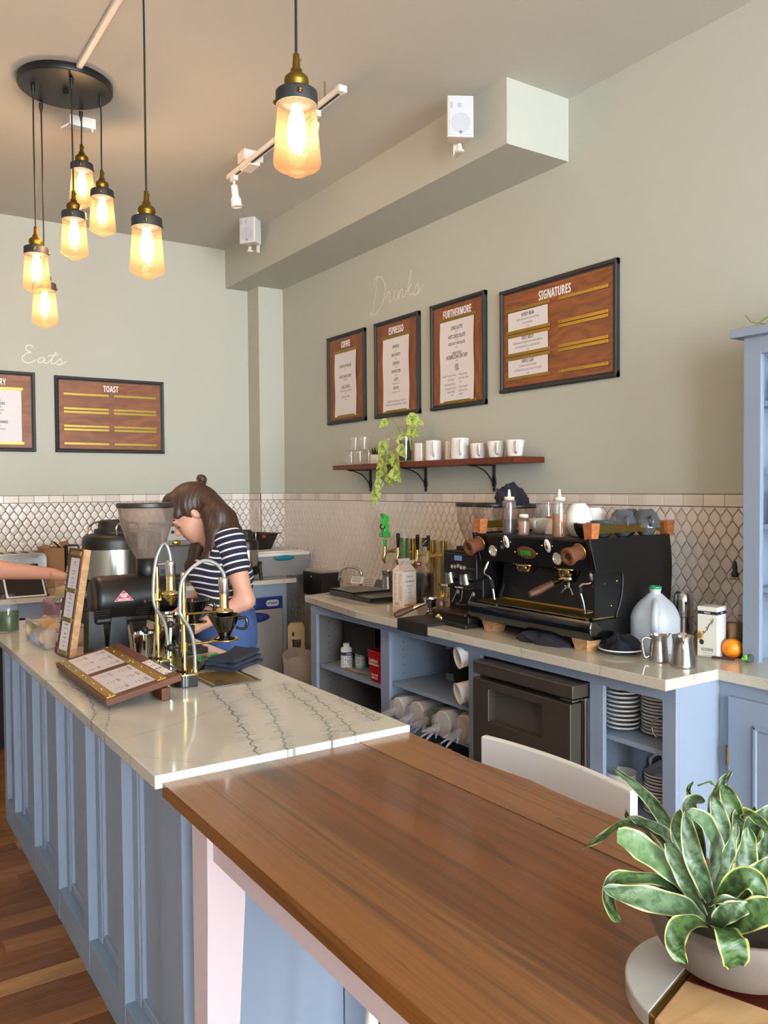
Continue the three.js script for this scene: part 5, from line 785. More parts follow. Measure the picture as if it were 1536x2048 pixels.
{
  const t = thing('oat_milk_carton', 'oat drink carton standing upside down with oat plant print', 'carton', [2.59, Y0, -1.805], .18);
  carton(t, .072, .178, print(640, 720, (g, w, h) => { bg(g, w, h, '#d9d6ca'); g.fillStyle = '#e9eaef'; g.fillRect(w / 2, 0, w / 2, h); g.save(); g.translate(w / 2, h); g.rotate(PI); g.translate(-w / 2, 0); const f = w * .75, s = w * .25; // drawn upside down
    word(g, 'BARISTA', f, 110, 60, { c: '#33332f', k: .8 }); word(g, 'oat drink edition', f, 60, 24, { c: '#555', k: .8, w: '' }); g.fillStyle = '#1d222b'; g.fillRect(0, 610, w, 46); word(g, 'CONTAINS 0', f, 634, 28, { c: '#eee' }); word(g, 'AMERICA', s, 634, 26, { c: '#eee' });
    g.strokeStyle = '#5c5f4c'; g.lineWidth = 5; for (let k = 0; k < 3; k++) { g.beginPath(); g.moveTo(f - 110 + k * 30, 560); g.quadraticCurveTo(f - 10, 420 - k * 30, f + 120, 240 + k * 30); g.stroke(); for (let i = 0; i < 10; i++) { g.fillStyle = '#4d5240'; g.beginPath(); g.ellipse(f - 100 + i * 22 + rnd(-20, 20), 540 - i * 28 + rnd(-20, 20), 5, 15, rnd(-1, 1), 0, 7); g.fill(); } }
    g.fillStyle = '#caa468'; g.beginPath(); g.arc(w - 30, 300, 70, 0, 7); g.fill(); g.fillStyle = '#8a5a2c'; g.beginPath(); g.arc(w - 30, 300, 45, 0, 7); g.fill(); g.fillStyle = '#1f2a2c'; g.beginPath(); g.arc(w - 70, 210, 38, 0, 7); g.fill();
    g.strokeStyle = '#555a66'; g.lineWidth = 3; for (const [x, y, r] of [[s, 330, 40], [s, 210, 36]]) { g.beginPath(); g.arc(x, y, r, 0, 7); g.stroke(); } word(g, '5', s, 330, 40, { c: '#555' }); for (let i = 0; i < 6; i++) { g.strokeRect(s - 70 + (i % 3) * 50, 480 + (i / 3 | 0) * 60, 24, 30); } for (let i = 0; i < 3; i++) { g.fillStyle = '#9a9ca6'; g.fillRect(s - 60, 400 + i * 14, 120, 4); } g.restore(); }));
}
{ // partly peeled orange
  const t = thing('orange', 'partly peeled orange at the inner corner of the worktop', 'orange', [2.615, Y0, -1.74]);
  const bump = tex(128, 128, (u, v, x, y) => { const k = 150 + 70 * vn(x * .5, y * .5); return [k, k, k]; }, false, [3, 3]); const g = sph(.0345, 0, .034, 0, 1.06, .98, 1, 36); mesh('fruit', g, std(0xf28a0a, .42, 0, { bumpMap: bump, bumpScale: .0006 }), t);
  const c = new THREE.SphereGeometry(.0351, 24, 10, 0, PI * 1.1, .1, .75); c.scale(1.06, .98, 1); c.rotateY(1.3); c.rotateZ(-.35); c.translate(0, .034, 0); mesh('peeled_pith', c, std(0xf6c254, .6), t);
}
{ const t = thing('channel_knife', 'small knife with steel blade and brown handle lying by the oat carton', 'knife', [2.53, Y0, -1.788], -1.15); mesh('blade', ext(shape([[0, 0], [.05, 0], [.058, .006], [.05, .012], [0, .012]]), .0015).rotateX(-PI / 2).translate(-.03, .004, 0), M.chrome, t); mesh('handle', rb(.075, .008, .013, .003, .057, .006, -.006), std(0x3d2620, .5), t); }
{ const t = thing('citrus_peeler', 'grey handled peeler with a bright green tip on the side worktop', 'peeler', [2.60, Y0, -1.672], .52); mesh('handle', tubeTaper([[-.03, .012, 0], [0, .014, .012], [.012, .014, .03]].map(([a, b, c]) => [a * 1.0, b, c]), [.009, .0145, .012]), std(0x4b5550, .5), t); mesh('green_tip', [rb(.02, .01, .018, .004, -.042, .018, -.008), rb(.012, .018, .01, .003, -.048, .024, -.004)], std(0x5fae37, .45), t); }
function oilBottle(label, pos, ty, col, lab) {
  const t = thing('syrup_bottle', label, 'bottle', pos); mesh('glass', lathe([[0, 0], [.027, 0], [.031, .004], [.031, .145], [.028, .165], [.017, .205], [.0135, .235], [.0135, .27], [.0155, .272], [.0155, .283], [.0125, .284]], 28), M.glass, t);
  mesh('syrup', lathe([[0, .003], [.029, .004], [.029, ty], [0, ty]], 24), col, t);
  mesh('pourer', lathe([[0, .278], [.012, .278], [.0135, .29], [.008, .30], [.0085, .315], [.004, .335], [0, .336]], 18), M.black, t); mesh('wire_clip', [rod([-.016, .272, -.008], [.016, .272, -.008], .0012), rod([-.016, .272, .008], [.016, .272, .008], .0012), rod([-.015, .286, 0], [.015, .286, 0], .0012)], M.black, t);
  if (lab) { const l = mesh('label', new THREE.CylinderGeometry(.0314, .0314, .10, 28, 1, true), std(0xffffff, .6, 0, { map: print(512, 256, (g, w, h) => { bg(g, w, h, '#b9a3a8'); for (let k = 0; k < 4; k++) { word(g, 'SYRUP', 64 + k * 128, 60, 50, { c: '#5d2b3a' }); g.fillStyle = '#7a5a60'; for (let i = 0; i < 7; i++) g.fillRect(20 + k * 128, 110 + i * 17, 90, 6); } }) }), t); l.position.y = .085; }
  return t;
}
oilBottle('clear bottle half full of golden syrup with a black pourer', [2.665, Y0, -1.765], .115, phy(0x9a6a10, .1, { transmission: .5, thickness: 0 }), false);
oilBottle('labelled bottle of dark purple syrup against the tall blue cabinet', [2.735, Y0, -1.762], .05, std(0x2a1526, .3), true);
// ---------- things on the island ----------
const skinM = () => 0;
{ // wooden menu stand, three printed cards
  const t = thing('menu_stand', 'upright dark wooden menu stand with three cards and a pale edge, on the island', 'menu stand', [.70, Y0, -3.175], -PI / 2 + .12), tilt = -.16;
  const h = .392, w = .135, R = (g) => { g.rotateX(tilt); return g; };
  mesh('board', R(uvm(rb(w, h, .006, .001, 0, h / 2, .012))), M.walnutDark, t); mesh('pale_edge', R(uvm(rb(w * .98, h, .026, .002, .001, h / 2, -.004))), M.oak, t);
  mesh('base_shadow_foot', R(rb(w * .8, .02, .03, .002, 0, .012, -.02)), M.oak, t);
  const card = (y, hh, rowsL) => { const m = std(0xffffff, .8, 0, { map: print(220, 330, rows(rowsL)) }), g = new THREE.PlaneGeometry(.085, hh); g.translate(.014, y, .0158); const s = mesh('menu_card', R(g), m, t); };
  card(.30, .115, [['HOT', .14, .14], ['daily', .22, .09, sm()], ['House Blend', .42, .10, sm()], ['small 2.00', .5, .09, sm()], ['medium', .64, .10, sm()], ['large 3.00', .78, .09, sm()], ['refills', .9, .09, sm()]]);
  card(.185, .10, [['ICED', .14, .13], ['cold brew', .26, .11], ['Cold Black', .42, .10, sm()], ['Oak Nitro', .56, .10, sm()], ['Iced Latte', .70, .10, sm()], ['4.75', .84, .09, sm()]]);
  card(.072, .105, [['POUR OVER', .1, .13], ['Market Price', .24, .10, sm()], ['Ethiopia', .42, .11], ['Guatemala', .56, .11], ['Colombia', .7, .10, sm()], ['Decaf', .84, .12]]);
  for (const y of [.375, .238, .131, .012]) { const b = mesh('brass_strip', R(rb(.098, .017, .003, .001, .014, y, .0168)), M.brassDull, t); mesh('strip_pin', R(merge([-1, 1].map((s) => sph(.0022, .014 + s * .042, y, .0182)))), M.brassPolish, b); }
  for (const [s, y] of [['COFFEE OF THE DAY', .265], ['POUR OVER COFFEE', .10]]) { const g = letters(s, .0125, .72, .0006); g.rotateZ(PI / 2); g.translate(-.05, y, .0155); mesh('side_lettering', R(g), std(0xe6d9c8, .7), t); }
}
{ // low sloped menu board
  const t = thing('menu_slab', 'thick walnut menu slab lying tilted on the island with two printed pages', 'menu board', [.722, Y0 + .005, -2.616], -PI / 2), th = .205, w = .61, d = .218;
  const R = (g) => { g.rotateX(th); g.translate(0, .0345, 0); return g; };
  mesh('slab', R(uvm(rb(w, .019, d, .002, 0, 0, 0), false, 1, .4, .2)), M.walnutDark, t); mesh('foot', uvm(bb(.22, .30, -.004, .032, -.075, -.05, .002)), M.walnutDark, t); mesh('foot', uvm(bb(-.30, -.22, -.004, .032, -.075, -.05, .002)), M.walnutDark, t);
  const page = (cx, list) => { const pw = .258, ph = .135, m = std(0xffffff, .35, 0, { map: print(900, 470, (g, W2, H2) => { bg(g, W2, H2, '#dedce3'); g.strokeStyle = '#45454f'; g.lineWidth = 3; g.strokeRect(8, 8, W2 - 16, H2 - 16); list.forEach(([n, d1, d2, pr], i) => { const x = 150 + (i % 3) * 300, y = 70 + (i / 3 | 0) * 205; word(g, n, x, y, 44, { c: '#23232b' }); word(g, d1, x, y + 42, 23, { w: '', k: .85, c: '#444' }); word(g, d2, x, y + 70, 23, { w: '', k: .85, c: '#444' }); word(g, pr, x, y + 105, 26, { c: '#333', k: .8 }); }); }) }); const g = new THREE.PlaneGeometry(pw, ph); g.rotateX(-PI / 2); g.translate(cx, .0105, .016); mesh('menu_page', R(g), m, t); };
  page(-.148, [['ESPRESSO', 'double shot', 'house blend', '2.50'], ['MACCHIATO', 'espresso with', 'milk foam', '2.75'], ['CORTADO', 'equal parts', 'milk', '3.00'], ['CAPPUCCINO', 'espresso', 'steamed milk', '3.25'], ['LATTE', 'hot or iced', 'espresso', '3.75'], ['MOCHA', 'dark', 'chocolate', '4.25']]);
  page(.148, [['HONEY BEAR', 'local honey', '& cinnamon', '4.25'], ['HOLY MOLY', 'mocha', 'cayenne kick', '3.75'], ['MAPLE LEAF', 'maple syrup', 'orange zest', '3.50'], ['CHAI LATTE', 'spiced tea', 'steamed milk', '3.75'], ['MATCHA', 'green tea', 'latte', '4.50'], ['STEAMER', 'vanilla', 'or almond', '2.75']]);
  for (const cx of [-.148, .148]) for (const z of [.089, -.058]) { const b = mesh('brass_strip', R(rb(.285, .004, .026, .001, cx, .0105, z)), M.brassDull, t); mesh('strip_pin', R(merge([-.13, -.045, .045, .13].map((s) => sph(.0028, cx + s, .0128, z)))), M.brassPolish, b); }
  const l = letters('SIGNATURE DRINKS', .026, .62, .0008); l.rotateX(-PI / 2); l.translate(.148, .0098, -.077); mesh('title_lettering', R(l), std(0xeae4dc, .7), t);
}
function bottleSquare(t) { }
{ // green juice bottle
  const t = thing('juice_bottle', 'clear bottle half full of green juice at the far end of the island', 'bottle', [.622, Y0, -3.855]), g = lathe([[0, 0], [.038, 0], [.043, .006], [.043, .095], [.036, .12], [.024, .138], [.022, .143], [.0255, .146], [.0255, .158], [.022, .16]], 24); mesh('glass', g, M.glass, t);
  mesh('green_juice', lathe([[0, .004], [.0405, .006], [.0405, .088], [0, .088]], 24), std(0x26461a, .3), t); const l = mesh('label', new THREE.CylinderGeometry(.0434, .0434, .06, 24, 1, true, 2.6, 1.5), std(0x39423c, .7), t); l.position.y = .045;
}
{ // clear basket with wrapped cookies
  const t = thing('snack_basket', 'clear acrylic basket holding wrapped snacks beside the menu stand', 'basket', [.735, Y0, -3.50], .0), w = .15, d = .36, h = .075;
  const ac = phy(0xf3f3f4, .05, { transmission: .9, thickness: 0 });
  const wall = (x0, z0, x1, z1, n) => { const g = []; const L = Math.hypot(x1 - x0, z1 - z0), a = Math.atan2(-(z1 - z0), x1 - x0); g.push(box(L, h, .003, (x0 + x1) / 2, h / 2, (z0 + z1) / 2, 0, a)); g.push(box(L, .005, .007, (x0 + x1) / 2, h, (z0 + z1) / 2, 0, a)); return g; };
  mesh('side', [...wall(-w / 2, -d / 2, w / 2, -d / 2), ...wall(-w / 2, d / 2, w / 2, d / 2), ...wall(-w / 2, -d / 2, -w / 2, d / 2), ...wall(w / 2, -d / 2, w / 2, d / 2), box(w, .003, d, 0, .002, 0)], ac, t);
  mesh('divider', [box(.003, h * .9, .1, -w / 2 - .001, h * .45, .06), box(w, h * .9, .003, 0, h * .45, -.06)], ac, t);
}
const snackC = [0xc9a878, 0xb8925e, 0xd9c49a, 0x9db6e0, 0xc4a06a, 0xd8b888, 0x8fa8d6, 0xb58a58, 0xe0a030, 0xcfb48a, 0xc69a60, 0xd6c2a0];
const snackN = ['tan', 'brown', 'cream', 'pale blue', 'golden', 'beige', 'light blue', 'dark tan', 'orange', 'oat coloured', 'toasted', 'ivory'];
snackC.forEach((c, i) => {
  const t = thing('wrapped_snack', `${snackN[i]} snack in clear crinkled wrap in the acrylic basket, ${['front row', 'second row', 'third row', 'back row'][i / 3 | 0]}`, 'snack', [.735 + (i % 3 - 1) * .045, Y0 + .008, -3.365 - (i / 3 | 0) * .088 + rnd(-.01, .01)], rnd(-1, 1), 'wrapped snacks in the acrylic basket');
  const up = i % 3 === 1 ? .034 : .0; mesh('snack', at(mound(.042, .022, .05, .25, i * 3.3, 18), 0, up * .6, 0, .5 + rnd(-.3, .3), 0, rnd(-.4, .4)).translate(0, .018, 0), std(c, .8), t);
  mesh('wrapper', at(mound(.05, .034, .06, .45, i * 5.1, 20), 0, up * .6, 0, .5, 0, rnd(-.3, .3)).translate(0, .012, 0), phy(0xffffff, .06, { transmission: .93, thickness: 0 }), t);
});
{ // big shop grinder
  const z = -3.10, t = thing('bulk_grinder', 'large black bulk coffee grinder with a smoky clear hopper on the island', 'coffee grinder', [0, 0, z]);
  const body = at(lathe([[0, -.125], [.07, -.125], [.082, -.115], [.084, -.10], [.084, .085], [.08, .10], [.072, .105], [.068, .108], [.068, .17], [.06, .185], [0, .19]], 40), .905, 1.122, 0, 0, 0, -PI / 2);
  mesh('motor_body', body, M.blackSatin, t); mesh('body_underside', rb(.20, .03, .10, .012, .88, 1.048, 0), M.blackSatin, t);
  const slots = []; for (const x of [.80, .945]) for (let k = 0; k < 5; k++) { const a = .42 + k * .13; slots.push(at(rb(.05, .0035, .003, .001, 0, 0, 0), x, 1.122 - .084 * Math.sin(a), .084 * Math.cos(a), a)); } mesh('vent_slots', slots, M.black, t);
  mesh('pedestal', [ext(shape([[-.027, .146], [.027, .146], [.043, 0], [-.041, 0]]), .10, .005).translate(.862, CH, -.05)], std(0x252a31, .42), t); mesh('rear_foot', [ext(shape([[-.03, .17], [.02, .17], [.035, 0], [-.035, 0]]), .06, .004).translate(.79, CH, -.03)], M.blackSatin, t);
  mesh('chute', [ext(shape([[-.03, .16], [.03, .16], [.022, .05], [-.01, .04]]), .05, .004).translate(.945, CH - .02, -.025), rb(.05, .03, .05, .006, 1.02, 1.05, 0)], M.blackSatin, t);
  const hx = .985; mesh('hopper_neck', lathe([[.0, 1.165], [.035, 1.165], [.035, 1.21], [.039, 1.212], [.039, 1.262], [0, 1.262]], 30).translate(hx, 0, 0), M.blackSatin, t); mesh('shutter_lever', rod([hx + .035, 1.235, 0], [hx + .075, 1.236, 0], .004), M.chrome, t);
  mesh('hopper', lathe([[.037, 1.258], [.042, 1.27], [.075, 1.33], [.095, 1.39], [.104, 1.455], [.102, 1.455], [.093, 1.39], [.073, 1.33], [.038, 1.268]], 44).translate(hx, 0, 0), phy(0xe8dfd8, .08, { transmission: .9, thickness: 0 }), t);
  mesh('hopper_lid', lathe([[0, 1.452], [.1065, 1.452], [.108, 1.455], [.108, 1.468], [.106, 1.4705], [0, 1.4705]], 44).translate(hx, 0, 0), std(0x2a2622, .4), t);
  mesh('bean_guard', [bb(hx - .03, hx - .018, 1.30, 1.372, -.012, .012), bb(hx - .012, hx + .0, 1.30, 1.37, -.012, .012), cyl(.07, .045, .006, hx, 1.365, 0)], phy(0x8f857c, .3, { transmission: .5, thickness: 0 }), t);
  // triangular maker's badge
  const bdg = mesh('maker_badge', ext(shape([[-.034, 0], [.034, 0], [.003, .038], [-.003, .038]]), .001, .0005), std(0xc4274f, .4), t); bdg.position.set(.872, 1.118, .0843); bdg.rotation.x = -.02;
  mesh('badge_print', [letters('MAHLKÖNIG', .0075, .72, .0004).translate(0, .003, .0016), ...[-2, -1, 0, 1, 2].map((k) => at(ext(shape([[-.0012, 0], [.0012, 0], [.0018, .013], [0, .016], [-.0018, .013]]), .0004), k * .0035, .0135, .0016, 0, 0, -k * .22)), ], M.white, bdg); mesh('badge_border', [rod([-.034, .001, .0015], [0, .038, .0015], .0006), rod([.034, .001, .0015], [0, .038, .0015], .0006), rod([-.034, .001, .0015], [.034, .001, .0015], .0006)], M.white, bdg);
}
function airpot(name, label, pos, ry, R, yb, ys, yt, o = {}) { // insulated server: base, steel band, black shoulder
  const t = thing(name, label, 'coffee server', pos, ry);
  mesh('steel_band', lathe([[R, yb], [R, ys]], 56), M.steel, t); mesh('black_base', lathe([[0, yb - .06], [R * .9, yb - .06], [R * .98, yb - .045], [R * 1.01, yb - .004], [R * 1.005, yb], [0, yb]], 48), M.blackSatin, t);
  mesh('shoulder', lathe([[R * 1.015, ys - .004], [R * 1.02, ys + .03], [R * .99, ys + .05], [R * .9, ys + .062], [R * .55, ys + .068], [0, ys + .068]], 48), std(0x1b1512, .4), t);
  mesh('lid', lathe([[R * .62, ys + .066], [R * .62, ys + .085], [R * .5, ys + .09], [R * .48, ys + .12], [R * .40, ys + .128], [0, ys + .128]], 40), M.black, t);
  mesh('handle', tube([[R * .35, ys + .062, R * .72], [R * .36, ys + .10, R * .74], [R * .5, ys + .115, R * .55], [R * .8, ys + .11, 0], [R * .84, ys + .062, -.02]], .005, 26, 8), M.chrome, t);
  mesh('handle', tube([[-R * .8, ys + .062, .04], [-R * .82, ys + .10, 0], [-R * .6, ys + .115, -R * .5], [-R * .3, ys + .062, -R * .7]], .005, 26, 8), M.chrome, t);
  if (o.stand) mesh('stand', [rb(R * 1.7, .02, R * 1.9, .004, 0, .11, 0), ...[[-1, -1], [-1, 1], [1, -1], [1, 1]].map(([a, b]) => rod([a * R * .7, .1, b * R * .8], [a * R * .8, 0, b * R * .9], .012)), rb(R * .9, .10, R * .9, .02, 0, .055, 0)], M.blackSatin, t);
  return t;
}
airpot('thermal_server', 'big round stainless thermal coffee server behind the bulk grinder', [1.085, Y0, -3.90], -.6, .137, .20, .338, .46, { stand: true });
// pour-over stations
function pourOver(zc, head, drip, label, label2) {
  const t = thing('pour_over_stand', label, 'pour over stand', [0, Y0, zc]), px = .90, hx = 1.036, yh = head.y;
  const base = new THREE.Shape(); base.absarc(0, 0, .043, PI / 2, -PI / 2, false); base.lineTo(-.03, -.043); base.absarc(-.03, 0, .043, -PI / 2, PI / 2, true);
  mesh('base', at(ext(base, .032, .003), .925, .0345, .0, PI / 2), M.blackGloss, t); mesh('base_plate', at(ext(base, .003, .001), .925, .0385, .0, PI / 2), M.brassPolish, t);
  mesh('pole', cyl(.0085, .0085, .31, px, .19, -.006), M.brassPolish, t); mesh('pole_cap', sph(.0085, px, .345, -.006, 1, .4, 1), M.brass, t);
  const hp = V(Math.sin(head.a), 0, Math.cos(head.a)); const ax = px + hp.x * head.l, az = -.006 + hp.z * head.l;
  mesh('collar', [cyl(.0125, .0125, .034, px, yh - .005, -.006), rb(.03, .03, .02, .004, px, yh - .016, -.006)], M.brass, t); mesh('clamp_knob', [rod([px - .01, yh - .03, -.006], [px - .03, yh - .03, -.02], .004), sph(.011, px - .036, yh - .03, -.024)], M.black, t);
  mesh('arm', rod([px, yh, -.006], [ax, yh - .003, az], .0032), M.brassAged, t);
  const hd = mesh('spray_head', lathe([[0, .0], [.004, .002], [.008, .012], [.016, .018], [.0215, .026], [.024, .032], [.024, .036], [.0285, .038], [.0285, .045], [.018, .049], [.0145, .054], [.0145, .112], [0, .112]], 30).translate(ax, yh - .045, az), M.brassPolish, t); mesh('steel_sleeve', lathe([[.0145, .098], [.0165, .112], [.0185, .135], [.0185, .146], [.0165, .15], [0, .15]], 28).translate(ax, yh - .045, az), M.chrome, hd);
  const fx = px + .03, fz = -.006 + .012, top = yh + .105;
  mesh('hose', tube([[fx, .045, fz], [fx, .09, fz], [fx - .012, .16, fz + .006], [px - .016, .22, fz + .012], [px - .018, yh + .02, .012], [px - .005, top + .005, .006], [px + (ax - px) * .45, top + .055, az * .5], [px + (ax - px) * .8, top + .045, az * .85], [ax, top + .01, az], [ax, yh + .10, az]], .0058, 70, 10), M.hose, t); mesh('hose_fitting', rod([fx, .038, fz], [fx, .085, fz], .0055), M.chrome, t); mesh('hose_nut', cyl(.011, .013, .008, fx, .042, fz), M.brass, t);
  const yd = drip.y; mesh('lower_collar', cyl(.0125, .0125, .03, px, yd - .008, -.006), M.brass, t); mesh('lower_knob', [rod([px - .01, yd - .01, -.006], [px - .03, yd - .01, -.02], .004), sph(.012, px - .036, yd - .01, -.024)], M.black, t);
  const q = V(Math.sin(drip.a), 0, Math.cos(drip.a)), dx = px + q.x * drip.l, dz = -.006 + q.z * drip.l; mesh('lower_arm', rod([px, yd - .004, -.006], [dx, yd - .003, dz], .0038), M.brass, t); mesh('cup_ring', [lathe([[.022, 0], [.044, -.002], [.046, .0], [.044, .003], [.022, .003]], 36).translate(dx, yd, dz)], M.brass, t);
  const c = thing('coffee_dripper', label2, 'dripper', [dx, Y0 + yd + .0035, zc + dz], 0, 'black cone coffee drippers');
  mesh('cone', lathe([[.014, 0], [.02, .012], [.052, .073], [.054, .075], [.0505, .075], [.017, .012], [.012, .0]], 36), phy(0x0c0b0b, .12, { clearcoat: .6 }), c); mesh('flange', lathe([[.014, .0], [.032, .0], [.034, .003], [.02, .007], [.0155, .014]], 32), phy(0x0c0b0b, .12, { clearcoat: .6 }), c); mesh('handle', tube([[.045, .062, 0], [.066, .065, 0], [.073, .05, 0], [.064, .03, 0], [.036, .034, 0]].map(([a, b]) => [a * .833, b, a * .553]), .005, 24, 9), phy(0x0c0b0b, .12, { clearcoat: .6 }), c);
}
pourOver(-2.475, { y: .218, a: 1.62, l: .137 }, { y: .125, a: 1.62, l: .137 }, 'brass pour over stand with grey hose, nearest the table', 'black coffee dripper in front of the blue jeans, on the near brass stand');
pourOver(-2.725, { y: .262, a: .78, l: .05 }, { y: .145, a: 1.70, l: .135 }, 'brass pour over stand with grey hose, farther one beside the grinder', 'black coffee dripper half hidden behind the near brass pole');
for (const [z, l, oil] of [[-2.495, 'brass drip tray with pierced edge set in the island top, nearest the table', 1], [-2.735, 'brass drip tray set in the island top under the green pliers', 0]]) {
  const t = thing('drip_tray', l, 'drip tray', [1.034, Y0, z], 0, 'brass drip trays in the island'); mesh('rim', [bb(-.08, .08, 0, .004, -.114, -.106, .001), bb(-.08, .08, 0, .004, .106, .114, .001), bb(-.08, -.073, 0, .004, -.107, .107, .001), bb(.073, .08, 0, .004, -.107, .107, .001)], M.steelDark, t); mesh('plate', bb(-.073, .073, .0002, .0022, -.106, .106), M.brassDull, t);
  const d = []; for (let k = 0; k < 26; k++) for (const x of [-.066, .066]) d.push(cyl(.0021, .0021, .0008, x, .0026, -.099 + k * .0079, 0, 0, 0, 8)); for (let k = 0; k < 17; k++) for (const z2 of [-.1, .1]) d.push(cyl(.0021, .0021, .0008, -.064 + k * .008, .0026, z2, 0, 0, 0, 8)); mesh('hole_rim', d, oil ? M.brassPolish : M.brassAged, t);
  if (oil) mesh('round_holes', [0, 1, 2, 3].flatMap((r) => Array.from({ length: 3 + r }, (_, i) => cyl(.0022, .0022, .0007, -.045 + r * .007, .0025, .05 + (i - (2 + r) / 2) * .007, 0, 0, 0, 8))), M.dark, t);
}
{ const t = thing('steel_tumbler', 'short polished steel cup beside the bulk grinder base', 'cup', [.905, Y0, -2.905]); mesh('cup', lathe([[0, 0], [.028, 0], [.03, .004], [.0385, .098], [.04, .1], [.037, .1], [.028, .006], [0, .005]], 34), M.chrome, t); }
{ const t = thing('tall_steel_shaker', 'tall flared steel shaker tin behind the far pour over stand', 'shaker', [.975, Y0, -2.845]); mesh('tin', lathe([[0, 0], [.031, 0], [.033, .004], [.045, .165], [.0465, .168], [.0435, .168], [.031, .006], [0, .005]], 36), M.chrome, t); }
{ // green handled pliers
  const t = thing('green_pliers', 'pliers with green grips lying across the far drip tray', 'pliers', [1.05, Y0 + .004, -2.70], 1.0); const gm = std(0x0fa35c, .45);
  mesh('grip', tubeTaper([[.0, .014, .006], [.03, .02, .022], [.065, .02, .028], [.095, .014, .022]], [.006, .0085, .009, .007]), gm, t); mesh('grip', tubeTaper([[.0, .008, -.004], [.03, .008, -.02], [.06, .008, -.03], [.085, .008, -.028]], [.006, .0085, .009, .007]), gm, t);
  mesh('jaw', [tubeTaper([[.0, .012, .0], [-.03, .01, .004], [-.07, .006, .001]], [.008, .0065, .002]), tubeTaper([[.0, .009, .0], [-.03, .007, -.004], [-.07, .005, -.002]], [.008, .0065, .002])], M.steelDark, t); mesh('pivot', cyl(.007, .007, .006, -.004, .017, 0), M.steel, t);
}
{ const t = thing('folded_towel', 'folded dark navy towel at the edge of the island by the drip tray', 'towel', [1.135, Y0, -2.64], .6); for (let k = 0; k < 3; k++) { const g = new THREE.BoxGeometry(.19 - k * .012, .014, .115 - k * .008, 24, 2, 16), p = g.attributes.position; for (let i = 0; i < p.count; i++) { const x = p.getX(i), z = p.getZ(i), e = Math.max(Math.abs(x) / .095, Math.abs(z) / .058); p.setY(i, (p.getY(i) * (1 - .3 * e * e) + .008 + k * .0135 + .010 * (fbm(x * 22 + k * 3, z * 22, 3) - .5) + (x > .05 ? (x - .05) * .16 * k : 0))); p.setX(i, x + .008 * (fbm(z * 40 + k, x * 10, 2) - .5)); } g.computeVertexNormals(); mesh('fold', g, std(0x262b3a, .97), t); } }
{ const t = thing('digital_scale', 'small dark kitchen scale behind the pour over stands', 'scale', [1.075, Y0, -2.965], .2); mesh('body', rb(.13, .022, .13, .006, 0, .011, 0), M.charcoal, t); mesh('platform', rb(.115, .004, .10, .002, 0, .024, -.012), std(0x3a3b3f, .4), t); mesh('display', rb(.05, .002, .016, .0005, 0, .0225, .054), M.black, t); }
{ const t = thing('espresso_tools_box', 'low black brewing box with a yellow stripe beside the barista', 'box', [1.09, Y0, -3.10], .1); mesh('box', rb(.11, .10, .12, .006, 0, .05, 0), M.blackSatin, t); mesh('yellow_stripe', rb(.03, .008, .002, .0005, -.02, .07, .0608), std(0xd8b52c, .5), t); mesh('lid', rb(.115, .015, .125, .004, 0, .105, 0), M.black, t); }
// ---------- counter and things along the back wall ----------
const BZ = -5.0;
solo('back_worktop', uvm(bb(.2, 2.605, CH - .03, CH, ZB + .008, BZ, .003), false, .8, .2), qM, 'pale quartz worktop along the back wall', 'countertop');
{
  const t = thing('back_counter', 'blue grey counter base along the back wall framing the dishwasher', 'counter', [0, 0, 0]);
  mesh('top_rail', bb(.2, 2.545, .80, .885, BZ - .05, BZ - .03), M.blue, t); mesh('end_post', bb(2.515, 2.545, 0, .80, BZ - .05, BZ - .03), M.blue, t); mesh('end_panel', bb(2.525, 2.545, 0, .885, ZB + .01, BZ - .05), M.blue, t);
  mesh('stile', bb(1.95, 1.99, 0, .80, BZ - .05, BZ - .03), M.blue, t); mesh('recess', bb(.2, 1.95, .0, .80, BZ - .30, BZ - .28), std(0x17181c, .8), t); mesh('stile', bb(.2, .26, 0, .80, BZ - .05, BZ - .03), M.blue, t);
}
{
  const z = BZ - .02, t = thing('dishwasher', 'stainless undercounter dishwasher with a blue control strip and blue handle', 'dishwasher', [0, 0, z]);
  mesh('cabinet', bb(2.0, 2.51, .08, .80, -.55, -.012, .004), M.steelDark, t);
  mesh('control_strip', rb(.50, .075, .02, .004, 2.255, .762, .0), std(0x1d2e6e, .4), t); for (let i = 0; i < 3; i++) { const k = mesh('control_knob', cyl(.017, .019, .012, 2.17 + i * .065, .758, .014, PI / 2), std(0x27408c, .4), t); mesh('knob_mark', rb(.004, .012, .002, .0005, 2.17 + i * .065, .762, .0205), std(0xc9d4f0, .5), k); }
  const b = mesh('maker_badge', at(ext(shapeRound(.092, .042, .02), .003), 2.43, .76, .010), std(0xc9ccd4, .4), t); mesh('badge_print', letters('OPTIMAKER', .015, .66, .0008).translate(2.43, .752, .0131), std(0x39405a, .5), b);
  mesh('door', [rb(.495, .46, .03, .006, 2.255, .49, .0), rb(.40, .36, .004, .002, 2.255, .485, .016)], M.door, t); mesh('kick_plate', rb(.50, .16, .02, .003, 2.255, .16, -.01), M.steelDark, t);
  const h = sph(.13, 0, 0, 0, 1, .26, .32, 30); mesh('handle', [at(h, 2.27, .675, .03, .25), rb(.18, .03, .03, .01, 2.25, .67, .02)], std(0x1f3372, .35), t);
}
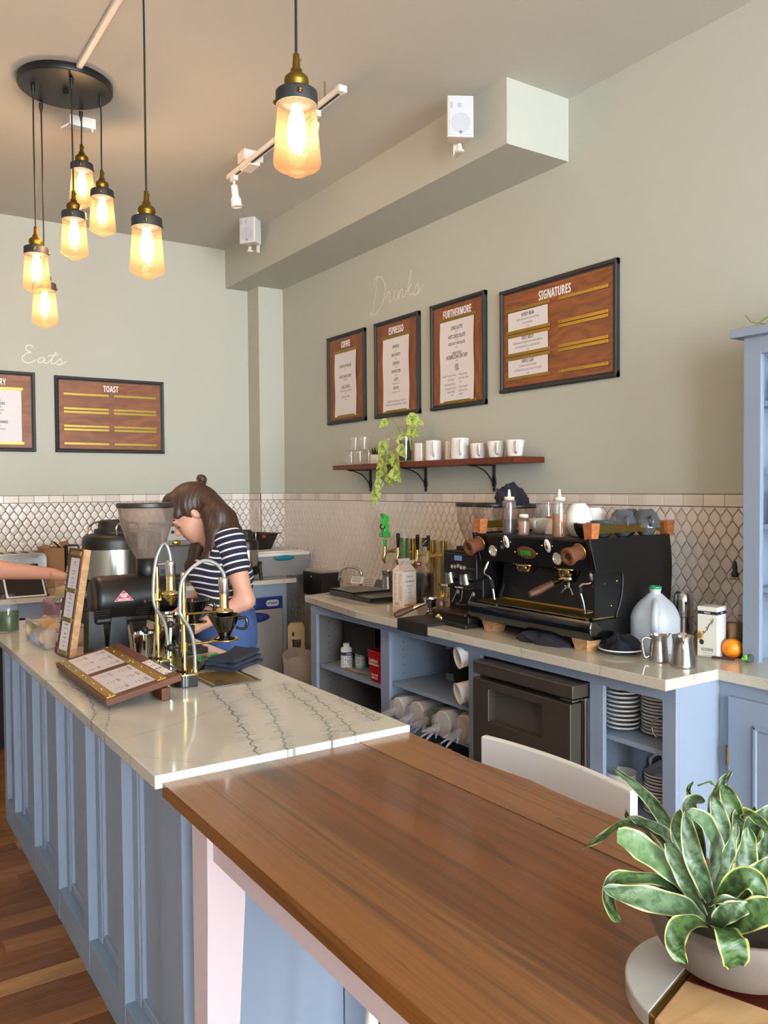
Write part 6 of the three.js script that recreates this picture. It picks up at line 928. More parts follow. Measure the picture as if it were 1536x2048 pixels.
function shapeRound(w, h, r) { const s = new THREE.Shape(), x = -w / 2, y = -h / 2; s.moveTo(x + r, y); s.lineTo(x + w - r, y); s.absarc(x + w - r, y + r, r, -PI / 2, 0); s.lineTo(x + w, y + h - r); s.absarc(x + w - r, y + h - r, r, 0, PI / 2); s.lineTo(x + r, y + h); s.absarc(x + r, y + h - r, r, PI / 2, PI); s.lineTo(x, y + r); s.absarc(x + r, y + r, r, PI, 1.5 * PI); return s; }
const BC = CH + .0006;
{ // four-slot toaster
  const t = thing('toaster', 'four slot stainless toaster against the back wall', 'toaster', [.915, BC, -5.30]);
  const g = ext(shapeRound(.285, .225, .035), .20, .006); g.translate(0, .125, -.10); mesh('shell', g, M.steel, t); const s = []; for (let i = 0; i < 4; i++) s.push(rb(.028, .004, .15, .002, -.10 + i * .067, .2375, 0)); mesh('slots', s, M.black, t);
  for (const x of [-.065, .065]) { mesh('lever', [rb(.042, .018, .022, .004, x, .165, .112), rb(.004, .09, .003, .001, x, .13, .1065)], M.black, t); mesh('slot_rim', rb(.05, .006, .01, .002, x + .01, .118, .108), M.black, t); } mesh('base', rb(.28, .018, .21, .004, 0, .009, 0), M.black, t);
}
{ const t = thing('tablet', 'black tablet with pale bezel lying tilted in front of the toaster', 'tablet', [.905, BC, -5.07], .04); const R = (g) => { g.rotateX(-.75); g.translate(0, .052, 0); return g; }; mesh('case', R(rb(.235, .018, .17, .005, 0, 0, 0).rotateX(PI / 2)), M.charcoal, t); mesh('bezel', R(rb(.215, .15, .004, .002, 0, 0, .009)), M.white, t); mesh('screen', R(rb(.195, .132, .002, .001, 0, 0, .0108)), M.blackGloss, t); mesh('stand', rb(.25, .012, .10, .004, 0, .006, -.0), M.black, t); }
{ const t = thing('cardboard_box', 'open brown cardboard box beside the toaster', 'box', [1.145, BC, -5.52]); mesh('sides', [box(.12, .245, .003, 0, .1225, .09), box(.12, .245, .003, 0, .1225, -.09), box(.003, .245, .18, -.06, .1225, 0), box(.003, .245, .18, .06, .1225, 0), box(.12, .003, .18, 0, .002, 0)], M.cardboard, t); mesh('flap', [box(.055, .002, .18, -.04, .25, 0, 0, 0, .25), box(.05, .002, .10, .04, .262, -.03, 0, 0, -.8)], M.cardboard, t); }
{ const t = thing('lettered_box', 'narrow black box with a pinkish lettered label beside the cardboard box', 'box', [1.249, BC, -5.45]); mesh('box', rb(.075, .262, .11, .003, 0, .131, 0), M.black, t); mesh('label', rb(.055, .235, .002, .0006, 0, .135, .0555), std(0xdac6cb, .7), t); mesh('lettering', [0, 1, 2].map((i) => letters('CAB'[i], .045, .8, .0008).translate(0, .175 - i * .062, .0566)), std(0x4b3f46, .6), t); mesh('torn_flap', box(.05, .03, .002, -.04, .27, .0, .2, 0, .2), M.cardboard, t); }
thingMesh('plastic_bag', mound(.06, .25, .07, .4, 2.2), phy(0x111112, .2), 'shiny black bag standing next to the lettered box', 'bag', [1.335, BC, -5.45]);
{ // grey brewer behind the barista
  const t = thing('coffee_brewer', 'grey steel drip coffee brewer behind the barista', 'coffee machine', [1.93, BC, -5.45]); mesh('tower', rb(.30, .36, .22, .008, 0, .18, -.06), M.steelDark, t); mesh('head', rb(.30, .14, .30, .01, 0, .30, 0), M.steel, t); mesh('top_lid', rb(.29, .012, .28, .004, 0, .376, 0), M.blackSatin, t); mesh('control_panel', rb(.13, .09, .004, .002, -.045, .315, .152), std(0xa8a39c, .4, .5), t);
  mesh('dial', [cyl(.011, .011, .01, -.075, .325, .157, PI / 2), cyl(.011, .011, .01, -.03, .325, .157, PI / 2)], M.black, t); mesh('brass_knob', sph(.02, -.05, .255, .16, 1.4, 1, .6), M.brass, t); mesh('warmer', rb(.28, .03, .28, .006, 0, .02, .02), M.blackSatin, t); mesh('small_sign', rb(.03, .035, .003, .001, -.11, .06, .05), std(0x2c3a60, .5), t);
}
airpot('thermal_server', 'smaller black and steel coffee server on a stand beside the plastic tub', [2.285, BC, -5.10], .4, .082, .095, .205, .3, { stand: true });
{ // lidded plastic tub
  const t = thing('storage_tub', 'clear plastic storage tub with a white lid and teal latch', 'tub', [2.56, BC, -5.40], .0); const g = sq(.31, .285, .14, true); g.scale(1.02, 1, 1.12); g.translate(0, .0005, 0); mesh('body', [g, box(.40, .003, .44, 0, .002, 0)], phy(0xd4d2d4, .22, { transmission: .6, thickness: 0 }), t);
  mesh('lid', [rb(.465, .024, .51, .01, 0, .152, 0), rb(.40, .012, .44, .006, 0, .168, 0)], M.whiteMatte, t); mesh('latch', at(sph(.05, 0, 0, 0, 1.5, .36, .22, 22), .03, .128, .262), std(0x11798a, .4), t);
}
{ // black brew basket on the tub
  const t = thing('brew_basket', 'black square tapered brew basket on the storage tub lid', 'basket', [2.53, BC + .1746, -5.42], .35); const f = (r0, r1, h, y) => sq(r1, r0, h, true).translate(0, y, 0); mesh('basket', [f(.085, .135, .11, .0), f(.078, .128, .11, .002), box(.115, .004, .115, 0, .002, 0)], M.blackSatin, t); mesh('rim', [box(.225, .005, .02, 0, .112, .1), box(.225, .005, .02, 0, .112, -.1), box(.02, .005, .225, .1, .112, 0), box(.02, .005, .225, -.1, .112, 0)], M.blackSatin, t); mesh('red_tab', rb(.03, .022, .004, .001, -.045, .095, .0935), std(0xa8442c, .5), t);
}
{ // beige step stool folded in the corner and a lined bin
  const t = thing('beige_step_stool', 'beige plastic folded step stool leaning in the corner', 'step stool', [2.60, 0, -5.0], -.5); const s = shapeRound(.115, .6, .03); const hp = new THREE.Path(); hp.moveTo(-.025, .10); hp.lineTo(.03, .10); hp.lineTo(.03, .19); hp.lineTo(-.025, .19); hp.closePath(); s.holes.push(hp); mesh('panel', ext(s, .05, .006).translate(0, .31, -.03), std(0xd8c49c, .5), t); mesh('lock_slot', rb(.012, .025, .004, .001, -.02, .54, .027), M.dark, t);
  const b = thing('lined_bin', 'dark waste bin with a pale plastic liner in the corner', 'bin', [2.50, 0, -4.62]); mesh('bucket', lathe([[0, 0], [.13, 0], [.155, .40], [.15, .40], [.125, .01], [0, .01]], 32), M.dark, b); const lg = lathe([[.158, .30], [.168, .35], [.166, .40], [.17, .475], [.165, .478], [.15, .42], [.13, .3]], 40), lp = lg.attributes.position; for (let i = 0; i < lp.count; i++) { const a = Math.atan2(lp.getZ(i), lp.getX(i)), k = 1 + .05 * Math.sin(a * 7) * (lp.getY(i) - .28) / .2; lp.setX(i, lp.getX(i) * k); lp.setZ(i, lp.getZ(i) * k); lp.setY(i, lp.getY(i) + .018 * Math.sin(a * 3 + 1)); } lg.computeVertexNormals(); mesh('liner', lg, phy(0xd9cfc4, .35, { transmission: .35, thickness: 0 }), b); mesh('orange_peel', mound(.06, .03, .05, .4, 6), std(0xd08a1c, .6), b).position.set(-.07, .30, .06);
}
{ // pink tub with a jar and a sprig, behind the menu stand
  const t = thing('pink_cart', 'dusty pink rolling cart seen behind the menu stand', 'cart', [1.03, 0, -4.55]); mesh('shelf_box', [rb(.22, .26, .26, .02, 0, .82, 0)], std(0xa9828a, .6), t); mesh('leg', [[-.09, -.11], [-.09, .11], [.09, -.11], [.09, .11]].map(([x, z]) => rod([x, 0, z], [x, .7, z], .01)), std(0xa9828a, .5), t);
  const j = thing('glass_jar', 'round glass jar of pale treats standing on the pink cart', 'jar', [1.03, .9506, -4.55]); mesh('glass', lathe([[0, 0], [.055, 0], [.068, .02], [.07, .08], [.055, .11], [.05, .115], [.052, .125]], 28), M.glass, j); mesh('contents', lathe([[0, .004], [.052, .005], [.064, .02], [.066, .06], [0, .075]], 22), std(0xc7ad78, .8), j);
  const s = thing('succulent_sprig', 'grey green succulent sprig hanging over the pink cart edge', 'plant', [.955, .9506, -4.42]); const lf = std(0x8d9a84, .6); for (let i = 0; i < 9; i++) { const a = i * 2.4; mesh('leaf', tubeTaper([[0, .01, 0], [Math.cos(a) * .02, .02 + .004 * (i % 3), Math.sin(a) * .02], [Math.cos(a) * .04, .004 * (i % 4) + .004, Math.sin(a) * .04]], [.005, .008, .002], 8, 7), lf, s); } mesh('pot', lathe([[0, 0], [.02, 0], [.024, .02], [0, .02]], 16), M.white, s);
}
// ---------- people: smooth fields meshed with surface nets ----------
function nets(f, mn, mx, h) {
  const nx = Math.ceil((mx[0] - mn[0]) / h) + 1, ny = Math.ceil((mx[1] - mn[1]) / h) + 1, nz = Math.ceil((mx[2] - mn[2]) / h) + 1, D = new Float32Array(nx * ny * nz), id = (i, j, k) => i + nx * (j + ny * k);
  for (let k = 0; k < nz; k++) for (let j = 0; j < ny; j++) for (let i = 0; i < nx; i++) D[id(i, j, k)] = f(mn[0] + i * h, mn[1] + j * h, mn[2] + k * h);
  const P = [], I = [], map = new Int32Array(nx * ny * nz).fill(-1);
  const E = [[0, 1], [2, 3], [4, 5], [6, 7], [0, 2], [1, 3], [4, 6], [5, 7], [0, 4], [1, 5], [2, 6], [3, 7]];
  for (let k = 0; k < nz - 1; k++) for (let j = 0; j < ny - 1; j++) for (let i = 0; i < nx - 1; i++) {
    const v = []; let m = 0; for (let c = 0; c < 8; c++) { const d = D[id(i + (c & 1), j + (c >> 1 & 1), k + (c >> 2))]; v.push(d); if (d < 0) m |= 1 << c; }
    if (m === 0 || m === 255) continue; let n = 0, x = 0, y = 0, z = 0;
    for (const [a, b] of E) if ((v[a] < 0) !== (v[b] < 0)) { const t = v[a] / (v[a] - v[b]); x += (a & 1) + t * ((b & 1) - (a & 1)); y += (a >> 1 & 1) + t * ((b >> 1 & 1) - (a >> 1 & 1)); z += (a >> 2) + t * ((b >> 2) - (a >> 2)); n++; }
    map[id(i, j, k)] = P.length / 3; P.push(mn[0] + (i + x / n) * h, mn[1] + (j + y / n) * h, mn[2] + (k + z / n) * h);
  }
  for (let k = 1; k < nz - 1; k++) for (let j = 1; j < ny - 1; j++) for (let i = 1; i < nx - 1; i++) {
    const a = D[id(i, j, k)]; const q = (b, c) => { if ((a < 0) === (b < 0)) return; if (c.some((v) => v < 0)) return; const [p, r, s, t] = a < 0 ? c : [c[0], c[3], c[2], c[1]]; I.push(p, r, s, p, s, t); };
    q(D[id(i + 1, j, k)], [map[id(i, j - 1, k - 1)], map[id(i, j, k - 1)], map[id(i, j, k)], map[id(i, j - 1, k)]]);
    q(D[id(i, j + 1, k)], [map[id(i - 1, j, k - 1)], map[id(i - 1, j, k)], map[id(i, j, k)], map[id(i, j, k - 1)]]);
    q(D[id(i, j, k + 1)], [map[id(i - 1, j - 1, k)], map[id(i, j - 1, k)], map[id(i, j, k)], map[id(i - 1, j, k)]]);
  }
  const g = new THREE.BufferGeometry(); g.setAttribute('position', new THREE.Float32BufferAttribute(P, 3)); g.setIndex(I); g.computeVertexNormals(); return g;
}
const smin = (a, b, k) => { const h = Math.max(k - Math.abs(a - b), 0) / k; return Math.min(a, b) - h * h * k * .25; };
// tapered capsule a-b with radii
function cap(a, b, ra, rb2) { const bx = b[0] - a[0], by = b[1] - a[1], bz = b[2] - a[2], L = bx * bx + by * by + bz * bz || 1e-9; return (x, y, z) => { const px = x - a[0], py = y - a[1], pz = z - a[2], t = Math.max(0, Math.min(1, (px * bx + py * by + pz * bz) / L)); return Math.hypot(px - t * bx, py - t * by, pz - t * bz) - (ra + (rb2 - ra) * t); }; }
const chain = (pts, r) => pts.slice(1).map((p, i) => cap(pts[i], p, r[i], r[i + 1]));
const blend = (list, k) => (x, y, z) => { let d = 9; for (const f of list) d = smin(d, f(x, y, z), k); return d; };
// frame-aligned ellipsoid (approximate distance)
function ell(c, A, r) { return (x, y, z) => { const p = [x - c[0], y - c[1], z - c[2]]; let s = 0, g = 0; for (let i = 0; i < 3; i++) { const q = (p[0] * A[i][0] + p[1] * A[i][1] + p[2] * A[i][2]); s += (q / r[i]) ** 2; g += (q / (r[i] * r[i])) ** 2; } const k0 = Math.sqrt(s), k1 = Math.sqrt(g); return k0 * (k0 - 1) / (k1 || 1e-6); }; }
const add = (a, ...m) => { const o = [...a]; for (const [v, k] of m) for (let i = 0; i < 3; i++) o[i] += v[i] * k; return o; };
const nrm = (v) => { const l = Math.hypot(...v); return v.map((q) => q / l); }, crs = (a, b) => [a[1] * b[2] - a[2] * b[1], a[2] * b[0] - a[0] * b[2], a[0] * b[1] - a[1] * b[0]], dot3 = (a, b) => a[0] * b[0] + a[1] * b[1] + a[2] * b[2];
function handField(wr, dir, palmN, curl, size = 1) { // wrist, direction of the fingers, palm normal
  const d = nrm(dir), n0 = nrm(add(palmN, [d, -dot3(palmN, d)])), s = crs(d, n0), L = [];
  const at2 = (a, b, c) => add(wr, [d, a * size], [s, b * size], [n0, c * size]);
  L.push(cap(at2(0, 0, 0), at2(.035, .012, 0), .02 * size, .019 * size), cap(at2(.01, .01, 0), at2(.078, .024, 0), .017 * size, .013 * size), cap(at2(.01, 0, 0), at2(.082, .003, 0), .016 * size, .013 * size), cap(at2(.01, -.01, 0), at2(.074, -.022, 0), .017 * size, .013 * size));
  const palm = blend(L, .02), fs = [];
  for (const [b, len, r, a0] of [[.028, .066, .0088, .078], [.009, .075, .0092, .084], [-.010, .07, .0088, .082], [-.027, .055, .0078, .074]]) { const c = curl * size; const p0 = at2(a0, b, 0), p1 = add(p0, [d, len * .42 * size], [n0, c * .4 * len * .6]), p2 = add(p1, [d, len * .28 * size], [n0, c * len * .55]), p3 = add(p2, [d, len * .14 * size], [n0, c * len * .5]); fs.push(blend(chain([p0, p1, p2, p3], [r, r * .96, r * .9, r * .78].map((q) => q * size)), .006)); }
  const t0 = at2(.022, .026, .004), t1 = at2(.05, .046, .016), t2 = at2(.075, .05, .028); const th = blend(chain([t0, t1, t2], [.0125, .0105, .008].map((q) => q * size)), .008);
  return (x, y, z) => smin(Math.min(...fs.map((f) => f(x, y, z))), smin(palm(x, y, z), th(x, y, z), .01), .006);
}
const skin = phy(0xc9957f, .5, { sheen: .2 }), skinArm = phy(0xc08a76, .55);
{
  const t = info(new THREE.Group(), 'barista with long brown hair and a navy striped shirt looking down behind the island', 'person'); t.name = 'person'; used.person = 0; t.position.set(1.446, 0, -3.47); t.rotation.y = -.5862; scene.add(t);
  const F = nrm([-.74, -.62, .26]), U = nrm(add([0, 1, 0], [F, -F[1]])), S = crs(U, F), A = [F, U, S], C = [-.143, 1.414, -.01];
  const hp = (f, u, s) => add(C, [F, f], [U, u], [S, s]);
  // head: cranium, face, jaw, nose, lips, brow, ears, neck
  const NB = [-.025, 1.262, -.03];
  const headF = (() => { const L = [ell(hp(-.012, .03, 0), A, [.094, .086, .073]), ell(hp(.03, -.035, 0), A, [.062, .078, .06]), cap(hp(.052, -.088, 0), hp(.064, -.094, 0), .024, .018), cap(hp(.0, -.06, .048), hp(.052, -.09, .016), .018, .018), cap(hp(.0, -.06, -.048), hp(.052, -.09, -.016), .018, .018), cap(hp(-.035, -.055, 0), NB, .05, .056), cap(hp(-.02, -.06, 0), add(NB, [[-.03, .03, .01], 1]), .044, .05)]; const b = blend(L, .03);
    const cheeks = blend([cap(hp(.058, -.035, .032), hp(.066, -.05, .024), .02, .016), cap(hp(.058, -.035, -.032), hp(.066, -.05, -.024), .02, .016)], .02);
    const nose = blend([cap(hp(.082, .0, 0), hp(.106, -.036, 0), .0075, .0092), cap(hp(.094, -.041, .008), hp(.094, -.041, -.008), .0065, .0065)], .008), brow = cap(hp(.082, .016, .03), hp(.082, .016, -.03), .009, .009), lips = blend([cap(hp(.083, -.062, .014), hp(.083, -.062, -.014), .0058, .0058), cap(hp(.080, -.070, .012), hp(.080, -.070, -.012), .0058, .0058)], .004);
    const eyes = blend([ell(hp(.072, -.004, .031), A, [.014, .011, .016]), ell(hp(.072, -.004, -.031), A, [.014, .011, .016])], .006);
    const ears = [1, -1].map((e) => { const ring = ell(hp(-.012, -.004, e * .072), [F, U, S], [.019, .031, .010]), pit = ell(hp(-.009, -.002, e * .083), A, [.009, .017, .007]); return (x, y, z) => Math.max(ring(x, y, z), -pit(x, y, z)); });
    return (x, y, z) => { let d = smin(b(x, y, z), cheeks(x, y, z), .02); d = smin(d, brow(x, y, z), .014); d = smin(d, nose(x, y, z), .009); d = smin(d, lips(x, y, z), .005); d = smin(d, eyes(x, y, z), .006); return smin(d, Math.min(ears[0](x, y, z), ears[1](x, y, z)), .006); }; })();
  const sL = [.058, 1.268, .118], eL = [.122, 1.045, .165], wL = [-.065, .945, .215], sR = [-.075, 1.255, -.195], eR = [-.095, 1.075, -.225], wR = [-.225, .97, -.13];
  const torsoL = [cap([.035, 1.245, .085], [-.06, 1.235, -.155], .068, .066), cap([.01, 1.16, .05], [-.035, 1.15, -.10], .095, .09), cap([-.07, 1.145, .05], [-.082, 1.14, -.055], .062, .06), cap([.005, 1.12, -.02], [.012, 1.0, -.01], .112, .105), cap([.015, .95, .05], [.0, .95, -.07], .11, .11), cap([.02, .88, .06], [.0, .88, -.08], .115, .115), cap(NB, [-.01, 1.22, -.03], .058, .075)];
  const legs = [...chain([[.04, .84, .075], [.03, .48, .09], [.07, .07, .08]], [.088, .058, .042]), ...chain([[.0, .84, -.095], [-.01, .48, -.11], [.03, .07, -.12]], [.088, .058, .042])];
  const armL = blend(chain([sL, eL, wL], [.05, .037, .024]), .03), armR = blend(chain([sR, eR, wR], [.048, .036, .024]), .03);
  const feet = blend([cap([.06, .035, .08], [-.12, .03, .12], .042, .034), cap([.02, .035, -.12], [-.16, .03, -.09], .042, .034)], .02);
  const torso = blend(torsoL, .05), legF = blend(legs, .04);
  const bodyF = (x, y, z) => { let d = smin(torso(x, y, z), legF(x, y, z), .06); d = smin(d, armL(x, y, z), .035); d = smin(d, armR(x, y, z), .035); return Math.min(d, feet(x, y, z)); };
  const hL = handField(wL, [-.085, -.045, -.02], [-.2, -.9, -.2], .8, .92), hR = handField(wR, [-.06, -.05, .05], [-.4, -.8, -.3], .8, .92);
  const box3 = (c, r) => [c.map((q) => q - r), c.map((q) => q + r)];
  mesh('body', [nets(bodyF, [-.36, -.01, -.33], [.25, 1.36, .30], .0125), nets(headF, [-.30, 1.215, -.13], [.05, 1.59, .11], .0042), nets(hL, ...box3([-.12, .90, .20], .12), .0036), nets(hR, ...box3([-.27, .92, -.10], .12), .0036)], skin, t);
  // clothes
  const neckV = blend([cap([-.105, 1.31, .0], [-.125, 1.175, .012], .075, .02), cap([-.06, 1.31, -.03], [-.1, 1.29, 0], .07, .07)], .02);
  const shirtF = (x, y, z) => { const w = .010 + .004 * Math.sin(x * 60 + y * 20) * cl((1.12 - y) * 8); let d = torso(x, y, z) - w; d = Math.max(d, 1.005 + .012 * Math.sin(x * 30 + z * 22) - y, -neckV(x, y, z)); return d; };
  const stripe = tex(16, 128, (u, v) => (v > .40 && v < .66 ? [226, 222, 226] : [27, 30, 50])); stripe.repeat.set(1, 1);
  const shM = std(0xffffff, .9, 0, { map: stripe }), P0 = .0292;
  const uvStripe = (g, f) => { const p = g.attributes.position, u = new Float32Array(p.count * 2); for (let i = 0; i < p.count; i++) { u[2 * i] = p.getX(i) * 3; u[2 * i + 1] = f(p.getX(i), p.getY(i), p.getZ(i)) / P0; } g.setAttribute('uv', new THREE.BufferAttribute(u, 2)); return g; };
  const fem = 1.1; mesh('shirt', uvStripe(nets(shirtF, [-.20, .97, -.30], [.20, 1.36, .26], .007), (x, y, z) => y + .006 * Math.sin(x * 26 + z * 9) + .010 * Math.sin(z * 12) - .10 * x * cl((1.1 - y) * 4)), shM, t);
  const sleeve = (s, e) => { const ax = nrm(add(e, [s, -1])), c = blend(chain([add(s, [ax, -.03]), add(s, [ax, .125])], [.066, .0525]), .01); return uvStripe(nets((x, y, z) => Math.max(c(x, y, z), dot3([x - s[0], y - s[1], z - s[2]], ax) - .118), [Math.min(s[0], e[0]) - .12, 1.05, s[2] - .1], [Math.max(s[0], e[0]) + .1, 1.35, s[2] + .1], .006), (x, y, z) => dot3([x - s[0], y - s[1], z - s[2]], ax) * 1.02); };
  mesh('sleeve', sleeve(sL, eL), shM, t); mesh('sleeve', sleeve(sR, eR), shM, t);
  const jeanT = tex(256, 256, (u, v, x, y) => { const k = .8 + .35 * fbm(x * .05, y * .03, 3) + .12 * H2(x, y); return [58 * k, 82 * k, 130 * k]; });
  const jeansF = (x, y, z) => Math.max(smin(blend(torsoL.slice(4, 6), .05)(x, y, z), legF(x, y, z), .06) - .011, y - 1.0, .05 - y);
  mesh('jeans', uvm(nets(jeansF, [-.2, .03, -.27], [.2, 1.02, .24], .009), false, 3), std(0xffffff, .85, 0, { map: jeanT }), t); mesh('jeans_seam', tube([[.128, .965, .0], [.135, .90, .075], [.125, .80, .12], [.11, .7, .14]], .0022, 16, 5), std(0xb9ab94, .8), t);
  mesh('shoe', [nets((x, y, z) => feet(x, y, z) - .006, [-.25, -.02, -.2], [.14, .1, .2], .012)], std(0x26262a, .7), t);
  // hair: cap over the skull, long strands to back and front, a small top knot
  const hairT = tex(256, 512, (u, v, x, y) => { const k = .72 + .6 * fbm(x * .22, y * .012, 3) - .1; return [64 * k, 41 * k, 32 * k]; });
  const capF = (() => { const o = ell(hp(-.022, .036, 0), A, [.106, .094, .088]), faceCut = ell(hp(.082, -.06, 0), A, [.094, .108, .12]), earCut = ell(hp(-.004, -.02, .085), A, [.022, .036, .03]), bang = blend([cap(hp(.03, .10, -.01), hp(.082, .055, .02), .03, .02), cap(hp(.03, .095, .03), hp(.058, .035, .06), .024, .015), cap(hp(.05, .09, -.03), hp(.085, .045, -.03), .028, .018)], .03); return (x, y, z) => smin(Math.max(o(x, y, z), -faceCut(x, y, z), -earCut(x, y, z)), bang(x, y, z), .015); })();
  const locks = [chain([hp(-.075, .02, .03), [-.005, 1.40, .05], [.02, 1.325, .075], [.055, 1.265, .085], [.075, 1.22, .075]], [.055, .055, .045, .036, .02]), chain([hp(-.085, .0, -.01), [.0, 1.38, .0], [.035, 1.31, -.02], [.075, 1.25, -.01]], [.06, .06, .05, .03]), chain([[-.055, 1.41, .075], [-.025, 1.335, .092], [-.02, 1.28, .105], [-.045, 1.225, .108], [-.065, 1.19, .095]], [.024, .032, .032, .026, .01]), chain([hp(-.01, -.04, -.075), [-.115, 1.315, -.085], [-.128, 1.24, -.05], [-.145, 1.175, -.01], [-.152, 1.12, .005]], [.024, .034, .033, .027, .008]), chain([[-.10, 1.33, -.03], [-.112, 1.26, -.01], [-.125, 1.19, .01], [-.14, 1.145, .015]], [.018, .024, .02, .007])].flat();
  const bun = ell(hp(-.130, .088, 0), A, [.022, .024, .03]), lockF = blend(locks, .02), hairF = (x, y, z) => smin(smin(capF(x, y, z), lockF(x, y, z), .02), bun(x, y, z), .008) + .0008 * Math.sin(x * 420 + z * 380 + y * 30) + .0025 * (vn(x * 160 + z * 90, y * 14) - .5);
  const hg = nets(hairF, [-.30, 1.07, -.17], [.14, 1.62, .17], .0045); const hpn = hg.attributes.position, hu = new Float32Array(hpn.count * 2); for (let i = 0; i < hpn.count; i++) { hu[2 * i] = (hpn.getX(i) * 1.1 + hpn.getZ(i) * .9) * 6; hu[2 * i + 1] = hpn.getY(i) * 2; } hg.setAttribute('uv', new THREE.BufferAttribute(hu, 2));
  const hair = mesh('hair', hg, std(0xffffff, .48, 0, { map: hairT }), t);
  const kb = hp(-.118, .078, 0); mesh('hair_tie', at(new THREE.TorusGeometry(.0225, .0032, 8, 20), ...kb, .9, .3, 0), std(0xb8784c, .4, .3), hair);
  for (const e of [1, -1]) { mesh('eyebrow', tube([hp(.087, .022, e * .014), hp(.087, .028, e * .028), hp(.078, .024, e * .043)], .0028, 10, 6), std(0x3a2519, .9), t); mesh('eyelashes', tube([hp(.086, -.010, e * .020), hp(.0865, -.014, e * .031), hp(.079, -.011, e * .043)], .0017, 10, 6), std(0x2a1b16, .9), t); }
  mesh('lips', [tubeTaper([hp(.083, -.064, .017), hp(.089, -.062, .004), hp(.089, -.062, -.004), hp(.083, -.064, -.017)], [.0015, .0042, .0042, .0015]), tubeTaper([hp(.082, -.066, .015), hp(.086, -.070, .003), hp(.086, -.070, -.003), hp(.082, -.066, -.015)], [.0015, .0045, .0045, .0015])], std(0xa6605a, .5), t);
}
{ // a second worker, outside the picture except for a bare arm reaching in from the left
  const t = info(new THREE.Group(), 'bare forearm of a person reaching in from the left over the island', 'person'); t.name = nm('person'); t.position.set(0, 0, 0); scene.add(t);
  const sh = [.20, 1.36, -4.62], el = [.50, 1.155, -4.36], wr = [.862, 1.128, -4.10];
  const f = blend(chain([sh, el, add(el, [[.13, -.006, .093], 1]), wr], [.055, .043, .046, .026]), .03), hd = handField(add(wr, [[-.005, 0, -.004], 1]), [.066, -.022, .038], [.15, -.9, .3], .7, 1);
  const g1 = nets(f, [.1, 1.05, -4.72], [.92, 1.45, -4.02], .008), g2 = nets(hd, [.80, .99, -4.22], [1.08, 1.21, -3.9], .0036);
  mesh('arm', [g1, g2], skinArm, t);
  mesh('torso', [nets(blend([cap([.02, 1.33, -4.68], [-.3, 1.33, -4.85], .10, .10), cap([-.1, 1.15, -4.75], [-.1, .85, -4.75], .16, .16)], .08), [-.5, .6, -5.05], [.2, 1.55, -4.4], .02)], std(0x5a5f66, .9), t);
  mesh('legs', [rod([-.18, .9, -4.78], [-.18, .02, -4.78], .09, .06, 14), rod([-.02, .9, -4.72], [-.02, .02, -4.72], .09, .06, 14)], std(0x2c3340, .9), t); mesh('head', [sph(.11, -.12, 1.62, -4.77, .85, 1.1, .95), rod([-.12, 1.4, -4.77], [-.12, 1.56, -4.77], .055)], skinArm, t);
  mesh('sleeve', nets((x, y, z) => blend(chain([sh, add(sh, [[.16, -.11, .14], 1])], [.075, .066]), .01)(x, y, z), [.05, 1.1, -4.75], [.5, 1.5, -4.35], .012), std(0x5a5f66, .9), t);
}
// ---------- plant in a stone bowl on a round board, nearest the camera ----------
const PB = .897 + .0006;
{
  const t = thing('serving_board', 'round board of white marble, pale wood and dark wood under the plant bowl', 'serving board', [.898, PB, -.583], 0), R = .135, th = .0165;
  // dividing lines (local x, z): marble lies beyond the brass strip, pale wood along the lower left
  const arcPts = (a0, a1, n = 26) => Array.from({ length: n + 1 }, (_, i) => { const a = a0 + (a1 - a0) * i / n; return [R * Math.cos(a), R * Math.sin(a)]; });
  const clip = (poly, n, d, sgn) => { const o = []; for (let i = 0; i < poly.length; i++) { const a = poly[i], b = poly[(i + 1) % poly.length], da = sgn * (a[0] * n[0] + a[1] * n[1] - d), db = sgn * (b[0] * n[0] + b[1] * n[1] - d); if (da >= 0) o.push(a); if (da * db < 0) { const k = da / (da - db); o.push([a[0] + (b[0] - a[0]) * k, a[1] + (b[1] - a[1]) * k]); } } return o; };
  const full = arcPts(0, PI * 2, 96).slice(0, -1);
  const n1 = nrm([-.28, 0, -.96]).filter((_, i) => i !== 1), d1 = .058, n2 = nrm([-.955, 0, .297]).filter((_, i) => i !== 1), d2 = .025;
  const slab = (poly, h = th) => { const g = ext(shape(poly.map(([x, z]) => [x, -z])), h, .0022); g.rotateX(-PI / 2); g.translate(0, 0, 0); return g; };
  const marble = clip(full, n1, d1 + .009, 1), strip = clip(clip(full, n1, d1 + .0088, -1), n1, d1, 1), rest = clip(full, n1, d1 - .0002, -1);
  mesh('marble_piece', slab(marble), phy(0xd9d7d4, .22, { map: tex(256, 256, (u, v) => { const k = .86 + .22 * fbm(u * 5, v * 9, 4); return [235 * k, 234 * k, 232 * k]; }) }), t);
  mesh('brass_strip', slab(strip, th - .0002), M.brassDull, t);
  const pw = woodTex(256, 128, [216, 180, 132], [188, 146, 100], [202, 162, 114], { fv: 6 }); mesh('pale_wood', uvm(slab(clip(rest, n2, d2, 1)), false, 3), std(0xffffff, .45, 0, { map: pw }), t);
  mesh('dark_wood', uvm(slab(clip(rest, n2, d2 - .0002, -1)), false, 2), std(0xa8594a, .4, 0, { map: T.walnut }), t);
}
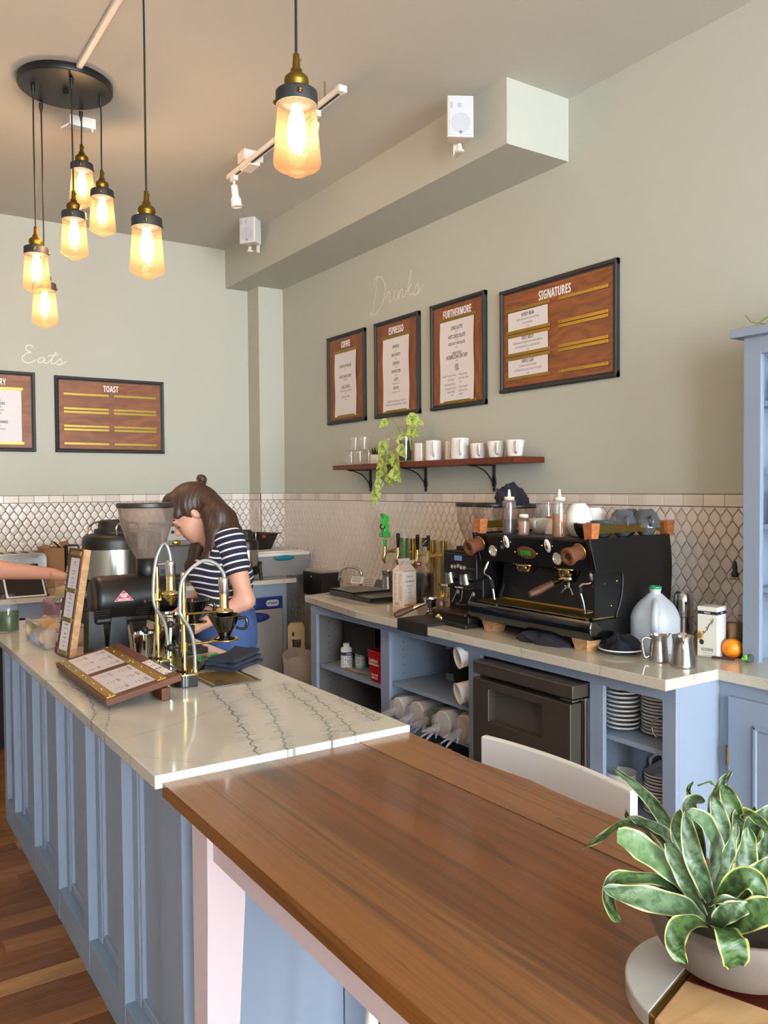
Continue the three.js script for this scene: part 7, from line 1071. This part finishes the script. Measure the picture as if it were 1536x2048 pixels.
{
  const t = thing('potted_plant', 'short leafed snake plant with cream edges in a grey stone bowl on the round board', 'plant', [.925, PB + .0172, -.607]);
  const st = tex(512, 256, (u, v, x, y) => { let k = .86 + .2 * fbm(x * .02, y * .02, 4) + .05 * H2(x, y); if (fbm(x * .05 + 40, y * .05, 2) > .62) k *= .86; return [112 * k, 101 * k, 93 * k]; }); const sb = tex(256, 256, (u, v, x, y) => { const k = 128 + 80 * (fbm(x * .08, y * .08, 4) - .5); return [k, k, k]; }, false);
  mesh('bowl', lathe([[0, 0], [.03, .0], [.05, .004], [.076, .018], [.095, .040], [.106, .066], [.108, .084], [.105, .088], [.100, .084], [.095, .06], [0, .05]], 56), std(0xffffff, .75, 0, { map: st, bumpMap: sb, bumpScale: .0008 }), t);
  mesh('soil', cyl(.099, .099, .01, 0, .072, 0), std(0x2b211b, .95), t);
  const lt = (A, B, E) => tex(512, 128, (u, v) => { const e = Math.min(v, 1 - v), band = fbm(u * 26 + 3 * vn(v * 5, u * 4), v * 3, 3), spk = vn(u * 60, v * 26); let c = mix(A, B, cl((band - .4) * 5)); c = mix(c, [A[0] * .7, A[1] * .72, A[2] * .7], cl((spk - .78) * 5)); c = mix(c, [c[0] * 1.12, c[1] * 1.1, c[2] * 1.05], cl(.5 - Math.abs(v - .5) * 3)); const k = e < .055 ? 1 : e < .08 ? .45 : 0; return mix(c, E, k); });
  const mats = [lt([106, 130, 98], [62, 92, 64], [214, 213, 156]), lt([118, 142, 110], [78, 108, 78], [219, 218, 168]), lt([92, 124, 70], [46, 78, 38], [216, 212, 130]), lt([124, 152, 108], [98, 130, 88], [206, 214, 168])].map((m) => phy(0xc9cdc2, .42, { map: m, side: THREE.DoubleSide }));
  const cam = [-.553, .833], rgt = [.833, .553]; // world x,z of the directions toward the viewer and to the viewer's right
  let li = 0;
  // leaf given by base offset and a path of points (r = right, h = up, c = toward viewer), width, material, how wide it opens
  function leaf(pts, w, mi, o = {}) {
    const W3 = pts.map(([r, h, c]) => [r * rgt[0] + c * cam[0], h, r * rgt[1] + c * cam[1]]), cv = curve(W3), n = 22, m = 8, P = [], Uv = [], I = [];
    const nv = o.n ?? [0, .6, 1], wn = (q) => V(q[0] * rgt[0] + q[2] * cam[0], q[1], q[0] * rgt[1] + q[2] * cam[1]).normalize(), Na = wn(nv), Nb = wn(o.n2 ?? nv), fold = o.fold ?? .32;
    for (let i = 0; i <= n; i++) { const tt = i / n, p = cv.getPoint(tt), T2 = cv.getTangent(tt), N0 = Na.clone().lerp(Nb, tt).normalize(), side = new THREE.Vector3().crossVectors(T2, N0).normalize(), nn = new THREE.Vector3().crossVectors(side, T2).normalize(); if (o.twist) { side.applyAxisAngle(T2, o.twist * tt); nn.applyAxisAngle(T2, o.twist * tt); }
      const blunt = o.blunt ?? 0; let ww = w * (.45 + .55 * Math.sin(Math.min(1, tt * 1.55) * PI / 2)) * Math.pow(Math.max(0, 1 - Math.pow(tt, blunt ? 14 : 2.6)), .62); if (i === n && blunt) ww = w * .55;
      for (let j = 0; j <= m; j++) { const s = j / m * 2 - 1, q = p.clone().addScaledVector(side, s * ww / 2).addScaledVector(nn, fold * s * s * ww / 2 + .0016 * Math.sin(tt * 18 + s * 5 + li) * Math.abs(s)); P.push(q.x, q.y, q.z); Uv.push(tt * .9 + li * .13, j / m); } }
    for (let i = 0; i < n; i++) for (let j = 0; j < m; j++) { const a = i * (m + 1) + j, b = a + m + 1; I.push(a, a + 1, b, b, a + 1, b + 1); }
    const g = new THREE.BufferGeometry(); g.setAttribute('position', new THREE.Float32BufferAttribute(P, 3)); g.setAttribute('uv', new THREE.Float32BufferAttribute(Uv, 2)); g.setIndex(I); g.computeVertexNormals(); mesh('leaf', g, mats[mi], t); li++;
  }
  // leaves begin
  leaf([[-0.05, 0.095, -0.02], [-0.059, 0.142, -0.05], [-0.073, 0.173, -0.08], [-0.091, 0.193, -0.1], [-0.123, 0.218, -0.12]], 0.020, 0, { n: [-.5, .6, .7] });
  leaf([[-0.053, 0.099, -0.02], [-0.086, 0.153, -0.04], [-0.115, 0.166, -0.05], [-0.135, 0.163, -0.05], [-0.159, 0.152, -0.04], [-0.186, 0.142, -0.03]], 0.015, 2, { n: [0, 1, .3] });
  leaf([[-0.054, 0.104, -0.01], [-0.068, 0.151, -0.03], [-0.093, 0.167, -0.04], [-0.11, 0.171, -0.05], [-0.123, 0.176, -0.05]], 0.018, 0, { n: [.1, .8, .6] });
  leaf([[-0.058, 0.099, 0], [-0.079, 0.126, 0.01], [-0.112, 0.155, 0.02], [-0.137, 0.173, 0.025], [-0.158, 0.185, 0.03]], 0.035, 3, { n: [-.3, .75, .6], blunt: 1, fold: .2 });
  leaf([[-0.049, 0.083, 0.02], [-0.069, 0.117, 0.03], [-0.083, 0.148, 0.03], [-0.096, 0.177, 0.03]], 0.020, 1, { n: [-.5, .3, .8], blunt: 1 });
  leaf([[-0.051, 0.08, 0.03], [-0.077, 0.102, 0.045], [-0.119, 0.12, 0.06], [-0.156, 0.13, 0.065], [-0.183, 0.137, 0.06]], 0.038, 1, { n: [.1, .8, .65], fold: .12 });
  leaf([[-0.048, 0.076, 0], [-0.093, 0.117, 0.01], [-0.131, 0.128, 0.02], [-0.159, 0.132, 0.03], [-0.169, 0.114, 0.035], [-0.163, 0.092, 0.035], [-0.153, 0.08, 0.03]], 0.021, 2, { n: [.1, .9, .35], n2: [-.5, .2, .85] });
  leaf([[-0.056, 0.089, 0.06], [-0.081, 0.106, 0.08], [-0.105, 0.111, 0.098], [-0.115, 0.1, 0.108], [-0.112, 0.087, 0.11], [-0.102, 0.073, 0.108]], 0.028, 2, { n: [0, 1, .2], n2: [-.45, .0, .9], fold: .25 });
  leaf([[-0.052, 0.087, 0.06], [-0.056, 0.105, 0.095], [-0.058, 0.106, 0.117], [-0.055, 0.093, 0.121], [-0.052, 0.076, 0.118]], 0.035, 2, { n: [0, 1, .1], n2: [.1, -.05, 1], blunt: 1, fold: .2 });
  leaf([[-0.045, 0.104, 0.03], [-0.059, 0.136, 0.04], [-0.069, 0.162, 0.04], [-0.072, 0.189, 0.03], [-0.072, 0.212, 0.02]], 0.027, 0, { n: [-.3, .3, .9] });
  leaf([[-0.057, 0.11, 0.01], [-0.069, 0.149, 0.01], [-0.075, 0.18, 0], [-0.065, 0.197, -0.02]], 0.023, 2, { n: [-.2, .2, .95] });
  leaf([[-0.036, 0.097, 0.01], [-0.027, 0.134, 0], [-0.029, 0.163, 0], [-0.044, 0.19, 0.01], [-0.061, 0.205, 0.02], [-0.071, 0.21, 0.02]], 0.031, 1, { n: [.3, .5, .8] });
  leaf([[-0.015, 0.107, -0.03], [-0.008, 0.146, -0.04], [-0.004, 0.174, -0.05], [-0.007, 0.199, -0.06]], 0.033, 0, { n: [0, .25, .95] });
  leaf([[0.02, 0.11, -0.06], [0.029, 0.156, -0.08], [0.026, 0.184, -0.09], [0.021, 0.2, -0.1]], 0.031, 2, { n: [-.2, .25, .95] });
  leaf([[-0.002, 0.135, -0.08], [0.011, 0.171, -0.11], [0.027, 0.19, -0.12], [0.036, 0.203, -0.12], [0.044, 0.211, -0.12]], 0.013, 0, { n: [-.5, .4, .7] });
  leaf([[-0.025, 0.11, -0.06], [-0.028, 0.157, -0.08], [-0.026, 0.174, -0.09], [-0.018, 0.182, -0.09], [-0.009, 0.184, -0.08]], 0.024, 1, { n: [-.3, .6, .7] });
  leaf([[-0.014, 0.138, -0.09], [-0.015, 0.174, -0.12], [-0.017, 0.186, -0.12], [-0.01, 0.197, -0.12]], 0.008, 2, { n: [-.3, .3, .8] });
  leaf([[0.021, 0.134, -0.1], [0.028, 0.176, -0.13], [0.017, 0.191, -0.13], [-0.001, 0.187, -0.13]], 0.007, 2, { n: [0, .9, .4] });
  leaf([[-0.037, 0.102, 0.02], [-0.027, 0.139, 0.02], [-0.016, 0.166, 0.015], [-0.005, 0.191, 0.01]], 0.023, 0, { n: [.4, .3, .85] });
  leaf([[-0.01, 0.095, 0], [0.009, 0.123, -0.01], [0.02, 0.148, -0.02], [0.026, 0.171, -0.03]], 0.034, 2, { n: [.1, .2, .95] });
  leaf([[-0.038, 0.097, 0.04], [-0.034, 0.123, 0.05], [-0.023, 0.145, 0.06], [-0.01, 0.147, 0.065], [-0.001, 0.132, 0.065], [-0.001, 0.116, 0.06]], 0.031, 2, { n: [-.3, .6, .7], fold: .2 });
  leaf([[-0.048, 0.089, 0.06], [-0.034, 0.105, 0.08], [-0.016, 0.118, 0.085], [0.007, 0.123, 0.08], [0.032, 0.114, 0.06]], 0.041, 2, { n: [.1, .85, .5], fold: .1 });
  leaf([[-0.053, 0.093, 0.065], [-0.048, 0.11, 0.075], [-0.034, 0.12, 0.08], [-0.014, 0.12, 0.075]], 0.026, 1, { n: [-.2, .7, .7] });
  leaf([[-0.055, 0.101, 0.055], [-0.055, 0.12, 0.065], [-0.042, 0.126, 0.07], [-0.021, 0.122, 0.07], [0, 0.115, 0.065]], 0.013, 1, { n: [0, .9, .4] });
  leaf([[0.033, 0.114, -0.05], [0.05, 0.153, -0.07], [0.072, 0.164, -0.08], [0.096, 0.182, -0.08]], 0.028, 1, { n: [-.3, .7, .5] });
  leaf([[0.025, 0.127, -0.06], [0.035, 0.161, -0.08], [0.045, 0.169, -0.07], [0.053, 0.163, -0.05], [0.059, 0.15, -0.03]], 0.024, 2, { n: [.2, .8, .5] });
  leaf([[0.058, 0.118, -0.08], [0.063, 0.151, -0.1], [0.065, 0.17, -0.1]], 0.013, 2, { n: [0, .2, .95] });
  leaf([[0.007, 0.111, -0.02], [0.025, 0.131, -0.02], [0.041, 0.147, -0.02], [0.049, 0.167, -0.02]], 0.021, 0, { n: [-.4, .4, .8] });
  leaf([[-0.03, 0.088, 0.03], [-0.007, 0.119, 0.03], [0.015, 0.141, 0.03], [0.038, 0.152, 0.02]], 0.028, 2, { n: [-.4, .5, .75] });
  leaf([[-0.001, 0.064, 0], [0.03, 0.096, 0], [0.064, 0.119, -0.02]], 0.029, 0, { n: [-.3, .6, .7] });
  leaf([[-0.001, 0.06, -0.04], [0.035, 0.105, -0.07], [0.067, 0.126, -0.1], [0.08, 0.154, -0.11]], 0.024, 2, { n: [0, .3, .9] });
  leaf([[-0.03, 0.074, -0.03], [-0.029, 0.114, -0.05], [-0.029, 0.151, -0.06], [-0.018, 0.171, -0.07]], 0.024, 2, { n: [0, .3, .9] });
  leaf([[-0.079, 0.107, -0.03], [-0.093, 0.151, -0.06], [-0.114, 0.163, -0.07], [-0.119, 0.178, -0.07]], 0.011, 2, { n: [.2, .7, .6] });
  // leaves end
}
renderer.render(scene, camera);
